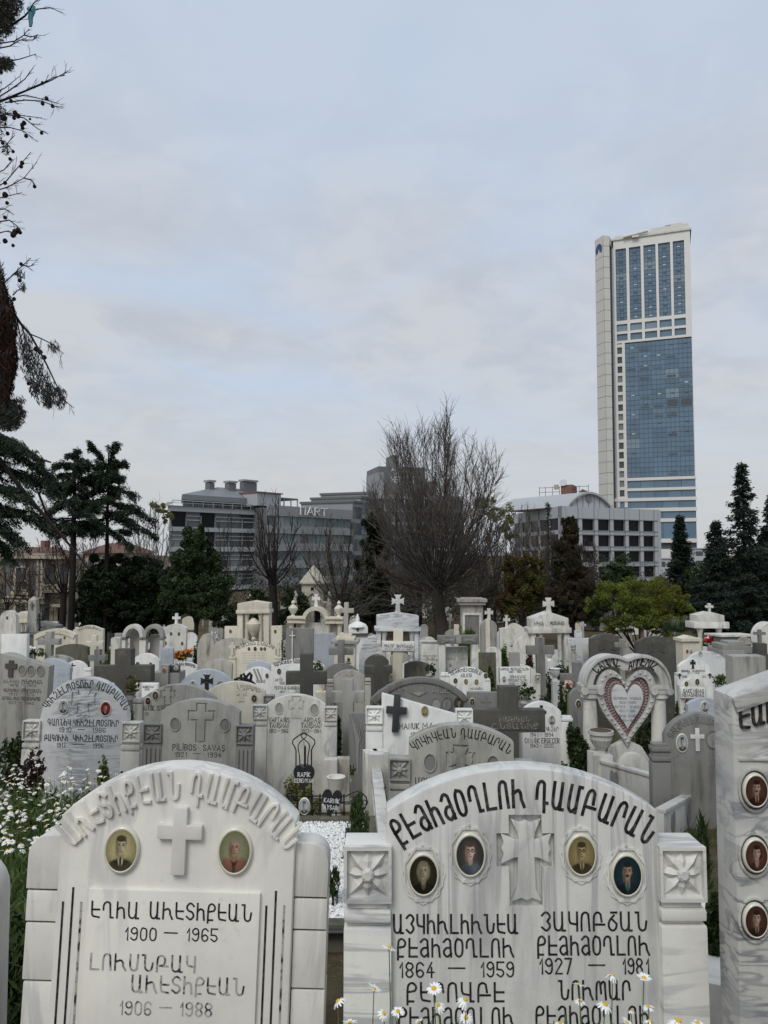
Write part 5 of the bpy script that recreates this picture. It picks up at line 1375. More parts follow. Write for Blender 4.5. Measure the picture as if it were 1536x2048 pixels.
g.plate(764, 828, 1285, 1302, .03, 'marble_clean', 'name_plate'); g.text([('ՖԻԼՈՐ', 768, 788, 1295, 5.5), ('ՇԻՐԻՆԵԱՆ', 793, 826, 1295, 5.5), ('31.07.1924 — 1987', 770, 824, 1300, 3)], y=-.0315, off=.04, res=1)
g = Grave('inscribed_gravestone', 'white slab with lines of small letters left of the lintel tomb', 843, 880, 1285, 16, 'marble_white', 'rect', th=.12); g.text([('ԱԼԻՍ ՊԵՐԿԵՐ', 846, 874, 1314, 3), ('1903 - 1971', 853, 868, 1318, 2.5), ('ՀԱՅԿՈՒՀԻ', 846, 876, 1322, 3.5)], off=.05, res=1)
MB().box(-.24, .24, -.03, .14, g.h, g.h + .03).build('cap', 'marble_white', g.root)
g = Grave('dark_gravestone', 'tall dark streaked slab with thin white cross', 572, 627, 1257, 17, 'stone_grey', 'rect', th=.16); g.cross(585, 1262, 1318, 11, 2.2, arm=1271, dep=.03, mat='marble_clean')
# ------------------------------------------------------------ monuments
def portico(name, label, xl, xr, ya, ye, yl, yb, d, mat, cols, cw, cross=None, ledge=4, piers=None, pw=8, wings=None, back=None, depth=.55):
    g = Grave(name, label, xl, xr, ya, d, mat, slab=False, cat='tomb')
    w = g.w
    ze, zl, zb2 = g.p(g.cx, ye)[1], g.p(g.cx, yl)[1], g.p(g.cx, yb)[1]
    MB().prism([(-w / 2, zl), (w / 2, zl), (w / 2, ze), (0, g.h), (-w / 2, ze)], 0, depth).build('pediment', mat, g.root, bevel=.006)
    l = ledge * g.k
    MB().box(-w / 2 - l, w / 2 + l, -.05, depth + .05, zb2, zl - .002).build('entablature', mat, g.root, bevel=.006)
    MB().box(-w / 2 - l, w / 2 + l, -.12, depth + .2, 0, .22).build('plinth', mat, g.root, bevel=.008)
    r = cw * g.k / 2
    for c in cols:
        x = g.p(c, yb)[0]
        MB().lathe([(r * 1.35, .22), (r * 1.35, .28), (r * 1.05, .32), (r * .98, zb2 - .16), (r * 1.1, zb2 - .14), (r * 1.35, zb2 - .07), (r * 1.45, zb2)], 12, (x, r * 1.6, 0)).build('column', mat, g.root, smooth=40)
    for c in (piers or []):
        x = g.p(c, yb)[0]; q = pw * g.k / 2
        MB().box(x - q, x + q, .02, depth - .04, .22, zb2).build('pier', mat, g.root, bevel=.005)
    if cross:
        st, yt, wp, tp, arm = cross
        zt = g.p(g.cx, yt)[1]; za = g.p(g.cx, arm)[1]
        pts = [(x, g.h - .02 + z) for x, z in cross_poly(wp * g.k, zt - g.h + .02, tp * g.k, za - g.h + .02, st)]
        MB().prism(pts, .04, .14).build('finial_cross', mat, g.root, bevel=.004)
    if back:
        MB().box(-w / 2 * back, w / 2 * back, depth - .12, depth - .02, .22, zb2 - .004).build('back_wall', mat, g.root)
    for (a, b, yt, rd) in (wings or []):        # quarter round or square wing walls
        x0, z1 = g.p(a, yt); x1, _ = g.p(b, yt)
        if rd: pts = [(x0, 0), (x1, 0)] + ([(x1, z1 - .05)] + [(x1 - (x1 - x0) * math.sin(t), z1 - .55 * (1 - math.cos(t)) - .05) for t in [math.pi / 2 * k / 7 for k in range(1, 8)]] if rd < 0 else [(x0 + (x1 - x0) * math.sin(t), z1 - .55 * (1 - math.cos(t)) - .05) for t in [math.pi / 2 * k / 7 for k in range(7, -1, -1)]])
        else: pts = [(x0, 0), (x1, 0), (x1, z1), (x0, z1)]
        MB().prism(pts, .12, .26).build('wing_wall', mat, g.root, bevel=.004)
    return g

g = portico('columned_tomb', 'white columned tomb with gabled top and cross, red roses inside', 1397, 1451, 1224, 1231, 1244, 1257, 21, 'marble_white', [1405, 1443], 9, ('bud', 1207, 15, 3, 1214), 8, wings=[(1376, 1400, 1300, 0)])
g = portico('columned_tomb', 'white gabled tomb with arched wings, black lettering and flared cross on top', 1061, 1137, 1224, 1237, 1256, 1266, 21, 'marble_white', [1082, 1120], 8, ('pattee', 1196, 22, 7, 1208), 5, piers=[1067, 1134], pw=10, wings=[(1025, 1062, 1265, -1), (1139, 1162, 1270, 1)])
g.text([('ԵՐԷԱՆ', 1069, 1087, 1250, 6.5), ('ՊԱՏԱՃԵԱՆ', 1101, 1129, 1250, 6.5)], off=.03, res=1)
g = portico('columned_tomb', 'grey marble tomb with plain gabled block and leafy khachkar cross on top', 754, 838, 1226, 1232, 1255, 1263, 17, 'marble_bands', [769, 825], 9, ('khach', 1189, 26, 8, 1203), 4, piers=[758, 834], pw=8, wings=[(719, 754, 1267, -1), (838, 870, 1268, 1)])
g = portico('columned_tomb', 'cream columned tomb with urn between four pillars and low portrait wings', 474, 538, 1202, 1207, 1220, 1227, 24, 'marble_cream', [492, 520], 8, None, 2, piers=[479, 532], pw=11, wings=[(446, 473, 1253, 0), (539, 562, 1253, 0)])
g.cross(506, 1203, 1217, 8, 1.6, arm=1207, dep=.01); g.med(458, 1263, 3, 4.2, 'm', y=.12); g.med(549, 1264, 3, 4.2, 'm', y=.12)
x, z = g.p(505, 1279); MB().lathe([(.08, 0), (.05, .06), (.06, .1), (.2, .3), (.24, .48), (.24, .5), (.2, .52), (.14, .6), (.05, .68)], 16, (x, .1, z)).build('urn', 'marble_cream', g.root)
MB().prism([(-.36, 0), (.36, 0), (.36, 1.6)] + arc_top(.72, 1.6, 1.85) + [(-.36, 1.6)], .3, .42).build('inner_stone', 'marble_white', g.root)

# tall door shaped tomb behind the bushes
g = Grave('door_tomb', 'tall grey tomb like a door frame with heavy cornice behind the green bush', 922, 966, 1196, 38, 'stone_mid', 'rect', th=.9, cat='tomb')
a, b = g.w / 2, g.h
MB().box(-a - .12, a + .12, -.16, 1.0, b - .35, b - .2).box(-a - .2, a + .2, -.24, 1.05, b - .2, b - .05).build('cornice', 'stone_mid', g.root)
MB().band([(-a + .08, .2), (a - .08, .2), (a - .08, b - .75), (-a + .08, b - .75)], [(-a + .2, .2), (a - .2, .2), (a - .2, b - .87), (-a + .2, b - .87)], -.07, 0).build('frame', 'marble_white', g.root)
MB().box(-a + .2, a - .2, -.012, 0, .2, b - .87).build('door_panel', 'stone_grey', g.root)
for q in (915,): MB().box(-a - .35, -a - .1, -.02, .4, 0, b * .58).build('side_post', 'marble_cream', g.root)
# lintel tomb
g = Grave('lintel_tomb', 'open frame tomb of two posts and a carved grey lintel around a cross slab', 877, 959, 1272, 15, 'stone_mid', slab=False, cat='tomb')
zl = g.p(918, 1288)[1]
for a, b in ((878, 891), (944, 958)):
    x0, x1 = g.p(a, 1288)[0], g.p(b, 1288)[0]; MB().box(x0, x1, .02, .2, 0, zl - .002).build('post', 'marble_white', g.root, bevel=.005)
MB().box(-g.w / 2, g.w / 2, 0, .24, zl, g.h).build('lintel', 'stone_grey', g.root, bevel=.006)
mb = MB()
for sgn in (-1, 1):
    for k in range(4): mb.tube([(sgn * .08, -.004, zl + .03 + k * .03), (sgn * .34, -.006, zl + .02 + (3 - k) * .035)], .007, 4)
mb.box(-.05, .05, -.02, .001, zl + .01, g.h - .01)
mb.build('lintel_carving', 'stone_mid', g.root)
x0, x1 = g.p(895, 1297)[0], g.p(940, 1297)[0]; zt = g.p(918, 1297)[1]
MB().box(x0, x1, .25, .36, 0, zt).build('slab', 'marble_white', g.root, bevel=.006)
g.cross(918, 1302, 1328, 14, 4, arm=1312, dep=.012, y=.25, mat='marble_clean'); g.med(904, 1333, 3, 4, 'k', y=.25)
g.text([('ՍԱՐԻԵԱՆ', 897, 914, 1323, 4), ('ԱԼԻՍ', 924, 938, 1323, 4)], 'faint_ink', y=.2485, off=.03, res=1)
# cross on a pedestal
g = Grave('pedestal_cross', 'worn cream cross on a moulded pedestal beside the blue white slab', 676, 706, 1206, 16, 'marble_cream', slab=False, cat='cross')
zc, zp = g.p(691, 1268)[1], g.p(691, 1280)[1]
MB().prism([(x, z) for x, z in [(a, zc + b) for a, b in cross_poly(g.w, g.h - zc, 8.5 * g.k, (g.h - zc) * .74)]], .1, .24).build('cross_body', 'stone_weather', g.root, bevel=.005)
MB().box(-.13, .13, .02, .3, zp + .06, zc).box(-.2, .2, -.04, .36, zp, zp + .06).build('step', 'marble_cream', g.root, bevel=.004)
MB().box(-.29, .29, -.12, .46, zp - .07, zp - .002).build('cap', 'stone_mid', g.root, bevel=.006); MB().box(-.22, .22, -.04, .38, 0, zp - .071).build('pedestal', 'marble_cream', g.root, bevel=.006)
# twin arches
g = Grave('twin_arch_tomb', 'two joined white marble arches on short pillars left of the cross topped stone', 243, 325, 1249, 20, 'marble_white', slab=False, cat='tomb')
for c, mt, ro in ((-.275, 'marble_white', 0), (.275, 'stone_mid', 0)):
    zs = g.p(284, 1275)[1]; zt = g.h
    ro_, ri = .28, .19
    arcp = lambda r: [(c + r * math.cos(math.pi * k / 14), zs + (zt - zs) * r / ro_ * math.sin(math.pi * k / 14)) for k in range(15)]
    MB().band(arcp(ro_), arcp(ri), 0, .22, closed=False).build('arch', mt, g.root, bevel=.004)
    for sx in (-1, 1):
        x = c + sx * (ro_ + ri) / 2
        MB().box(x - .06, x + .06, -.03, .25, zs - .05, zs - .002).build('capital', 'stone_grey', g.root); MB().box(x - .045, x + .045, .0, .2, 0, zs - .051).build('pillar', 'marble_white', g.root, bevel=.004)
    MB().box(c - .17, c + .17, .3, .4, 0, zs + (.18 if c < 0 else .04)).build('name_slab', 'stone_mid', g.root)
# cross topped white stone
g = Grave('cross_top_gravestone', 'white arched stone with four ovals and a small cross on top beside orange flowers', 328, 372, 1248, 25, 'marble_white', 'arch', 1256, th=.16)
zt = g.p(350, 1227)[1]
MB().prism([(x, g.h - .02 + z) for x, z in cross_poly(16 * g.k, zt - g.h + .02, 5 * g.k, (zt - g.h) * .62)], .03, .12).build('finial_cross', 'marble_clean', g.root)
for px, py in ((341, 1268), (357, 1268), (330, 1287), (364, 1287)): g.med(px, py, 2.6, 3.8, 'm', rim='stone_grey')
# wide cream tombs on the left
g = Grave('wide_tomb', 'wide cream arched tomb wall behind the pale grey cross', 67, 150, 1258, 22, 'marble_cream', 'arch', 1270, th=.2, cat='tomb')
oo = outline('arch', g.w, g.h, g.rise); ii = [(x * .9, z * .94) for x, z in oo]; MB().band(oo[2:], ii[2:], -.03, 0, closed=False).build('raised_border', 'marble_cream', g.root)
for px in (87, 128): g.med(px, 1276, 2.5, 3.5, 'm')
g = Grave('inscribed_gravestone', 'cream shouldered stone with dark arc heading beside the dark bush', 147, 206, 1251, 23.5, 'marble_cream', 'shoulder', 1259, th=.16, q=.12); g.arct('ՍԱՆԴԱԼՃԵԱՆ', (158, 1262), (177, 1257), (200, 1263), 4.5, off=.05, res=1)
# obelisk
g = Grave('obelisk', 'tall tapering stone obelisk with engraved cross at the far left', 60, 78, 1192, 25, 'stone_mid', slab=False, cat='obelisk')
zb = g.p(69, 1262)[1]; h = g.h
MB().add([(x, y, z) for s_, z in ((.17, zb), (.12, h - .12)) for x, y in ((-s_, -s_), (s_, -s_), (s_, s_), (-s_, s_))] + [(0, 0, h)], [(3, 2, 1, 0), (0, 1, 5, 4), (1, 2, 6, 5), (2, 3, 7, 6), (3, 0, 4, 7), (4, 5, 8), (5, 6, 8), (6, 7, 8), (7, 4, 8)]).build('shaft', 'stone_mid', g.root, smooth=0)
MB().box(-.3, .3, -.3, .3, zb - .1, zb - .001).box(-.24, .24, -.24, .24, 0, zb - .101).build('pedestal', 'stone_grey', g.root); g.cross(69, 1203, 1218, 8, 1.2, arm=1208, dep=.2, back=-.1, mat='carve')
g = Grave('family_gravestone', 'pale stone with one curved shoulder and portrait at the far left edge', -2, 30, 1221, 24, 'marble_white', 'arch', 1236, th=.2); g.med(12, 1236, 2.6, 4, 'm')
g = portico('small_aedicule', 'small gabled stone shrine with two columns left of the obelisk', 27, 57, 1223, 1229, 1240, 1246, 27, 'marble_cream', [41, 49], 4, None, 2)
Grave('plain_gravestone', 'low grey sloping roof shaped stone right of the obelisk', 76, 110, 1243, 26, 'stone_grey', 'slantR', 1252, th=.6)
# gate like arch with urns
g = Grave('arched_gateway_tomb', 'pale tomb with raised central arch, small cross and two urns before the chapel', 574, 686, 1236, 31, 'marble_cream', slab=False, cat='tomb')
zt, zb = g.p(630, 1238)[1], g.p(630, 1247)[1]
w2 = g.w / 2; ra = .42
for sx in (-1, 1):
    a, b = sorted((sx * ra, sx * w2)); MB().box(a, b, 0, .5, zb, zt).box(a, b, -.08, .58, zt, zt + .08).build('entablature', 'marble_cream', g.root)
    for x in (sx * .52, sx * (w2 - .15)): MB().lathe([(.13, 0), (.11, .1), (.10, zb - .1), (.14, zb)], 12, (x, .2, 0)).build('column', 'marble_cream', g.root)
    MB().lathe([(.12, 0), (.06, .08), (.2, .3), (.2, .36), (.1, .46), (.05, .5), (.09, .58), (.02, .68)], 14, (sx * (w2 - .2), .2, zt + .08)).build('urn', 'marble_cream', g.root)
f = lambda r: [(r * math.cos(math.pi * k / 14), zt - .05 + r * math.sin(math.pi * k / 14)) for k in range(15)]
MB().band(f(.56), f(.40), -.05, .55, closed=False).build('arch', 'marble_cream', g.root)
za = zt - .05 + .55
MB().prism([(x, za + z) for x, z in cross_poly(.32, .52, .1, .34, 'pattee')], .15, .25).build('finial_cross', 'marble_clean', g.root)
MB().box(-w2 + .3, w2 - .3, .42, .5, 0, zb).build('back_wall', 'marble_white', g.root)
# chapel mausoleum with conical drum
cg = Grave('chapel', 'small stone chapel with conical dome and arched doorway behind the tombs', 584, 664, 1190, 52, 'chapel_stone', slab=False, cat='chapel')
zw = cg.p(622, 1196)[1]; ww = cg.w / 2
op = [(.62 * math.cos(math.pi * k / 12), 1.75 + .62 * math.sin(math.pi * k / 12)) for k in range(13)]
body = [(-ww, 0), (-.62, 0)] + op[::-1] + [(.62, 0), (ww, 0), (ww, zw - .35), (.75, zw - .2), (0, zw + .45), (-.75, zw - .2), (-ww, zw - .35)]
MB().prism(body, 0, .3).build('front_wall', 'chapel_stone', cg.root, smooth=0)
MB().box(-ww, ww, .31, 2.8, 0, zw - .36).build('nave', 'chapel_stone', cg.root, smooth=0)
MB().box(-.6, .6, .301, .309, 0, 2.3).build('doorway', 'glass_dark', cg.root, smooth=0)
fo_ = [(x * 1.28, 1.75 + (z - 1.75) * 1.28) for x, z in op]; MB().band(fo_, op, -.09, 0, closed=False).build('door_arch', 'chapel_stone', cg.root)
MB().band([(-1.0, zw - .35), (0, zw + .55), (1.0, zw - .35)], [(-.78, zw - .35), (0, zw + .35), (.78, zw - .35)], -.12, 0, closed=False).build('gable_moulding', 'chapel_stone', cg.root, smooth=0)
for x in (-ww + .12, -.82, .82, ww - .12): MB().lathe([(.1, 0), (.085, .15), (.08, zw - .6), (.12, zw - .4)], 10, (x, -.06, 0)).build('column', 'chapel_stone', cg.root)
dz = zw + .1
q_ = (cg.p(622, 1131)[1] - dz) / 3.35
MB().lathe([(.85, dz - .5), (.85, dz + 1.15 * q_), (1.02, dz + 1.3 * q_), (1.02, dz + 1.42 * q_)], 12, (0, 1.5, 0)).build('drum', 'chapel_stone', cg.root, smooth=0)
for k in range(12):
    a = 2 * math.pi * (k + .5) / 12; x, y = .84 * math.cos(a), 1.5 + .84 * math.sin(a)
    MB().box(-.1, .1, -.02, .05, dz + .35 * q_, dz + 1.0 * q_).build('drum_window', 'glass_dark', cg.root, smooth=0)
    o = cg.root.children[-1]; o.location = (x, y, 0); o.rotation_euler = (0, 0, a + math.pi / 2)
MB().lathe([(1.02, dz + 1.421 * q_), (.75, dz + 2.0 * q_), (.42, dz + 2.65 * q_), (.12, dz + 3.2 * q_), (.03, dz + 3.35 * q_)], 12, (0, 1.5, 0)).build('dome', 'chapel_stone', cg.root, smooth=0)
for sx in (-1, 1): MB().lathe([(.14, zw - .36), (.14, zw + .1), (.2, zw + .12), (.03, zw + .5)], 8, (sx * (ww - .2), .4, 0)).build('pinnacle', 'chapel_stone', cg.root, smooth=0)

# ------------------------------------------------------------ heart monument
g = Grave('heart_monument', 'ornate grey monument with inscribed heart framed by pink roses under a double arch', 1166, 1340, 1312, 9.4, 'stone_heart', slab=False, cat='gravestone')
H = lambda y: g.p(1250, y)[1]
X = lambda x: g.p(x, 1420)[0]
def dbl(q, zspring, n=16):                 # outline of two joined arcs, right to left
    right = []
    for k in range(n + 1):
        t = R(k * 140 / n); c = math.cos(t)
        px = 1284 + (56 if c > 0 else 44) * q * c
        right.append((X(px) - X(1253), zspring + (H(1311) - zspring) * q * (math.sin(t) if c > 0 else math.sin(t) ** .5)))
    right = [p for p in right if p[0] > .004]
    return [(x + X(1253), z) for x, z in right] + [(-x + X(1253), z) for x, z in right[::-1]]
zs = H(1372)
oo, ii = dbl(1.0, zs), dbl(.66, zs)
m = min(len(oo), len(ii))
import itertools
def resample(pts, n):
    L = [0]
    for a, b in zip(pts, pts[1:]): L.append(L[-1] + math.hypot(b[0] - a[0], b[1] - a[1]))
    out = []
    for k in range(n):
        t = L[-1] * k / (n - 1); j = max(i for i in range(len(L)) if L[i] <= t + 1e-9); j = min(j, len(pts) - 2)
        f_ = (t - L[j]) / max(L[j + 1] - L[j], 1e-9); out.append((pts[j][0] + (pts[j + 1][0] - pts[j][0]) * f_, pts[j][1] + (pts[j + 1][1] - pts[j][1]) * f_))
    return out
oo, ii = resample(oo, 41), resample(ii, 41)
MB().band(oo, ii, -.05, .22, closed=False).build('double_arch', 'stone_heart', g.root, bevel=.004)
o2 = [(x * 1.0, z + .02) for x, z in oo]; i2 = [(x + (ii[j][0] - x) * .16, z + (ii[j][1] - z) * .16) for j, (x, z) in enumerate(oo)]; MB().band(o2, i2, -.085, -.03, closed=False).build('arch_moulding', 'stone_heart', g.root, bevel=.003)
mb = MB()
def on_arc(tx, px0, px1):
    k0, k1 = X(px0), X(px1)
    lay, tot = layout(tx, .16)
    for x, wd, st in lay:
        c = k0 + (k1 - k0) * (x + wd / 2) / tot
        j = min(range(41), key=lambda q: abs((oo[q][0] + ii[q][0]) / 2 - c)); mz = (oo[j][1] + ii[j][1]) / 2
        ang = (math.atan2(oo[j][1] - ii[j][1], oo[j][0] - ii[j][0]) - math.pi / 2) * .8
        ca, sa = math.cos(ang), math.sin(ang)
        for i, s_ in enumerate(st):
            P = [((p[0] * .125 - wd / 2) / max(wd, .25) * .040, p[1] / 6 * .105 - .053) for p in chaikin(s_)]
            ribbon(mb, [(c + u * ca - z * sa, mz + u * sa + z * ca) for u, z in P], .017, -.05 - i * .0008, .006)
on_arc('CANIMIZ', 1186, 1236); on_arc('ANNEMİZ', 1256, 1312)
mb.build('inscription', 'ink', g.root, smooth=0, normals=False)
for a in (1183, 1322):
    x = X(a); zc = H(1378)
    MB().box(x - .13, x + .13, -.06, .2, zc - .0, H(1370)).box(x - .12, x + .12, -.05, .19, H(1388), zc - .001).build('capital', 'stone_heart', g.root, bevel=.006)
    for sx in (-1, 1): MB().lathe([(.045, -.02), (.045, .02)], 12).build('volute', 'stone_heart', g.root, smooth=40); o = g.root.children[-1]; o.rotation_euler = (R(90), 0, 0); o.location = (x + sx * .10, -.06, H(1381))
    MB().lathe([(.11, H(1560)), (.10, H(1550)), (.085, H(1400)), (.115, H(1396)), (.115, H(1389))], 16, (x, .06, 0)).build('column', 'marble_white', g.root, smooth=40)
    MB().box(x - .14, x + .14, -.1, .22, 0, H(1560)).build('column_base', 'stone_heart', g.root, bevel=.006)
def heart(px0, px1, y0, y1, n=22):
    cx = X((px0 + px1) / 2); hw = (X(px1) - X(px0)) / 2; z0, z1 = H(y1), H(y0)
    pts = []
    for k in range(2 * n):
        t = 2 * math.pi * k / (2 * n)
        x = 16 * math.sin(t) ** 3; z = 13 * math.cos(t) - 5 * math.cos(2 * t) - 2 * math.cos(3 * t) - math.cos(4 * t)
        pts.append((cx + hw * math.copysign(abs(x / 16) ** .82, x), z0 + (z1 - z0) * (z + 17) / 29))
    return pts[::-1]
hA, hB, hC, hD = heart(1192, 1312, 1338, 1492), heart(1207, 1300, 1353, 1476), heart(1222, 1285, 1368, 1458), heart(1208, 1299, 1354, 1474)
MB().band(hA, hB, -.03, .1).build('heart_frame', 'stone_heart', g.root, bevel=.004)
MB().prism(hD, .02, .08).build('rose_bed', 'carve', g.root)
MB().prism(hC, -.04, .02).build('heart_plaque', 'marble_bands', g.root, bevel=.004)
rng = random.Random(3)
rose = MB()
for i in range(5):
    a = i * 1.257; rose.add([(0, -.7, 0), (.75 * math.cos(a), -.25, .75 * math.sin(a)), (1.0 * math.cos(a + .6), 0, 1.0 * math.sin(a + .6)), (.75 * math.cos(a + 1.25), -.3, .75 * math.sin(a + 1.25))], [(0, 1, 2, 3)])
rm = rose.mesh('rose_relief', 'pink_petal', smooth=0, normals=False)
leafb = rose.mesh('bud_relief', 'stone_heart', smooth=0, normals=False)
t2 = NT('rose_stone', .7, .2); t2.col(t2.mix(t2.noise(t2.pos(), 40, 4), (.30, .15, .155), (.36, .30, .29))); rm.materials.clear(); rm.materials.append(M['rose_stone'])
for k in range(56):
    q = resample(hB + hB[:1], 57)[k]; r = resample(hC + hC[:1], 57)[k]
    for f_ in (.3, .75):
        o = link('carved_rose', rm, g.root); o.location = (q[0] + (r[0] - q[0]) * f_, .015, q[1] + (r[1] - q[1]) * f_); s_ = .019 + .006 * rng.random(); o.scale = (s_, .035, s_); o.rotation_euler = (0, rng.random() * 6, 0)
for k, q in enumerate(resample(heart(1199, 1306, 1345, 1484) + heart(1199, 1306, 1345, 1484)[:1], 37)[:36]):
    o = link('carved_bud', leafb, g.root); o.location = (q[0], -.028, q[1]); o.scale = (.024, .03, .024); o.rotation_euler = (0, k * .7, 0)
g.text([('ՎԵՐԺՈՒՀԻ', 1225, 1252, 1398, 5), ('ՀՆՃԵԱՆ', 1259, 1281, 1398, 5), ('1922—2000', 1236, 1270, 1406, 4.5), ('ԿԻՐԱԿ', 1226, 1247, 1415, 5), ('ԱՆՃԵԱՆ', 1259, 1281, 1415, 5), ('1921 — 1988', 1236, 1268, 1423, 4.5), ('ԵՒԳԻՆԷ', 1228, 1250, 1433, 5), ('ԱՆՃԵԱՆ', 1256, 1278, 1433, 5), ('1890—1945', 1237, 1270, 1442, 4.5)], 'dark_fill', y=-.0415, off=.0, res=1)
MB().prism([(X(1215), 0), (X(1300), 0), (X(1300), H(1520)), (X(1285), H(1495)), (X(1253), H(1480)), (X(1225), H(1495)), (X(1215), H(1520))], .02, .12).build('heart_stand', 'stone_heart', g.root, bevel=.004)
sc = [(X(1247) + (X(1281) - X(1247)) * math.cos(t), H(1532) + (H(1492) - H(1532)) * math.sin(t)) for t in [math.pi * k / 14 for k in range(15)]]
MB().prism(sc, -.35, -.25).build('fan_panel', 'marble_white', g.root, bevel=.004)
# railing in front, running towards the camera
def rail_panel(name, label, P, Q, h, mat, posts=True, ball=False, heartm=False, zoff=0):
    P, Q = Vector(P), Vector(Q); dv = Q - P
    root = thing(name, label, 'grave border', P, math.degrees(math.atan2(dv.y, dv.x)))
    L = math.hypot(dv.x, dv.y); dz = dv.z
    def bar(z0, z1, t, nm, x0=0, x1=None):
        x1 = L if x1 is None else x1
        MB().add([(x, y, z + dz * x / L) for x in (x0, x1) for y in (-t, t) for z in (z0, z1)], [(0, 1, 3, 2), (4, 6, 7, 5), (0, 4, 5, 1), (2, 3, 7, 6), (1, 5, 7, 3), (0, 2, 6, 4)]).build(nm, mat, root, bevel=.004)
    if heartm:
        bar(0, h, .03, 'panel')
        bar(h, h + .035, .045, 'coping')
        for q in (.25, .75):
            hp = [(16 * math.sin(t) ** 3 / 16 * .07, (13 * math.cos(t) - 5 * math.cos(2 * t) - 2 * math.cos(3 * t) - math.cos(4 * t)) / 29 * .26) for t in [2 * math.pi * k / 24 for k in range(24)]]
            for y0 in (-.04, .031): MB().prism([(L * q + x, h * .5 + z + dz * q) for x, z in hp], y0, y0 + .009).build('heart_relief', 'stone_grey', root)
    else:
        bar(0, h * .42, .04, 'base_rail'); bar(h * .78, h, .045, 'top_rail')
        n = max(2, int(L / .35))
        for k in range(n): 
            x = L * (k + .5) / n; bar(h * .42, h * .78, .035, 'stub', x - .05, x + .05)
    if posts:
        for x in (0, L):
            z0 = dz * x / L
            MB().box(x - .07, x + .07, -.07, .07, z0 - .1, z0 + h + .12).build('post', mat, root, bevel=.006)
    if ball: MB().lathe([(.02, h + .12), (.05, h + .14), (.085, h + .18), (.10, h + .24), (.085, h + .30), (.05, h + .335), (.01, h + .345)], 14, (L, 0, dz)).build('ball', 'stone_grey', root, smooth=60)
    return root
P, Q = W(1192, 1590, 9.0), W(1252, 1590, 7.4)
rail_panel('grave_border', 'grey border wall with carved hearts and a ball in front of the heart monument', (P.x, 9.0, G(9.0) + .1), (X(1262) + g.o.x, 7.6, G(7.6) + .05), .30, 'stone_heart', ball=True, heartm=True)
rail_panel('grave_border', 'grey heart carved border wall joining the ball post to the banded pillar', (X(1262) + g.o.x, 7.6, G(7.6) + .0), (W(1318, 1500, 6.6).x, 6.6, G(6.6) + .05), .27, 'stone_heart', posts=False, heartm=True)
# fluted planter urn at its left
pg = Grave('planter_urn', 'fluted stone planter on a block left of the heart', 1186, 1224, 1464, 8.9, 'stone_heart', slab=False, cat='planter')
zz0 = pg.p(1205, 1510)[1]
MB().box(-.11, .11, -.05, .17, 0, zz0).build('block', 'stone_heart', pg.root, bevel=.006)
mb = MB(); n = 36; prof = [(.05, 0), (.045, .04), (.09, .10), (.125, .17), (.125, .23)]
vs = [((r + (.006 if k % 2 else 0) * (1 if .05 < z < .2 else 0)) * math.cos(2 * math.pi * k / n), .06 + (r + (.006 if k % 2 else 0)) * math.sin(2 * math.pi * k / n), zz0 + z) for r, z in prof for k in range(n)]
mb.add(vs, [(i * n + k, i * n + (k + 1) % n, (i + 1) * n + (k + 1) % n, (i + 1) * n + k) for i in range(4) for k in range(n)])
mb.build('bowl', 'stone_heart', pg.root, smooth=0); MB().lathe([(.15, zz0 + .231), (.15, zz0 + .27)], 24, (0, .06, 0)).build('rim', 'stone_heart', pg.root, smooth=40); MB().lathe([(.13, zz0 + .271), (.12, zz0 + .275)], 20, (0, .06, 0)).build('earth', 'soil', pg.root)

# small oddments on the right, mid distance
g = Grave('portrait_pillar', 'short cream pillar with cap and two small portraits below the palm', 1367, 1402, 1283, 18, 'marble_cream', 'rect', th=.4)
MB().box(-g.w / 2 - .04, g.w / 2 + .04, -.05, .45, g.h, g.h + .07).prism([(-g.w / 2, g.h + .07), (g.w / 2, g.h + .07), (0, g.h + .13)], 0, .4).build('cap', 'marble_cream', g.root)
g.med(1376, 1303, 3, 4.5, 'l'); g.med(1384, 1303, 3, 4.5, 'k')
g = Grave('stepped_tomb', 'grey stepped block tomb right of the columned tomb with roses', 1448, 1490, 1301, 15.5, 'concrete', 'rect', th=.7, cat='tomb'); MB().box(-.05, .28, .1, .5, g.h, g.h + .17).box(-.2, -.06, .05, .6, g.h, g.h + .12).build('upper_block', 'concrete', g.root, bevel=.01)
g = Grave('shell_stone', 'round fluted shell shaped stone on a grey block near the right edge', 1481, 1507, 1294, 17.5, 'concrete', 'rect', th=.5)
mb = MB(); 
for k in range(9):
    a = math.pi * (k + .5) / 9; mb.tube([(0, .1, g.h + .05), (.19 * math.cos(a), .1, g.h + .05 + .17 * math.sin(a))], [.02, .035], 6)
mb.build('shell', 'stone_weather', g.root, smooth=60)
g = Grave('pedestal_cross', 'dark stone cross on stepped pedestal at the right edge', 1512, 1534, 1260, 17, 'stone_grey', slab=False, cat='cross')
zp = g.p(1523, 1287)[1]; MB().prism([(x, zp + z) for x, z in cross_poly(g.w, g.h - zp, .065, (g.h - zp) * .72)], .05, .13).build('cross_body', 'stone_grey', g.root); MB().box(-.11, .11, -.03, .22, zp - .25, zp).box(-.2, .2, -.1, .3, 0, zp - .251).build('pedestal', 'stone_dark', g.root, bevel=.006)
g = Grave('arched_tomb', 'white arched tomb front cut by the right edge', 1519, 1575, 1245, 19, 'marble_white', 'arch', 1268, th=.4, cat='tomb')
g = Grave('long_wall_tomb', 'long low dark tomb wall right of the columned tomb with roses', 1445, 1515, 1274, 20, 'stone_grey', 'rect', th=.8, cat='tomb'); MB().box(-g.w / 2 - .05, g.w / 2 + .05, -.05, .85, g.h, g.h + .05).build('coping', 'marble_white', g.root)
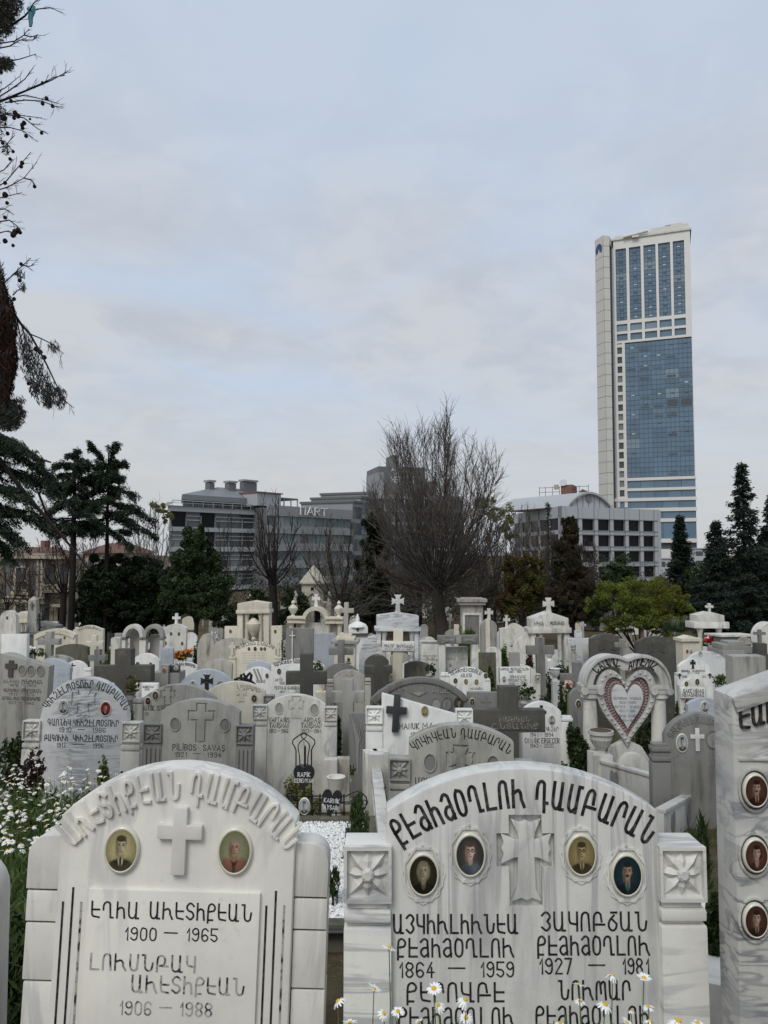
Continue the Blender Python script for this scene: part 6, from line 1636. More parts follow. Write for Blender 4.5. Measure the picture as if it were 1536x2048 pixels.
g = Grave('block_planter', 'grey block planter with a portrait post right of the dark brown cross', 303, 358, 1346, 11.6, 'concrete', 'rect', th=.35, cat='planter'); x0 = g.p(323, 1330)[0]; x1 = g.p(338, 1330)[0]; MB().box(x0, x1, -.05, .1, 0, g.p(330, 1330)[1]).build('portrait_post', 'concrete', g.root); g.med(330, 1340, 4, 5.5, 'l', y=-.05); x0 = g.p(338, 1330)[0]; x1 = g.p(358, 1330)[0]; MB().box(x0, x1, .02, .07, g.h - .01, g.p(330, 1332)[1]).build('black_photo_block', 'granite_black', g.root); g.med(351, 1337, 5, 5, 'k', y=.02)
g = Grave('inscribed_gravestone', 'small white nameplate stone under the block planter', 283, 315, 1367, 10.6, 'marble_clean', 'rect', th=.08); g.text([('BAHDESYAN', 285, 306, 1376, 4), ('2009', 288, 298, 1381, 3.5)], off=.05, res=1)
g = Grave('cross_arch_tomb', 'grey vaulted tomb with flared cross right of the door shaped tomb', 964, 994, 1240, 30, 'stone_mid', 'arch', 1252, th=.5, cat='tomb'); zt = g.p(979, 1216)[1]; MB().prism([(x, g.h - .03 + z) for x, z in cross_poly(.33, zt - g.h, .10, (zt - g.h) * .66, 'pattee')], .1, .2).build('finial_cross', 'marble_white', g.root)
g = Grave('cross_arch_tomb', 'wide pale vaulted tomb with niche left of the white gabled tomb', 1000, 1062, 1248, 32, 'marble_white', 'shoulder', 1258, th=.5, cat='tomb', q=.25); MB().prism([(-.35, .3), (.35, .3)] + arc_top(.7, 1.0, 1.35), -.02, .0).build('niche', 'stone_grey', g.root); zt = g.p(1014, 1228)[1]; MB().prism([(-.35 + x, g.h - .25 + z) for x, z in cross_poly(.28, .62, .09, .42, 'pattee')], .1, .2).build('finial_cross', 'marble_white', g.root)
g = Grave('stone_pillar', 'thin pale stone pillar beside the vaulted tomb with flared cross', 972, 980, 1238, 26, 'marble_cream', 'rect', th=.12)
g = Grave('small_shrine', 'small white shrine with onion top and black cross right of the pedestal cross', 696, 736, 1255, 24, 'marble_clean', 'rect', th=.4, cat='tomb'); g.cross(716, 1257, 1264, 6, 2, 'khach', dep=.01, mat='ink')
MB().lathe([(.32, g.h), (.28, g.h + .08), (.16, g.h + .14), (.06, g.h + .18), (.07, g.h + .26), (.02, g.h + .42)], 12, (0, .2, 0)).build('onion_top', 'marble_clean', g.root); MB().box(-.35, .35, -.06, -.002, g.p(716, 1272)[1], g.p(716, 1267)[1]).build('dark_shelf', 'stone_dark', g.root)

# far rows glimpsed between trunks: small, each its own
rf_ = random.Random(21)
far = []
spots = [(10, 1252), (34, 1262), (52, 1268), (104, 1262), (126, 1250), (160, 1248), (212, 1268), (300, 1262), (314, 1258), (380, 1262), (392, 1266), (432, 1258), (566, 1262), (600, 1262), (650, 1258), (672, 1252), (708, 1262), (726, 1268), (742, 1256), (848, 1240), (858, 1258), (866, 1246), (900, 1252), (906, 1268), (1008, 1240), (1034, 1236), (1048, 1252), (1150, 1250), (1166, 1256), (1180, 1246), (1196, 1240), (1210, 1250), (1222, 1238), (1236, 1252), (1250, 1256), (1262, 1244), (1290, 1252), (1304, 1262), (1312, 1250), (1330, 1262), (1352, 1266), (1462, 1262), (1470, 1256), (1480, 1262), (1492, 1254), (1500, 1262), (1512, 1252), (1530, 1262)]
spots += [(x + rf_.uniform(-8, 8), 0) for x in range(0, 1536, 24) if not 180 < x < 330]
where = lambda x: 'left of the dark bush' if x < 150 else 'under the dark bush' if x < 330 else 'left of the pollarded trunk' if x < 545 else 'below the chapel' if x < 700 else 'left of the big bare trunk' if x < 880 else 'right of the big bare trunk' if x < 1060 else 'behind the white gabled tomb' if x < 1190 else 'under the lime green tree' if x < 1360 else 'before the spruces'
spots.sort()
ordn = ['first', 'second', 'third', 'fourth', 'fifth', 'sixth', 'seventh', 'eighth', 'ninth', 'tenth', 'eleventh', 'twelfth', 'thirteenth', 'fourteenth', 'fifteenth', 'sixteenth', 'seventeenth', 'eighteenth', 'nineteenth', 'twentieth']
cnt = {}
for i, (px, py) in enumerate(spots):
    wd = where(px); cnt[wd] = cnt.get(wd, 0) + 1
    d = rf_.uniform(36, 62) if py else rf_.uniform(58, 95)
    k = rf_.choice(['arch', 'rect', 'gable', 'cross', 'arch', 'point'])
    yt = 1105 + (EYE - (G(d) + rf_.uniform(.9, 1.7))) / d * F
    mat = rf_.choice(['marble_white', 'marble_clean', 'stone_mid', 'marble_cream', 'stone_mid'])
    word = {'arch': 'round topped gravestone', 'rect': 'square gravestone', 'gable': 'gabled gravestone', 'cross': 'stone cross', 'point': 'pointed gravestone'}[k]
    lb = f'tiny far {word} {wd}, {ordn[cnt[wd] - 1]} from the left'
    wpx = rf_.uniform(.55, 1.1) / d * F
    if k == 'cross': standing_cross('distant_cross', lb, px - wpx * .35, px + wpx * .35, yt, d, mat, .16 / d * F, yt + .4 / d * F, th=.15)
    else: Grave('distant_gravestone', lb, px - wpx / 2, px + wpx / 2, yt, d, mat, k, yt + .25 / d * F, th=.2)
sp2 = sorted(rf_.uniform(0, 1536) for _ in range(66)); c2 = {}
for px in sp2:
    if 185 < px < 225: continue
    wd = where(px); c2[wd] = c2.get(wd, 0) + 1
    d = rf_.uniform(25, 37); k = rf_.choice(['arch', 'rect', 'cross', 'cross', 'gable', 'arch', 'point']); hgt = rf_.uniform(.7, 1.25)
    yt = 1105 + (EYE - (G(d) + hgt)) / d * F; mat = rf_.choice(['marble_clean', 'marble_white', 'marble_clean', 'marble_cream', 'stone_mid', 'marble_bands']); wpx = rf_.uniform(.5, .95) / d * F
    word = {'arch': 'round topped gravestone', 'rect': 'square gravestone', 'gable': 'gabled gravestone', 'cross': 'stone cross', 'point': 'pointed gravestone'}[k]
    lb = f'small {word} {wd}, {ordn[c2[wd] - 1]} from the left'
    if k == 'cross': standing_cross('distant_cross', lb, px - wpx * .38, px + wpx * .38, yt, d, mat, .15 / d * F, yt + .35 / d * F, th=.13)
    else:
        gg = Grave('distant_gravestone', lb, px - wpx / 2, px + wpx / 2, yt, d, mat, k, yt + .2 / d * F, th=.16)
        if k == 'arch': gg.cross(px, yt + .12 / d * F, yt + .55 / d * F, .26 / d * F, .06 / d * F, dep=.015, mat='stone_grey')
for o in list(COL.objects):
    if o.name.startswith('distant_'): o['group'] = 'far rows of gravestones'
# ------------------------------------------------------------ vegetation kit
NR = np.random.default_rng(4)
def unitv(n):
    v = NR.normal(size=(n, 3)); return v / np.linalg.norm(v, axis=1, keepdims=True)
def leafq(C, size, asp=.5, direc=None, spread=1.0, var=.4):
    """diamond leaves at C (n,3); direc: optional main direction (n,3)"""
    n = len(C)
    u = unitv(n)
    if direc is not None:
        u = direc + u * spread; u /= np.linalg.norm(u, axis=1, keepdims=True)
    v = np.cross(u, unitv(n)); v /= np.linalg.norm(v, axis=1, keepdims=True) + 1e-9
    L = (size * (1 + var * (NR.random(n) * 2 - 1)))[:, None]
    return np.stack([C - u * L / 2, C + v * L * asp / 2, C + u * L / 2, C - v * L * asp / 2], 1)
def clumps(c, rad, k, n, cs=.22, surf=.55, seed=None):
    """n points in k clumps spread through an ellipsoid"""
    c, rad = np.array(c), np.array(rad)
    u = unitv(k); r = (surf + (1 - surf) * NR.random(k)) ** .6
    cc = u * r[:, None] * (.72 + .32 * NR.random((k, 1)))
    idx = NR.integers(0, k, n)
    s = cs * (.5 + NR.random(k))
    p = cc[idx] + unitv(n) * (NR.random(n) ** .5 * s[idx])[:, None]
    return c + p * rad
def tree_root(name, label, px, d, group=None, cat='tree'):
    x = (px - CX) / F * d
    return thing(name, label, cat, (x, d, G(d)), group=group), x
def wob(p0, p1, n, amp, rng, sag=0):
    p0, p1 = Vector(p0), Vector(p1); L = (p1 - p0).length
    out = []
    for k in range(n + 1):
        t = k / n; p = p0.lerp(p1, t)
        j = amp * L * math.sin(math.pi * t)
        out.append(p + Vector((rng.uniform(-1, 1), rng.uniform(-1, 1), rng.uniform(-1, 1))) * j + Vector((0, 0, sag * L * math.sin(math.pi * t))))
    return out
def taper(a, b, n): return [a + (b - a) * k / n for k in range(n + 1)]

def bare_tree(label, px, d, h, fork, cr, tr, nl=14, ns=9, nt=5, seed=1, mat='twig', bark='bark_dark', shoots=0, spread=(8, 48), tipz=None, minr=.016, name='bare_tree', cb=.25, lean=0, thin=1.):
    rng = random.Random(seed)
    root, _ = tree_root(name, label, px, d)
    mb = MB()
    tp = [Vector((lean * k / 6 + rng.uniform(-.05, .05) * tr, rng.uniform(-.05, .05) * tr, -.1 + (fork + .1) * k / 6)) for k in range(7)]
    mb.tube(tp, [tr * (1.35 if k == 0 else 1.0 - .25 * k / 6 + (.12 if k == 6 else 0)) for k in range(7)], 10)
    top = tp[-1]
    mb.build('trunk', bark, root, smooth=60)
    lb, tw = MB(), MB()
    for i in range(nl):
        az = 2 * math.pi * (i + rng.random() * .8) / nl * 2.618
        t = (i + .5) / nl
        el = R(90 - (spread[0] + (spread[1] - spread[0]) * t))
        # envelope: egg shaped crown from fork to h
        u_ = 1 - .93 * t ** 1.25
        tz = fork + (h - fork) * u_ * (rng.uniform(.93, 1.03) if thin == 1. else rng.uniform(.90, .97))
        rr = cr * math.sqrt(max(.02, 1 - ((u_ - .42) / .60) ** 2)) * rng.uniform(.55 if u_ > .8 else .82, 1.02)
        tip = Vector((rr * math.cos(az) + lean, rr * math.sin(az), tz))
        st = top + Vector((tr * .6 * math.cos(az), tr * .6 * math.sin(az), -rng.random() * fork * cb))
        n = 7
        P = []
        mid = st.lerp(tip, .5) + Vector((math.cos(az), math.sin(az), 0)) * rr * .26 - Vector((0, 0, .04 * h))
        for k in range(n + 1):
            s = k / n
            P.append((st * (1 - s) ** 2 + mid * 2 * s * (1 - s) + tip * s * s) + Vector((rng.uniform(-1, 1), rng.uniform(-1, 1), rng.uniform(-.5, .5))) * .06 * cr * (s * .6))
        r0 = tr * rng.uniform(.10, .30) * (1 - .35 * t) * thin
        lb.tube(P, taper(r0, minr * 1.2, n), 5)
        L = (tip - st).length
        for j in range(ns):
            s = .22 + .75 * (j + rng.random()) / ns
            k = min(int(s * n), n - 1); p = P[k].lerp(P[k + 1], s * n - k)
            dirn = (P[k + 1] - P[k]).normalized()
            sd = Vector((rng.uniform(-1, 1), rng.uniform(-1, 1), rng.uniform(-.4, .9))).normalized()
            dd = (dirn * 1.0 + sd * .8 + Vector((0, 0, .25))).normalized()
            l = L * rng.uniform(.14, .32) * (1.1 - .5 * s)
            e = p + dd * l + Vector((0, 0, .06 * l))
            Q = wob(p, e, 4, .04, rng, -.05)
            lb.tube(Q, taper(max(r0 * .32 * (1 - .6 * s), minr), minr * .9, 4), 4, cap=False)
            for q in range(nt):
                u = .2 + .8 * (q + rng.random()) / nt
                kk = min(int(u * 4), 3); p2 = Q[kk].lerp(Q[kk + 1], u * 4 - kk)
                d2 = (dd + Vector((rng.uniform(-1, 1), rng.uniform(-1, 1), rng.uniform(-.5, 1))) * .75).normalized()
                l2 = l * rng.uniform(.3, .6)
                tw.tube(wob(p2, p2 + d2 * l2, 2, .05, rng), [minr * .9, minr * .75, minr * .5], 3, cap=False)
    for i in range(shoots):                    # water shoots round the old pollard head
        az = rng.uniform(0, 6.28); z = rng.uniform(fork * .45, fork * 1.15)
        st = Vector((tr * .8 * math.cos(az), tr * .8 * math.sin(az), z))
        l = cr * rng.uniform(.35, 1.05); up = rng.uniform(-.05, .9)
        e = st + Vector((math.cos(az), math.sin(az), up)).normalized() * l
        Q = wob(st, e, 4, .06, rng, -.06)
        tw.tube(Q, taper(minr * 1.2, minr * .5, 4), 3, cap=False)
        for q in range(5):
            p2 = Q[1 + q % 3].lerp(Q[2 + q % 3], rng.random()); d2 = ((e - st).normalized() + Vector((rng.uniform(-1, 1), rng.uniform(-1, 1), rng.uniform(-.6, .9))) * .8).normalized()
            tw.tube([p2, p2 + d2 * l * rng.uniform(.15, .4)], [minr * .7, minr * .4], 3, cap=False)
    lb.build('limbs', bark, root, smooth=60, normals=False)
    tag(tw.build('twigs', mat, root, smooth=0, normals=False), kind='stuff')
    return root

def leafy_tree(label, px, d, trunk_h, tr, blobs, n, size, mat, name='leafy_tree', bark='bark_dark', k=40, cs=.25, asp=.55, seed=1, lean=0, surf=.5, core=0):
    """blobs: (px, py, rx px, ry px) ellipses of the crown in the picture, depth as wide as they are"""
    rng = random.Random(seed)
    root, x0 = tree_root(name, label, px, d)
    mb = MB(); tops = []
    for bx, by, rx, ry in blobs:
        c = W(bx, by, d); tops.append((c.x - x0, rng.uniform(-.3, .3) * rx / F * d, c.z - G(d)))
    mb.tube([(0, 0, -.1), (lean * .4, .03, trunk_h * .5), (lean, 0, trunk_h)], [tr * 1.2, tr, tr * .8], 8)
    for t in tops:
        mb.tube(wob((lean, 0, trunk_h * .92), t, 4, .05, rng), taper(tr * .6, tr * .15, 4), 5)
    mb.build('trunk', bark, root, smooth=60)
    Q = []
    tot = sum(b[2] * b[3] for b in blobs)
    for (bx, by, rx, ry), t in zip(blobs, tops):
        m = int(n * rx * ry / tot)
        P = clumps(t, (rx / F * d, rx / F * d, ry / F * d), max(6, int(k * rx * ry / tot)), m, cs, surf)
        Q.append(leafq(P, size, asp))
        if core: Pc = np.array(t) + unitv(m // 6) * (NR.random((m // 6, 1)) ** .5) * .66 * np.array((rx / F * d, rx / F * d, ry / F * d)); Q.append(leafq(Pc, size * 2.6, .8))
    tag(quads('crown', np.concatenate(Q), mat, root), kind='stuff')
    return root

def spray(P, side, hang, n, size, L, asp=.34):
    """needle sprays along a branch polyline P; side spread and hang in metres"""
    P = np.array([tuple(p) for p in P]); m = len(P) - 1
    t = .06 + .94 * NR.random(n); k = np.minimum((t * m).astype(int), m - 1); f = (t * m - k)[:, None]
    base = P[k] * (1 - f) + P[k + 1] * f
    dv = P[k + 1] - P[k]; dv /= np.linalg.norm(dv, axis=1, keepdims=True) + 1e-9
    sv = np.cross(dv, np.array([0, 0, 1.])); sv /= np.linalg.norm(sv, axis=1, keepdims=True) + 1e-9
    sgn = NR.choice([-1, 1], n)[:, None]; r = (NR.random(n) ** .8)[:, None]
    w = (1 - .65 * t)[:, None]
    C = base + sv * sgn * r * side * w + dv * r * side * .45 * w - np.array([0, 0, 1.]) * (r * .25 * side * w + hang * NR.random((n, 1)) ** 2) + NR.normal(size=(n, 3)) * size * .35
    D = dv * .7 + sv * sgn * .8 - np.array([0, 0, .35])
    return leafq(C, size, asp, D, .55)

def conifer(label, px, d, ytop, rpx, mat='leaf_spruce', seed=1, n_br=90, per=170, size=.16, side=.45, droop=.25, base_t=.06, name='conifer', tr=.16, hang=.12, up=0., tops=None, power=.85, yb=None):
    rng = random.Random(seed)
    root, x0 = tree_root(name, label, px, d)
    h = W(px, ytop, d).z - G(d); r = rpx / F * d
    mb = MB(); mb.tube([(0, 0, -.1), (rng.uniform(-.05, .05), 0, h * .5), (0, 0, h)], [tr * 1.2, tr * .7, .02], 8)
    Q = []
    for i in range(n_br):
        t = base_t + (1 - base_t) * ((i + rng.random()) / n_br) ** 1.05
        if t > .985: t = .985
        az = i * 2.4 + rng.uniform(-.4, .4)
        l = r * ((1 - t) ** power) * rng.choice((.3, .6, .85, 1.05, 1.35)) * rng.uniform(.85, 1.1) + .12
        z = t * h
        st = Vector((0, 0, z)); e = Vector((math.cos(az) * l, math.sin(az) * l, z + l * (up - droop * (1 - t)) ))
        P = wob(st, e, 5, .03, rng, .06)
        P[-1].z += .10 * l; P[-2].z += .03 * l
        mb.tube(P, taper(max(.012, tr * .25 * (1 - t)), .008, 5), 3, cap=False)
        Q.append(spray(P, side * (.3 + .7 * l / r), hang, int(per * (.15 + .85 * l / r)), size, l))
    lead = np.array([[0, 0, h - .5 + .55 * k / 30] for k in range(30)]) + NR.normal(size=(30, 3)) * .04
    Q.append(leafq(lead, size * .8, .2, np.tile([0, 0, 1.], (30, 1)), .6))
    mb.build('trunk', 'bark_dark', root, smooth=60)
    tag(quads('crown', np.concatenate(Q), mat, root), kind='stuff')
    return root

def bush(name, label, px, py, d, rx, ry, n, size, mat, cat='shrub', k=14, asp=.45, direc=None, group=None, stems=3, base=None):
    c = W(px, py, d); zg = G(d) if base is None else base
    root = thing(name, label, cat, (c.x, d, zg), group=group)
    kx, kz = rx / F * d, ry / F * d
    top_ = c.z + kz - zg; zc = c.z - zg
    if base is None and c.z - kz - zg > .1: kz2 = top_ / 2 + .05; n = int(n * min(2.2, kz2 / kz)); k = int(k * 1.4); kz = kz2; zc = top_ - kz
    P = clumps((0, 0, zc), (kx, kx * .8, kz), k, n, .32, .35)
    Dv = None
    if direc == 'up':
        Dv = P - np.array([0, 0, zc - kz]); Dv /= np.linalg.norm(Dv, axis=1, keepdims=True)
    tag(quads('foliage', leafq(P, size, asp, Dv, .5), mat, root), kind='stuff')
    mb = MB(); rng = random.Random(int(px))
    for i in range(stems): mb.tube(wob((rng.uniform(-.3, .3) * kx, 0, -.05), (rng.uniform(-.6, .6) * kx, rng.uniform(-.4, .4) * kx, zc + rng.uniform(-.2, .5) * kz), 3, .06, rng), taper(.008, .003, 3), 4)
    mb.build('stems', 'bark_brown', root)
    return root

# ------------------------------------------------------------ trees
plain('twig_big', (.125, .110, .098), .9, .1, .3, 3)
bare_tree('great bare egg shaped tree with old thick trunk in the middle distance', 886, 50, 15.6, 4.3, 5.0, .50, nl=70, ns=16, nt=10, seed=5, shoots=260, thin=.62, spread=(4, 66), minr=.0135, bark='bark_grey', mat='twig_big', lean=-.55)
bare_tree('pollarded tree with dark knobbly trunk left of the chapel', 553, 46, 9.4, 5.0, 1.9, .30, nl=18, ns=8, nt=5, seed=6, shoots=30, minr=.014, spread=(5, 55), lean=-.25)
bare_tree('smaller pollarded tree right of the chapel', 692, 44, 8.0, 3.4, 2.3, .22, nl=18, ns=8, nt=5, seed=7, shoots=60, minr=.014, spread=(5, 70), mat='twig_pale', lean=-.3)
bare_tree('bare pollard with thick head before the old house', 128, 48, 7.6, 4.0, 1.7, .24, nl=12, ns=7, nt=4, seed=8, shoots=20, minr=.014, mat='twig_red', lean=.1)
bare_tree('wide pale twiggy bare tree left of the sign office building', 300, 70, 11.5, 3.0, 2.6, .22, nl=22, ns=8, nt=5, seed=9, shoots=30, minr=.018, mat='twig_pale', bark='bark_grey')
bare_tree('thin bare tree in front of the sign office building', 452, 66, 9.8, 3.0, 2.4, .18, nl=14, ns=8, nt=5, seed=10, shoots=20, minr=.016, mat='twig')
bare_tree('twiggy bare tree above the tiled house roof', 182, 72, 9.8, 3.0, 2.6, .2, nl=14, ns=8, nt=5, seed=12, minr=.018, mat='twig_red')
bare_tree('bare tree with greyish twigs left of the grid block', 1050, 62, 10.0, 3.2, 2.9, .2, nl=20, ns=9, nt=5, seed=13, shoots=50, minr=.017, mat='twig_pale', bark='bark_grey')
bare_tree('bare shrubby tree right of the big bare tree', 968, 60, 9.8, 2.5, 2.8, .2, nl=18, ns=8, nt=5, seed=14, shoots=60, minr=.017)
bare_tree('slim dark bare trunk just left of the big bare tree', 838, 58, 10, 5.0, 1.6, .24, nl=8, ns=6, nt=4, seed=15, minr=.017)
bare_tree('bare tree left of the old house at the left edge', 18, 54, 7.2, 2.6, 1.8, .16, nl=12, ns=7, nt=4, seed=16, minr=.014, mat='twig_red')
bare_tree('bare grey tree behind the smaller pollard', 640, 64, 9.5, 2.2, 2.9, .16, nl=22, ns=9, nt=6, seed=40, shoots=70, minr=.016, mat='twig_pale', bark='bark_grey')
bare_tree('bare twiggy tree left of the rust brown cypress', 1090, 66, 9.4, 2.2, 2.9, .16, nl=22, ns=9, nt=6, seed=41, shoots=70, minr=.016, mat='twig_red', bark='bark_grey')
bare_tree('low twiggy bare tree behind the door shaped tomb', 1010, 56, 8.2, 2.2, 2.9, .16, nl=22, ns=9, nt=6, seed=42, shoots=70, minr=.016, mat='twig', bark='bark_grey')
bare_tree('bare bushy tree left of the big bare trunk', 800, 64, 8.6, 2.2, 2.9, .16, nl=22, ns=9, nt=6, seed=43, shoots=70, minr=.016, mat='twig', bark='bark_grey')
bare_tree('bare bushy tree behind the rust brown cypress', 1180, 64, 7.4, 2.2, 2.9, .16, nl=22, ns=9, nt=6, seed=44, shoots=70, minr=.016, mat='twig_red', bark='bark_grey')
bare_tree('bare twiggy tree in front of the cream house wing', 76, 60, 7.6, 2.2, 2.9, .16, nl=22, ns=9, nt=6, seed=45, shoots=70, minr=.016, mat='twig_red', bark='bark_grey')
# evergreens
leafy_tree('broad dark evergreen bush mass below the cedars', 240, 44, 1.2, .3, [(215, 1165, 62, 58), (285, 1170, 58, 62), (250, 1215, 90, 52), (180, 1215, 36, 46), (335, 1205, 38, 52)], 95000, .14, 'leaf_yew', name='dark_evergreen', core=1, k=170, cs=.20, surf=.75)
leafy_tree('dense bay tree on a bent trunk beside the dark evergreen mass', 392, 40, 1.8, .14, [(395, 1082, 32, 34), (385, 1130, 52, 46), (420, 1175, 46, 44), (365, 1180, 44, 44), (400, 1205, 58, 36)], 62000, .125, 'leaf_bay', name='bay_tree', core=1, k=130, cs=.24, surf=.6, lean=.1)
leafy_tree('ivy smothered column shaped tree left of the big bare tree', 752, 54, 3.0, .3, [(750, 1045, 26, 34), (755, 1095, 36, 46), (748, 1150, 40, 50), (750, 1210, 36, 44)], 44000, .16, 'leaf_ivy', name='ivy_tree', core=1, k=120, cs=.26)
leafy_tree('dark low evergreen between chapel and big bare tree', 770, 60, 1.0, .2, [(740, 1220, 45, 40), (800, 1225, 40, 36), (700, 1225, 30, 34)], 30000, .17, 'leaf_ivy', name='dark_evergreen', core=1, k=70)
leafy_tree('airy pale leaved tree top right of the big bare tree', 990, 72, 4.5, .15, [(975, 1015, 30, 22), (1005, 1035, 26, 30), (1022, 1062, 18, 24)], 3600, .22, 'leaf_pale', name='pale_tree', k=40, bark='bark_grey', cs=.3)
leafy_tree('pale young leaves on the tree beside the sign building corner', 322, 74, 4.2, .12, [(318, 1015, 22, 14), (335, 1030, 14, 18)], 1500, .22, 'leaf_pale', name='pale_tree', k=24, bark='bark_grey', cs=.3)
leafy_tree('olive brown leafy tree behind the white gabled tomb', 1042, 48, 1.5, .16, [(1035, 1140, 34, 36), (1060, 1180, 44, 46), (1030, 1205, 40, 40), (1070, 1130, 24, 30)], 40000, .12, 'leaf_olive', name='olive_tree', k=90, cs=.26)
leafy_tree('shaggy rust brown cypress beside the lime green tree', 1142, 46, 1.6, .2, [(1140, 1065, 22, 46), (1135, 1120, 44, 48), (1150, 1170, 46, 52), (1120, 1200, 40, 46), (1165, 1215, 40, 40)], 60000, .12, 'leaf_rust', name='rusty_cypress', core=1, k=140, cs=.2, asp=.3)
leafy_tree('bright lime green tree with thin dark trunk', 1273, 26, 1.3, .055, [(1225, 1195, 42, 34), (1290, 1190, 52, 38), (1345, 1205, 42, 36), (1260, 1230, 48, 30), (1310, 1232, 46, 28), (1200, 1180, 22, 18), (1375, 1222, 20, 18), (1240, 1252, 40, 20), (1320, 1254, 44, 20), (1185, 1205, 18, 22)], 60000, .06, 'leaf_lime', name='lime_tree', k=190, cs=.27, surf=.35)
leafy_tree('dark broadleaf trees behind the lime green tree', 1235, 60, 2, .2, [(1230, 1150, 40, 40), (1180, 1215, 40, 40), (1400, 1180, 40, 60), (1300, 1195, 60, 40)], 34000, .17, 'leaf_bay', name='dark_broadleaf', core=1, k=90)
leafy_tree('green shrubs behind the cream columned tomb', 470, 50, .6, .1, [(465, 1235, 44, 28), (520, 1215, 30, 34), (585, 1225, 34, 40)], 16000, .18, 'leaf_bay', name='green_shrub', k=60)
conifer('slim dark cypress standing against the tower foot', 1360, 62, 1033, 36, seed=21, n_br=150, per=260, size=.26, side=.6, up=.35, droop=.1, name='cypress')
conifer('tallest dark spruce near the right edge', 1487, 40, 925, 92, seed=22, power=1.05, n_br=120, per=330, size=.2, side=.6, droop=.22, base_t=.05)
conifer('dark spruce left of the tallest one', 1432, 44, 1042, 80, seed=23, power=.95, n_br=105, per=320, size=.21, side=.6, droop=.25, base_t=.05)
conifer('dark spruce cut by the right edge', 1548, 42, 985, 95, seed=24, power=1.0, n_br=105, per=320, size=.21, side=.6, droop=.25, base_t=.05)
conifer('small dark spire behind the grid block corner', 1097, 80, 1005, 16, seed=25, n_br=60, per=70, size=.25, side=.4, up=.5, name='cypress')
conifer('tiny fir sapling at the foot of the obelisk', 84, 25, 1226, 10, seed=26, n_br=26, per=26, size=.07, side=.08, name='fir_sapling', tr=.02)
leafy_tree('black green hedge mass at the foot of the spruces', 1470, 46, .5, .1, [(1420, 1205, 46, 56), (1445, 1155, 40, 60), (1500, 1190, 56, 70), (1545, 1180, 46, 80), (1515, 1130, 40, 60)], 50000, .18, 'leaf_spruce', name='dark_hedge', core=1, k=110, surf=.7)

# far belt of dark thicket that closes the view behind the graves
def belt(name, label, d0, d1, x0, x1, hh, n, size, mat, seed):
    r = np.random.default_rng(seed)
    kk = 150; cx_ = r.uniform(x0, x1, kk); cd_ = r.uniform(d0, d1, kk); ch = hh * (.55 + .6 * r.random(kk)) * (1 + .25 * np.sin(cx_ * .35))
    idx = r.integers(0, kk, n); u = r.random(n)
    P = np.stack([cx_[idx] + r.normal(size=n) * 1.1 * (1.1 - .6 * u), cd_[idx] + r.normal(size=n) * .9, np.array([G(q) for q in cd_])[idx] + ch[idx] * u ** .8], 1)
    o = quads(name, leafq(P, size, .5), mat); tag(o, label, 'thicket', kind='stuff')
belt('thicket', 'dark green thicket closing the cemetery behind the tombs', 70, 84, -52, 62, 4.6, 60000, .22, 'leaf_ivy', 1)
belt('thicket', 'brown leafless thicket among the far trees', 62, 72, -10, 34, 4.2, 26000, .20, 'leaf_rust', 2)
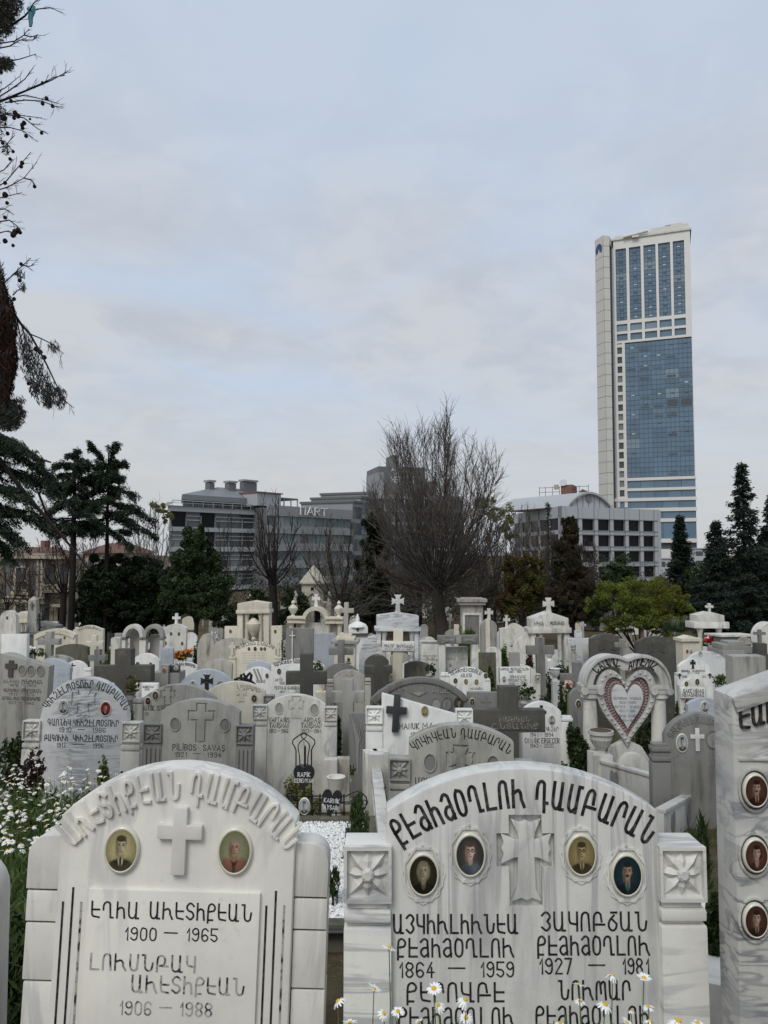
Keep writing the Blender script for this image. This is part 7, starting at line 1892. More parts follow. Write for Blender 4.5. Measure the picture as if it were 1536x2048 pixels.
# cedars on the left, branch by branch
def cedar(label, px, d, ytop, tr, brs, seed, n=520, size=.21, bare=(), mat='leaf_cedar', auto=(915, 1065, 22, 62)):
    rng = random.Random(seed)
    root, x0 = tree_root('cedar', label, px, d)
    zg = G(d)
    def loc(q): v = W(q[0], q[1], d); return Vector((v.x - x0, 0, v.z - zg))
    mb = MB(); mb.tube([(0, 0, -.1), (.05, 0, loc((px, ytop)).z * .5), loc((px + 4, ytop))], [tr * 1.2, tr, tr * .25], 9)
    Q = []
    for (a, b, sp) in brs:
        A, B = loc(a), loc(b); yy = rng.uniform(-.35, .35) * (B - A).length
        B.y = yy
        P = wob(A, B, 6, .025, rng, .10)
        mb.tube(P, taper(tr * .4, .02, 6), 4)
        Lb = (B - A).length
        Q.append(spray(P, sp / F * d * .5, .25, int(n * Lb * .35), size, 1, .26))
        for j in range(int(5 + Lb * 3)):
            s_ = .25 + .75 * rng.random(); k = min(int(s_ * 6), 5); p = P[k].lerp(P[k + 1], s_ * 6 - k)
            dv = (P[k + 1] - P[k]).normalized(); sd = Vector((-dv.y, dv.x, 0)); sd = sd.normalized() if sd.length > .01 else Vector((0, 1, 0))
            e = p + (dv * rng.uniform(.5, 1.1) + sd * rng.choice((-1, 1)) * rng.uniform(.2, .9) + Vector((0, 0, rng.uniform(-.75, .12)))).normalized() * sp / F * d * rng.uniform(.9, 1.9) * (1.2 - .5 * s_)
            q = wob(p, e, 4, .03, rng, .10); mb.tube(q, taper(.02, .008, 4), 3, cap=False)
            Q.append(spray(q, sp / F * d * .32, .22, int(n * .22), size * .85, 1, .24))
    za, zb_ = loc((px, auto[1])).z, loc((px, auto[0])).z
    for k in range(auto[2]):
        t = k / auto[2]; az = k * 2.4; z = za + (zb_ - za) * t; l = (auto[3] * (1 - .55 * t)) / F * d * rng.uniform(.6, 1.1)
        q = wob((0, 0, z), (l * math.cos(az), l * math.sin(az), z + l * rng.uniform(-.45, .1)), 5, .03, rng, .12); mb.tube(q, taper(.05, .012, 5), 4)
        for j in range(5):
            s_ = .3 + .7 * rng.random(); i_ = min(int(s_ * 5), 4); p = q[i_]; a2 = az + rng.uniform(-1.3, 1.3)
            e = p + Vector((math.cos(a2), math.sin(a2), rng.uniform(-.7, .05))) * l * rng.uniform(.25, .5); q2 = wob(p, e, 3, .04, rng, .1)
            Q.append(spray(q2, l * .16, .25, 150, size * .8, 1, .22))
        Q.append(spray(q, l * .22, .3, 320, size * .85, 1, .22))
    for (a, b) in bare:
        A, B = loc(a), loc(b); mb.tube(wob(A, B, 7, .01, rng), taper(tr * .5, .04, 7), 5)
    mb.build('trunk', 'bark_dark', root, smooth=60)
    tag(quads('crown', np.concatenate(Q), mat, root), kind='stuff')
    return root
cedar('cedar with drooping layered branches, left of the two slim ones', 146, 42, 912, .17,
      [((146, 935), (118, 930), 14), ((147, 915), (150, 905), 10), ((146, 960), (100, 985), 24), ((146, 975), (190, 950), 22), ((146, 1000), (96, 1030), 26), ((147, 1010), (196, 1005), 24), ((146, 1040), (104, 1062), 22), ((147, 1050), (190, 1045), 20), ((146, 950), (170, 925), 16), ((146, 985), (120, 975), 22)], 31, n=520)
cedar('cedar with bent top, right of the two slim ones', 213, 43, 905, .12,
      [((213, 935), (186, 888), 10), ((213, 940), (238, 892), 10), ((211, 950), (254, 925), 13), ((211, 955), (150, 912), 14), ((212, 965), (240, 955), 16), ((212, 980), (258, 985), 24), ((212, 985), (178, 965), 20), ((213, 1000), (170, 1010), 22), ((213, 1005), (292, 1035), 24), ((213, 1030), (300, 1068), 22), ((213, 1035), (178, 1060), 18), ((213, 1060), (262, 1092), 12), ((213, 960), (200, 930), 16)], 32, n=520)
cedar('big spreading cedar reaching in from the left edge', -70, 34, 800, .30,
      [((-70, 860), (76, 915), 30), ((-70, 890), (90, 950), 36), ((-70, 930), (105, 985), 42), ((-70, 960), (60, 1000), 40), ((-70, 1000), (95, 1055), 40), ((-70, 1040), (55, 1085), 36), ((-70, 1050), (10, 1100), 30), ((-70, 880), (30, 900), 36)], 33, n=640, auto=(840, 1080, 26, 130), bare=[((-70, 840), (178, 1138)), ((-70, 870), (102, 925))])
# dead rusty sprays hanging in it
dc = thing('dead_branch', 'hanging dead rust brown branch below the big spreading cedar', 'branch', W(75, 1050, 36)); 
P = [Vector((0, 0, 1.6)), Vector((.4, 0, .6)), Vector((1.0, 0, -.8)), Vector((1.6, 0, -1.9))]
MB().tube(P, taper(.06, .02, 3), 5).build('limb', 'bark_brown', dc)
tag(quads('dead_needles', spray(P, .45, .5, 1500, .14, 1, .15), 'leaf_dead', dc), kind='stuff')

# ------------------------------------------------------------ the cypress overhead at the left edge
cd = 6.0
cy0 = W(-125, 1105, cd)
cy = thing('old_cypress', 'old cypress with bare cone bearing twigs hanging in at the top left', 'tree', (cy0.x, cd, G(cd)))
def cl(px, py, dy=0.):
    v = W(px, py, cd + dy); return Vector((v.x - cy0.x, v.y - cd, v.z - G(cd)))
mb = MB()
mb.tube([(0, 0, -.2), (0, .05, 2.0), (-.02, 0, 4.2), (.0, 0, 6.4)], [.26, .22, .17, .09], 10)
mb.build('trunk', 'bark_brown', cy, smooth=60)
rng = random.Random(77)
brs = [
 [(-30, 80), (0, 66), (27, 48), (50, 32), (60, 20), (66, 8), (80, -4)], [(58, 24), (78, 18), (100, 15), (116, 22)], [(-20, 90), (30, 82), (48, 70), (58, 58)], [(48, 70), (62, 74), (74, 70)], [(-20, 100), (20, 92), (40, 80), (66, 80), (76, 70)],
 [(10, 124), (40, 118), (72, 108)], [(-20, 210), (14, 197), (40, 186), (75, 172), (104, 160), (136, 142)], [(-20, 205), (20, 180), (50, 158), (66, 136)], [(-20, 190), (10, 176), (40, 152)], [(14, 197), (50, 190), (90, 200), (118, 207)], [(40, 186), (80, 168), (110, 154), (130, 150)], [(10, 205), (50, 200), (84, 202), (108, 212), (122, 214)],
 [(-20, 240), (14, 226), (50, 232), (84, 236)], [(10, 228), (48, 236), (76, 258), (96, 268)], [(-20, 255), (20, 255), (46, 262), (66, 276)], [(-20, 300), (10, 292), (30, 270)], [(-20, 280), (10, 282), (24, 300)],
 [(-20, 380), (10, 365), (40, 330), (62, 304)], [(-20, 385), (16, 374), (48, 356), (74, 324)], [(48, 356), (62, 360), (72, 372)], [(-20, 400), (16, 392), (44, 385)], [(-20, 420), (10, 418), (28, 430)], [(-10, 445), (18, 440), (34, 452), (40, 464)], [(-10, 468), (14, 462), (34, 466)], [(-20, 350), (8, 340), (26, 318)],
 [(0, 580), (12, 563), (28, 548), (46, 530), (62, 516)], [(46, 530), (58, 533), (68, 530)], [(28, 548), (40, 552), (50, 558)], [(26, 590), (34, 582), (46, 574)],
 [(20, 615), (42, 648), (60, 668), (78, 700), (95, 732), (112, 768), (128, 800), (148, 816)], [(60, 668), (84, 678), (104, 688), (118, 700), (128, 708)], [(42, 648), (56, 690), (72, 728), (90, 756), (108, 800)], [(34, 640), (44, 690), (54, 728), (62, 752)], [(-20, 830), (20, 812), (36, 804), (50, 798)], [(-20, 850), (16, 836), (40, 824)]]
tw, lb = MB(), MB()
cone_at = []
for bi, b in enumerate(brs):
    dy0, dy1 = rng.uniform(-.25, .25), rng.uniform(-.5, .5)
    P = [cl(x, y, dy0 + (dy1 - dy0) * k / (len(b) - 1)) for k, (x, y) in enumerate(b)]
    big = len(b) > 5
    lb.tube(P, taper(.013 if big else .006, .0025, len(P) - 1), 5)
    if bi < 31 or True:
        for k in range(1, len(P)):
            for q in range(3 if bi < 29 else 2):
                p = P[k - 1].lerp(P[k], rng.random()); dv = (P[k] - P[k - 1]).normalized()
                e = (dv + Vector((rng.uniform(-1, 1), rng.uniform(-.6, .6), rng.uniform(-.6, .7))) * .8).normalized() * rng.uniform(.03, .13)
                if bi >= 29: e = Vector((rng.uniform(-.03, .03), rng.uniform(-.03, .03), -rng.uniform(.05, .16)))
                Q = wob(p, p + e, 2, .08, rng); tw.tube(Q, [.0022, .0018, .001], 3, cap=False)
                e2 = (e.normalized() + Vector((rng.uniform(-1, 1), rng.uniform(-1, 1), rng.uniform(-1, 1))) * .6) * rng.uniform(.02, .06); tw.tube([Q[1], Q[1] + e2], [.0016, .0008], 3, cap=False)
lb.build('branches', 'bark_dark', cy, smooth=60, normals=False)
tag(tw.build('twigs', 'bark_dark', cy, smooth=0, normals=False), kind='stuff')
bm = bmesh.new(); bmesh.ops.create_icosphere(bm, subdivisions=2, radius=1)
for v in bm.verts: v.co *= 1 + .16 * math.sin(v.co.x * 7 + 1) * math.sin(v.co.y * 7) * math.cos(v.co.z * 6)
cm = bpy.data.meshes.new('cone'); bm.to_mesh(cm); bm.free(); cm.materials.append(M['cone'])
for x, y, r in [(85, 166, 3.5), (93, 197, 4), (85, 207, 4), (105, 212, 4), (22, 202, 4), (36, 232, 5), (30, 226, 5), (44, 250, 4), (48, 246, 4.5), (45, 256, 4), (83, 266, 3.5), (52, 272, 4), (60, 238, 2.5), (15, 267, 4), (5, 286, 3.5), (26, 303, 3.5), (20, 318, 3.5), (44, 326, 4.5), (42, 333, 4), (69, 373, 3.8), (10, 366, 4), (10, 390, 6), (14, 406, 3.8), (10, 435, 4), (30, 464, 6), (36, 460, 5), (26, 470, 5.5), (40, 465, 4), (10, 482, 5), (26, 491, 3.4), (42, 528, 3.6), (39, 561, 4), (28, 598, 4), (57, 767, 4), (72, 698, 5), (80, 704, 5), (16, 132, 6), (2, 144, 4), (30, 225, 4), (8, 236, 6), (28, 236, 4), (88, 715, 5), (112, 780, 4.5), (98, 770, 4)]:
    o = link('cone', cm, cy); o.location = cl(x, y, rng.uniform(-.15, .15)); r *= cd / F; o.scale = (r, r, r * 1.08)
Qs = []
def patch(cx_, cy_, rx, ry, n, size, mat_list, dirz=-1.):
    C = np.array([tuple(cl(cx_ + rx * a, cy_ + ry * b, .28 * c)) for a, b, c in unitv(n) * (NR.random((n, 1)) ** .45) * 1.12])
    mat_list.append(leafq(C, size, .14, np.tile([.15, 0, dirz], (n, 1)), .7))
top_, br_, wp_ = [], [], []
patch(6, 10, 36, 34, 1700, .055, top_, .3); patch(12, 45, 18, 28, 800, .05, top_, .2); patch(-8, 70, 14, 30, 260, .05, top_, .2); patch(10, 128, 18, 14, 600, .05, top_, -.4); patch(-10, 150, 12, 80, 260, .05, top_, -.3); patch(-4, 240, 16, 40, 420, .05, top_, -.4); patch(12, 300, 8, 12, 80, .04, top_, .2); patch(-12, 410, 12, 110, 260, .05, top_, -.3)
patch(-8, 640, 24, 100, 4200, .075, br_, -1); patch(6, 660, 26, 70, 3200, .07, br_, -1); patch(12, 720, 22, 50, 2200, .07, br_, -1); patch(4, 770, 22, 40, 1500, .065, br_, -1); patch(14, 830, 34, 30, 2600, .055, wp_, .2); patch(-6, 560, 14, 40, 500, .05, wp_, -.4)
for x, y, rx, ry, n in ((55, 720, 14, 40, 300), (70, 740, 16, 44, 420), (85, 775, 18, 34, 420), (100, 790, 14, 26, 320), (120, 795, 14, 22, 320), (48, 690, 12, 40, 240), (108, 694, 12, 12, 90), (46, 575, 8, 10, 60), (40, 548, 10, 8, 60), (40, 800, 12, 8, 60), (96, 800, 10, 16, 180), (68, 775, 10, 18, 140)): patch(x, y, rx, ry, n, .045, wp_, -1)
tag(quads('needles', np.concatenate(top_), 'leaf_cypress', cy), kind='stuff')
tag(quads('dead_needles', np.concatenate(br_), 'leaf_dead', cy), kind='stuff')
tag(quads('hanging_sprays', np.concatenate(wp_), 'leaf_weep', cy), kind='stuff')
# torn turquoise plastic caught on the top branch
v = W(63, 30, cd - .05)
pb = thing('plastic_scrap', 'turquoise plastic scrap caught on the top left branch', 'litter', v)
mb = MB(); n = 12
prof = [(.012, .075, 0), (.032, .07, .004), (.036, .05, -.003), (.028, .02, 0), (.020, -.02, -.006), (.016, -.07, -.004), (.013, -.10, -.008)]
vs = [(ox + r * (1 + .18 * math.sin(3 * a + z * 60)) * math.cos(a), .5 * r * math.sin(a), z) for r, z, ox in prof for a in [2 * math.pi * k / n for k in range(n)]]
mb.add(vs, [(i * n + k, i * n + (k + 1) % n, (i + 1) * n + (k + 1) % n, (i + 1) * n + k) for i in range(len(prof) - 1) for k in range(n)])
mb.build('knotted_bag', 'turquoise_plastic', pb, smooth=50)
# ------------------------------------------------------------ grave plot with white gravel, iron fence and lantern
gx0, gx1, gy0, gy1, gzb = -1.02, -.13, 4.3, 5.85, -.46
gp = thing('gravel_grave', 'raised grave bed of white gravel between the two front stones', 'grave', (gx0, gy0, gzb))
for a, b, c, d_ in ((-.08, 0, -.08, gy1 - gy0 + .08), (gx1 - gx0, gx1 - gx0 + .08, -.08, gy1 - gy0 + .08), (0, gx1 - gx0, -.08, 0), (0, gx1 - gx0, gy1 - gy0, gy1 - gy0 + .08)):
    MB().box(a, b, c, d_, -.75, .0).build('kerb', 'stone_moss', gp, bevel=.006)
MB().box(0, gx1 - gx0, 0, gy1 - gy0, -.3, -.035).build('bed', 'gravel', gp, smooth=0)
n = 7000
base = np.array([[-1, -.8, -.5], [.9, -1, -.4], [1, .8, -.5], [-.8, 1, -.4], [0.1, 0, .8], [0, -.1, -.9]])
fcs = [(0, 1, 4), (1, 2, 4), (2, 3, 4), (3, 0, 4)]
cen = np.stack([NR.random(n) * (gx1 - gx0), NR.random(n) * (gy1 - gy0), -.035 + .02 * NR.random(n)], 1)
sc_ = (.007 + .007 * NR.random(n))[:, None, None]
ang = NR.random(n) * 6.28; ca, sa = np.cos(ang), np.sin(ang)
V = base[None] * sc_ * (.7 + .6 * NR.random((n, 1, 3)))
V = np.stack([V[..., 0] * ca[:, None] - V[..., 1] * sa[:, None], V[..., 0] * sa[:, None] + V[..., 1] * ca[:, None], V[..., 2]], -1) + cen[:, None]
me = bpy.data.meshes.new('gravel'); T = np.concatenate([np.array(f)[None] + (np.arange(n) * 6)[:, None] for f in fcs])
me.from_pydata(V.reshape(-1, 3).tolist(), [], T.tolist()); me.materials.append(M['gravel'])
tag(link('white_gravel', me, gp), kind='stuff')
MB().tube([(0, -.12, -.02), (gx1 - gx0 + .1, -.12, -.02)], .018, 8).build('iron_rail', 'iron', gp)
# iron fence at the far end of the plot
fd = 6.05
fz = G(fd)
fo = W(660, 1600, fd)
fn = thing('iron_fence', 'low black wrought iron fence with scrolled end behind the white gravel', 'fence', (fo.x, fd, fz))
fp = lambda px, py, dy=0.: Vector((W(px, py, fd).x - fo.x, dy, W(px, py, fd).z - fz))
for yy in (1592, 1606, 1626, 1640):
    MB().tube([fp(560, yy), fp(690, yy)], .006, 6).build('rail', 'iron', fn)
for px in (594, 606, 624, 640, 656, 672, 688):
    MB().tube([fp(px, 1588), fp(px, 1690)], .006, 6).build('upright', 'iron', fn)
def scroll(pts, r=.006): MB().tube([fp(*p) for p in pts], r, 6).build('scroll', 'iron', fn)
scroll([(676, 1593), (692, 1592), (704, 1586), (714, 1582), (724, 1586), (732, 1594), (735, 1605), (730, 1616), (722, 1624)])
scroll([(680, 1604), (700, 1604), (710, 1596), (716, 1588)]); scroll([(690, 1608), (712, 1606), (728, 1606)])
for cx_, cy_, r_ in ((632, 1608, 5), (728, 1605, 5), (600, 1616, 6), (632, 1622, 5), (614, 1634, 6)): scroll([(cx_ + r_ * math.cos(t), cy_ + r_ * math.sin(t)) for t in [2 * math.pi * k / 14 for k in range(15)]], .004)
for cx_, cy_ in ((580, 1590), (567, 1600)): scroll([(cx_ + (8 - k * .4) * math.cos(k * .6), cy_ + (8 - k * .4) * math.sin(k * .6)) for k in range(16)], .008)
# lantern
ld = 6.15
lo = W(608, 1560, ld); lz = G(ld)
ln_ = thing('iron_lantern', 'black iron grave lantern frame with a candle above the gravel plot', 'lantern', (lo.x, ld, lz))
lp = lambda px, py, dy=0.: Vector((W(px, py, ld).x - lo.x, dy, W(px, py, ld).z - lz))
half = [(592, 1600), (592, 1500), (589, 1493), (585, 1487), (586, 1480), (592, 1475), (598, 1471), (604, 1467), (607.5, 1466)]
for dy in (0,):
    MB().tube([lp(x, y, dy) for x, y in half] + [lp(1215 - x, y, dy) for x, y in half[::-1]], .0055, 6).build('outer_frame', 'iron', ln_)
inner = [(600, 1535), (599, 1512), (597, 1500), (596, 1492), (599, 1485), (605, 1480), (607.5, 1478)]
MB().tube([lp(x, y) for x, y in inner] + [lp(1215 - x, y) for x, y in inner[::-1]], .0045, 6).build('inner_frame', 'iron', ln_)
MB().tube([lp(607.5 + 5 * math.cos(t), 1472 + 5 * math.sin(t)) for t in [2 * math.pi * k / 14 for k in range(15)]], .004, 6).build('ring', 'iron', ln_)
MB().tube([lp(610, 1535), lp(610, 1492)], .009, 8).tube([lp(608, 1492), lp(608, 1482)], .002, 5).build('candle', 'iron', ln_)
MB().lathe([(.012, lp(608, 1540).z), (.05, lp(608, 1536).z), (.06, lp(608, 1532).z)], 10).build('candle_dish', 'iron', ln_)
def heart_plate(name, label, px, py, w, h, d, lines, rot=0):
    v = W(px, py, d); r = thing(name, label, 'nameplate', (v.x, d, v.z), tilt=rot)
    k = d / F
    pts = [(16 * math.sin(t) ** 3 / 16 * w / 2 * k, (13 * math.cos(t) - 5 * math.cos(2 * t) - 2 * math.cos(3 * t) - math.cos(4 * t) + 2.5) / 29 * h * k) for t in [-2 * math.pi * q / 30 for q in range(30)]]
    MB().prism(pts, -.006, .006).build('plate', 'iron', r)
    MB().tube([(0, .012, -h * k * .4), (0, .012, G(d) - v.z)], .008, 6).build('stake', 'iron', r)
    for tx, x0, x1, y, hh in lines:
        mb = MB(); letters(mb, tx, x0 * k, x1 * k, -y * k, hh * k, -.0075, off=.025, gap=.2); mb.build('inscription', 'letter_white', r, smooth=0, normals=False)
heart_plate('heart_nameplate', 'black heart plate with white hand lettering hanging on the lantern', 608, 1556, 42, 50, 5.95, [('RAPİK', -12, 12, -3, 8), ('CERENYAN', -18, 18, 8, 7)])
heart_plate('heart_nameplate', 'tilted black heart plate with white hand lettering on the fence', 663, 1607, 40, 54, 5.9, [('KARNİK', -15, 15, -2, 8), ('AYSAR', -14, 12, 11, 8)], rot=6)
v = W(609, 1612, 5.95); o = thing('oval_photo', 'oval glass photo on a short post in front of the fence', 'photo', (v.x, 5.95, v.z))
q = link('medallion', med_mesh('ceramic'), o); q.scale = (.046, .02, .068); q2 = link('portrait', por_mesh('k'), q); q2.location = (0, -.06, 0)
MB().tube([(0, .01, -.06), (0, .01, G(5.95) - v.z)], .012, 6).build('post', 'concrete', o)
# iron ornament seen behind the black cross stone
v = W(492, 1362, 11.5); o = thing('iron_ornament', 'black iron bow shaped ornament behind the blue grey stone', 'ornament', (v.x, 11.5, G(11.5)))
ip = lambda px, py: Vector((W(px, py, 11.5).x - v.x, 0, W(px, py, 11.5).z - G(11.5)))
mb = MB()
for loop in ([(484, 1362), (482, 1350), (487, 1347), (491, 1356), (490, 1364)], [(490, 1364), (494, 1352), (500, 1346), (503, 1350), (501, 1362)], [(468, 1360), (478, 1356), (490, 1357), (502, 1362), (511, 1370)], [(470, 1364), (484, 1361), (500, 1366)]):
    mb.tube([ip(*p) for p in loop], .022, 6)
mb.tube([ip(490, 1360), Vector((0, 0, 0))], .03, 6)
mb.build('bow', 'iron', o)
# marble border rails either side
rail_panel('grave_border', 'pale marble border rail running back behind the front middle stone', (W(752, 1600, 7.0).x, 7.0, -.72), (W(778, 1660, 4.5).x, 4.5, -.60), .34, 'marble_white')
rail_panel('grave_border', 'short marble border rail before the bright slanted stone', (W(742, 1500, 7.3).x, 7.3, -.80), (W(760, 1500, 7.32).x, 7.32, -.80), .36, 'marble_white')
for lb, A, B, h, mt in (
    ('low pale kerb on the grass beyond the right rosette pillar', (W(1345, 1680, 5.6).x, 5.6, G(5.6) - .02), (W(1440, 1745, 4.0).x, 4.0, G(4.0) - .02), .16, 'marble_white'),
    ('low mossy kerb at the left edge beyond the daisies', (W(-30, 1600, 7.0).x, 7.0, G(7) - .02), (W(60, 1500, 9.4).x, 9.4, G(9.4) - .02), .22, 'stone_weather'),
    ('grey kerb running down from the white boy portrait stone', (W(1150, 1500, 9.0).x, 9.0, G(9) - .02), (W(1190, 1560, 6.6).x, 6.6, G(6.6) - .02), .2, 'stone_mid'),
    ('pale kerb beside the grass near the right edge stone', (W(1408, 1720, 3.4).x, 3.4, G(3.4) - .02), (W(1424, 1800, 2.7).x, 2.7, G(2.7) - .02), .42, 'marble_white')):
    A, B = Vector(A), Vector(B); dv = B - A; L = math.hypot(dv.x, dv.y)
    r = thing('grave_kerb', lb, 'kerb', A, math.degrees(math.atan2(dv.y, dv.x)))
    MB().add([(x, y, z + dv.z * x / L) for x in (0, L) for y in (-.06, .06) for z in (-.1, h)], [(0, 1, 3, 2), (4, 6, 7, 5), (0, 4, 5, 1), (2, 3, 7, 6), (1, 5, 7, 3), (0, 2, 6, 4)]).build('kerb_stone', mt, r, bevel=.008)
# white urn and block behind the fence
v = W(672, 1572, 7.2); o = thing('flower_pot', 'white marble flower bowl behind the iron fence', 'planter', (v.x, 7.2, G(7.2)))
zt = W(672, 1553, 7.2).z - G(7.2)
MB().lathe([(.06, 0), (.04, zt - .20), (.05, zt - .15), (.075, zt - .1), (.08, zt - .02), (.09, zt), (.07, zt), (.065, zt - .03)], 18).build('bowl', 'marble_white', o, smooth=50)
for i, (px, y0, y1, d) in enumerate(((661, 1520, 1560, 8.0), (686, 1518, 1540, 8.1))):
    v = W(px, y0, d); o = thing('stone_block', ('small white upright marble post behind the iron fence', 'small rough grey block behind the iron fence')[i], 'stone', (v.x, d, G(d)))
    MB().box(-.07, .07, 0, .12, 0, v.z - G(d)).build('block', ('marble_white', 'stone_weather')[i], o, bevel=.006); MB().box(-.09, .09, -.02, .14, -.02, .1).build('foot', ('marble_white', 'stone_weather')[i], o, bevel=.006)

# ------------------------------------------------------------ daisies
def daisy_mesh(sd, n, curl):
    mb = MB(); rng = random.Random(sd)
    for k in range(n):
        if rng.random() < .07 * sd % .2: continue
        a = 2 * math.pi * k / n + rng.uniform(-.06, .06); l = rng.uniform(.9, 1.05); dz = rng.uniform(-.18, .05) + curl
        ca, sa = math.cos(a), math.sin(a)
        f = lambda r, c, z: (r * ca - c * sa, r * sa + c * ca, z)
        mb.add([f(.25, -.05, 0), f(.6, -.15, .06 + dz * .4), f(l, -.07, dz), f(l, .07, dz), f(.6, .15, .06 + dz * .4), f(.25, .05, 0)], [(0, 1, 4, 5), (1, 2, 3, 4)])
    return mb.mesh('petals', 'daisy_petal', smooth=0, normals=False)
PETS = [daisy_mesh(1, 15, 0), daisy_mesh(2, 13, -.35), daisy_mesh(3, 17, .22), daisy_mesh(4, 12, -.7), daisy_mesh(5, 16, -.1)]
EYE_ = MB().lathe([(.30, -.03), (.32, .06), (.25, .16), (.12, .21), (.02, .22)], 12).mesh('eye', 'daisy_eye', smooth=60)
def daisy(px, py, d, r, rng, label, group, droopy=0, parts=True, lean=None):
    v = W(px, py, d); zg = G(d)
    bx = v.x + rng.uniform(-.05, .05); by = d + rng.uniform(-.04, .04)
    root = thing('daisy', label, 'flower', (bx, by, zg), group=group)
    hd = Vector((v.x - bx, v.y - by, v.z - zg))
    tl_ = lean if lean is not None else (rng.uniform(-.35, .5), rng.uniform(-.55, .55), rng.random() * 6)
    for nm, me in (('petals', rng.choice(PETS)), ('eye', EYE_)):
        o = link(nm, me, root); o.location = hd; o.scale = (r, r, r); o.rotation_euler = (tl_[0], tl_[1], tl_[2])
    m = hd * .55 + Vector((rng.uniform(-.06, .06), rng.uniform(-.04, .04), 0))
    MB().tube([(0, 0, -.02), m * .5, m, hd * .85 + Vector((0, 0, .0)), hd], [.0022, .002, .0018, .0015, .0013], 4, cap=False).build('stem', 'stem', root, smooth=60, normals=False)
    return root
rng = random.Random(15)
fl = [(778, 1895, 17), (748, 1978, 16), (676, 2002, 18), (868, 1977, 17), (930, 1999, 15), (768, 2027, 14), (796, 2023, 14), (877, 2010, 13), (932, 2036, 14), (700, 2046, 16), (1158, 1969, 16), (1225, 1950, 14), (1288, 1956, 16), (1210, 2009, 16), (1297, 2014, 15), (1262, 2022, 12), (1356, 2042, 20), (1160, 2003, 11), (1300, 2042, 15), (1395, 2046, 14), (1254, 2046, 13), (838, 2044, 13), (1120, 2046, 12)]
ORD = 'first second third fourth fifth sixth seventh eighth ninth tenth eleventh twelfth thirteenth fourteenth fifteenth sixteenth seventeenth eighteenth nineteenth twentieth twenty-first twenty-second twenty-third'.split()
for i, (x, y, r) in enumerate(sorted(fl)):
    daisy(x, y, rng.uniform(1.62, 1.85), r * 1.75 / F * rng.uniform(.85, 1.0), rng, f'tall white daisy before the front middle stone, {ORD[i]} from the left', 'daisies in front of the middle stone')
# feathery greenery they grow from
C = []
for k in range(16):
    x, y, r = fl[k % len(fl)]; dd = rng.uniform(1.6, 1.95); b = W(x + rng.uniform(-25, 25), 2060, dd)
    for q in range(70): C.append((b.x + rng.gauss(0, .06), dd + rng.gauss(0, .05), G(dd) + rng.uniform(.05, b.z - G(dd) - .02 + .0)))
C = np.array(C)
tag(tag(quads('daisy_foliage', leafq(C, .045, .16, np.tile([0, 0, 1.], (len(C), 1)), .8), 'leaf_bush'), 'thin feathery green stems among the front daisies', 'plant'), kind='stuff')
# the thick patch on the left
leaf('leaf_patch', (.030, .055, .014), (.105, .15, .04), .5, trans=.25)
pts = []
while len(pts) < 190:
    x, y = rng.uniform(-10, 245), rng.uniform(1528, 1705)
    lim = 245 - max(0, (y - 1590)) * 1.35
    if x > lim or (y < 1555 and rng.random() < .55): continue
    if any(abs(x - a) < 5 and abs(y - b) < 4 for a, b in pts): continue
    pts.append((x, y))
for x, y in pts:
    d = 6.4 - (y - 1530) / 175 * 2.6 + rng.uniform(-.25, .25)
    daisy(x, y, d, rng.uniform(.015, .024), rng, 'white daisy in the thick patch behind the front left stone', 'daisies in the left flower patch', lean=(rng.uniform(-.5, .5), rng.uniform(-.5, .5), rng.random() * 6))
C = []
for k in range(15000):
    x = rng.uniform(-60, 250); y0 = rng.uniform(1540, 1860)
    d = 6.6 - (y0 - 1530) / 330 * 3.8 + rng.uniform(-.3, .3); d = max(2.75, d)
    v = W(x, 1500, d)
    top_z = W(0, 1562 + 30 * math.sin(x * .05 + 1) + (60 if d < 4.2 else 0), d).z if d > 4.8 else G(d) + .55
    if x > 215 and d > 5: continue
    C.append((v.x, d, rng.uniform(G(d) - .02, max(G(d) + .08, min(top_z, G(d) + .62)))))
C = np.array(C)
tag(tag(quads('flower_patch_foliage', leafq(C, .065, .22, np.tile([0, 0, 1.], (len(C), 1)), .9), 'leaf_patch'), 'dense dark green foliage of the left daisy patch', 'plant'), kind='stuff')
# ------------------------------------------------------------ shrubs, flowers and small plants
bush('rose_bush', 'leggy rose bush with reddish leaves left of the two portrait stone', 62, 1535, 6.9, 46, 36, 420, .05, 'leaf_maroon', asp=.7)
bush('leafy_plant', 'yellow green leafy plant below the sprig pillar', 215, 1548, 6.5, 26, 22, 700, .04, 'leaf_bush', asp=.6)
bush('rosemary_bush', 'dark green rosemary edging the white gravel', 712, 1632, 5.2, 26, 50, 4200, .035, 'leaf_rosemary', asp=.22, direc='up', k=26)
bush('rosemary_bush', 'lower dark green rosemary clump beside the white gravel', 722, 1690, 4.7, 20, 40, 2600, .035, 'leaf_rosemary', asp=.22, direc='up', k=20)
bush('herb_clump', 'small spiky herb at the near end of the gravel', 668, 1768, 4.5, 17, 30, 1100, .03, 'leaf_rosemary', asp=.2, direc='up', base=-.47)
bush('herb_clump', 'thin upright sprig on the near gravel', 652, 1752, 4.55, 6, 36, 260, .02, 'leaf_rosemary', asp=.25, direc='up', base=-.47)
bush('flowering_shrub', 'yellow green shrub dotted white behind the iron fence', 590, 1580, 6.9, 42, 22, 2600, .04, 'leaf_pale', asp=.5, k=24)
bush('weed_clump', 'yellow weeds beside the marble border rail', 768, 1578, 6.2, 6, 16, 240, .04, 'leaf_pale', asp=.3, direc='up')
bush('garden_shrub', 'bright green shrub right of the white boy portrait stone', 1128, 1528, 7.0, 22, 20, 1500, .04, 'leaf_bush', asp=.5)
bush('garden_shrub', 'dark shrub behind the planter urn', 1158, 1480, 9.2, 26, 46, 2400, .05, 'leaf_dark', asp=.5)
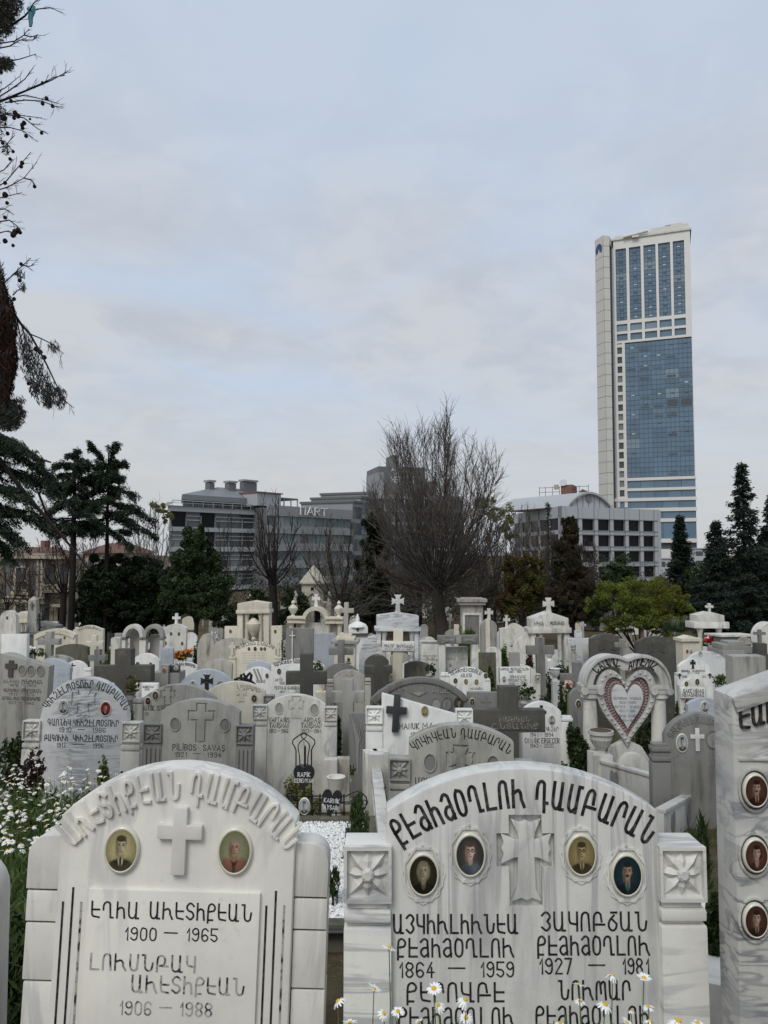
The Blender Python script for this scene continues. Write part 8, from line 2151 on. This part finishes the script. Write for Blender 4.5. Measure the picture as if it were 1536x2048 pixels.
bush('juniper', 'bright green spiky juniper behind the lintel tomb', 936, 1262, 22, 20, 26, 2600, .16, 'leaf_bush', asp=.14, direc='up', k=22)
bush('juniper', 'green juniper spreading under the carved lintel', 922, 1292, 19, 28, 14, 1800, .14, 'leaf_bush', asp=.14, direc='up', k=18)
bush('garden_shrub', 'small green shrub right of the white stepped stone', 1010, 1300, 20, 14, 18, 1200, .09, 'leaf_bush')
bush('garden_shrub', 'maroon leaved shrub left of the tall splayed cross', 1058, 1320, 17, 13, 30, 900, .06, 'leaf_maroon')
bush('garden_shrub', 'green shrub at the foot of the white columned tomb', 1110, 1345, 17, 26, 14, 1300, .07, 'leaf_dark')
bush('garden_shrub', 'dark shrub beside the grey cross behind the heart', 1120, 1380, 13, 14, 18, 900, .06, 'leaf_dark')
bush('garden_shrub', 'yellow green shrub behind the right dark panel stone', 1356, 1315, 19, 10, 26, 1000, .08, 'leaf_olive')
bush('leafy_plant', 'green plant under the bold lettered plaque', 1372, 1412, 10.4, 18, 14, 700, .05, 'leaf_bush')
bush('iris_clump', 'clump of sword leaves on the grass by the couple portrait stone', 1402, 1642, 5.6, 20, 18, 160, .16, 'leaf_dark', asp=.12, direc='up', stems=1)
bush('garden_shrub', 'leafy weeds in the gap left of the right edge stone', 1424, 1860, 3.0, 16, 70, 1200, .05, 'leaf_dark', asp=.6)
bush('garden_shrub', 'green weeds in the gap left of the front left stone', 26, 1900, 3.0, 18, 60, 900, .05, 'leaf_dark', asp=.5)
bush('leafy_plant', 'small plant between the blank oval stone and the light grey cross', 676, 1465, 9.6, 8, 30, 500, .05, 'leaf_dark')
bush('leafy_plant', 'dark plant on the portrait slab left edge', 12, 1300, 14.4, 16, 10, 260, .06, 'leaf_dark')
bush('climbing_plant', 'dark climber beside the cream four portrait stone', 567, 1300, 15.5, 6, 26, 700, .05, 'leaf_dark')
bush('garden_shrub', 'bright green grass tuft left of the twin arches', 215, 1312, 22, 16, 10, 900, .10, 'leaf_bush', direc='up', asp=.15)
bush('pale_blossom', 'pale blossoming shrub left of the portrait wing', 432, 1258, 26, 16, 14, 700, .07, 'marble_clean', asp=.6)
def flowers(name, label, px, py, d, rx, ry, n, mats, size):
    c = W(px, py, d); root = thing(name, label, 'flowers', (c.x, d, G(d)))
    kx, kz = rx / F * d, ry / F * d; z = c.z - G(d)
    P = clumps((0, 0, z - kz * .3), (kx, kx * .6, kz), 12, n * 3, .4, .3); tag(quads('foliage', leafq(P, size * 1.2, .4), 'leaf_bush', root), kind='stuff')
    for m in mats:
        P = clumps((0, -kx * .1, z), (kx, kx * .6, kz), 12, n, .4, .5); tag(quads('blossom', leafq(P, size, .9), m, root), kind='stuff')
    MB().tube([(0, 0, -.02), (0, 0, z)], .02, 5).build('stems', 'stem', root)
flowers('flower_bed', 'orange flowers right of the cross topped white stone', 366, 1307, 23, 22, 9, 420, ['orange_petal'], .08)
flowers('flower_bed', 'orange flowers inside the right of the twin arches', 300, 1302, 21, 10, 5, 160, ['orange_petal'], .07)
flowers('flower_bed', 'white flowers behind the grey stones at the left', 70, 1301, 16, 18, 9, 420, ['daisy_petal'], .05)
flowers('rose_bouquet', 'red and white roses in a pot inside the right columned tomb', 1420, 1280, 20.6, 12, 8, 160, ['red_petal', 'red_petal', 'daisy_petal'], .09)
flowers('pink_flowers', 'pink flowers under the bold lettered plaque', 1374, 1401, 10.5, 5, 3, 60, ['pink_petal'], .04)
flowers('flower_wreath', 'faded pink and white wreath left of the heart monument', 1136, 1372, 11.6, 8, 9, 120, ['blush_petal', 'daisy_petal'], .05)
c = W(1422, 1300, 20.6); o = thing('flower_pot', 'pale flared flower pot holding the red roses', 'planter', (c.x, 20.6, G(20.6))); z = W(1422, 1289, 20.6).z - G(20.6); MB().box(-.14, .14, -.1, .1, 0, z - .2).lathe([(.05, z - .2), (.10, z)], 10).build('pot', 'marble_white', o)
for i, (px, yt, d) in enumerate(((1099, 1300, 18.5), (1110, 1337, 15.8))):
    c = W(px, yt, d); o = thing('stone_urn', ('white stone urn inside the white gabled tomb', 'white urn on a slim post before the white gabled tomb')[i], 'urn', (c.x, d, G(d))); z = c.z - G(d)
    MB().box(-.07, .07, -.07, .07, 0, z - .26).lathe([(.07, z - .26), (.04, z - .2), (.10, z - .1), (.10, z - .02), (.12, z)], 14).build('urn_body', 'marble_clean', o, smooth=40)
# vases and pots set down on the graves
for i, (px, py, d, hgt, mt, lb) in enumerate(((690, 1545, 8.3, .30, 'marble_clean', 'slim white vase beside the carved lily slab'), (520, 1420, 10.2, .25, 'stone_mid', 'grey pot below the cream arc inscription stone'), (860, 1350, 12.6, .3, 'marble_white', 'pale vase left of the white family stone'), (1008, 1395, 11.2, .25, 'marble_clean', 'white vase under the cross with the inscribed plate'), (1088, 1415, 11, .3, 'marble_white', 'pale urn at the foot of the tall splayed cross'), (262, 1385, 9.8, .28, 'stone_grey', 'dark pot right of the big dark brown cross'), (642, 1345, 12, .3, 'marble_cream', 'cream vase right of the dark cross'), (1440, 1370, 11.6, .3, 'marble_clean', 'white vase right of the bold lettered plaque'), (1050, 1395, 9.8, .22, 'stone_mid', 'grey vase above the white boy portrait stone'))):
    v = W(px, py, d); o = thing('stone_vase', lb, 'vase', (v.x, d, G(d))); z = v.z - G(d)
    MB().box(-.08, .08, -.08, .08, 0, max(.05, z - hgt)).lathe([(.05, max(.05, z - hgt)), (.03, z - hgt * .75), (.075, z - hgt * .3), (.05, z - .03), (.07, z)], 14).build('vase_body', mt, o, smooth=40)
    P = clumps((0, 0, z + .08), (.12, .10, .11), 6, 160, .5, .2); tag(quads('flowers', leafq(P, .05, .6), ('leaf_bush', 'leaf_maroon', 'leaf_dark', 'leaf_bush', 'leaf_dark', 'leaf_olive', 'leaf_bush', 'leaf_bush', 'leaf_dark')[i], o), kind='stuff')
for px, py, d, rx, ry, mt, lb in ((880, 1372, 11.4, 14, 12, 'leaf_dark', 'weeds behind the wide dark grey arched stone'), (640, 1400, 9.9, 10, 14, 'leaf_dark', 'dark weeds right of the dark cross'), (262, 1420, 8.7, 10, 16, 'leaf_bush', 'green weeds between the daisies stone and the latin cross stone'), (975, 1330, 14.2, 14, 10, 'leaf_bush', 'green tuft right of the white family stone'), (1235, 1300, 16.8, 24, 10, 'leaf_dark', 'dark ivy between the two dark panel stones'), (1290, 1420, 11, 26, 30, 'leaf_dark', 'dark shrub seen through the heart monument'), (1350, 1440, 9.6, 10, 40, 'leaf_bush', 'tall green weeds right of the heart monument'), (700, 1345, 15, 14, 14, 'leaf_olive', 'olive shrub behind the pedestal cross'), (395, 1290, 22, 10, 12, 'leaf_dark', 'dark shrub beside the orange flowers'), (250, 1330, 14, 12, 10, 'leaf_bush', 'green tuft above the big dark brown cross'), (1140, 1310, 19, 10, 18, 'leaf_bush', 'green shrub by the white marble cross'), (30, 1470, 9.0, 34, 22, 'leaf_dark', 'dark weeds at the left edge below the three oval stone')):
    bush('weed_clump', lb, px, py, d, rx, ry, 700, .06 if d < 12 else .09, mt)
# palm
pr, x0 = tree_root('palm', 'low fan palm with arching grey green fronds beside the columned tomb', 1345, 24, cat='palm')
z = W(1345, 1285, 24).z - G(24)
MB().tube([(0, 0, -.1), (0, 0, z)], [.12, .10], 8).build('trunk', 'bark_brown', pr)
Q = []; mb = MB(); rng = random.Random(6)
for k in range(26):
    az = k * 2.4; el = rng.uniform(.1, 1.3); L = rng.uniform(.7, 1.1)
    dv = Vector((math.cos(az) * math.cos(el), math.sin(az) * math.cos(el), math.sin(el)))
    e = Vector((0, 0, z)) + dv * L * .55; mb.tube([(0, 0, z), e], .01, 4)
    for j in range(15):
        b = (j / 14 - .5) * 2.4; s = dv.cross(Vector((0, 0, 1))).normalized(); q = (dv * math.cos(b) + s * math.sin(b)).normalized(); tip = e + q * L * .55 - Vector((0, 0, .12 * L)); w = q.cross(Vector((.2, .1, 1))).normalized() * .018
        Q.append([tuple(e), tuple(e.lerp(tip, .5) + w), tuple(tip), tuple(e.lerp(tip, .5) - w)])
mb.build('leaf_stalk', 'stem', pr); tag(quads('fronds', np.array(Q), 'leaf_palm', pr), kind='stuff')
# grass on the ground between the graves
n = 42000
X_ = NR.uniform(-9, 9, n); Y_ = 2.4 + NR.random(n) ** 1.3 * 14
keep = (np.sin(X_ * 1.7 + 2) + np.sin(Y_ * 1.3 + X_ * .6) + NR.normal(size=n) * .5 > -.1) | ((X_ > 1.6) & (Y_ > 3.6) & (Y_ < 7.5))
keep &= ~((X_ > gx0 - .1) & (X_ < gx1 + .1) & (Y_ > gy0 - .15) & (Y_ < gy1 + .1))
keep &= ~((Y_ < 3.2) & (NR.random(n) < .55) & (X_ < 1.0))
keep &= ~((Y_ < 4.4) & (X_ > -1.1) & (X_ < .1))
X_, Y_ = X_[keep], Y_[keep]
hg = .05 + .13 * NR.random(len(X_)); Zg = np.array([G(y) for y in Y_])
b = np.stack([X_, Y_, Zg - .01], 1); lean_ = NR.normal(size=(len(X_), 3)) * .35 * hg[:, None]; lean_[:, 2] = hg
wv = NR.normal(size=(len(X_), 3)); wv[:, 2] = 0; wv = wv / np.linalg.norm(wv, axis=1, keepdims=True) * .006
V = np.stack([b - wv, b + wv, b + lean_ * .6 + wv * .7, b + lean_], 1)
tag(tag(quads('grass', V, 'grass'), 'short green grass and weeds between the graves', 'grass'), kind='stuff')
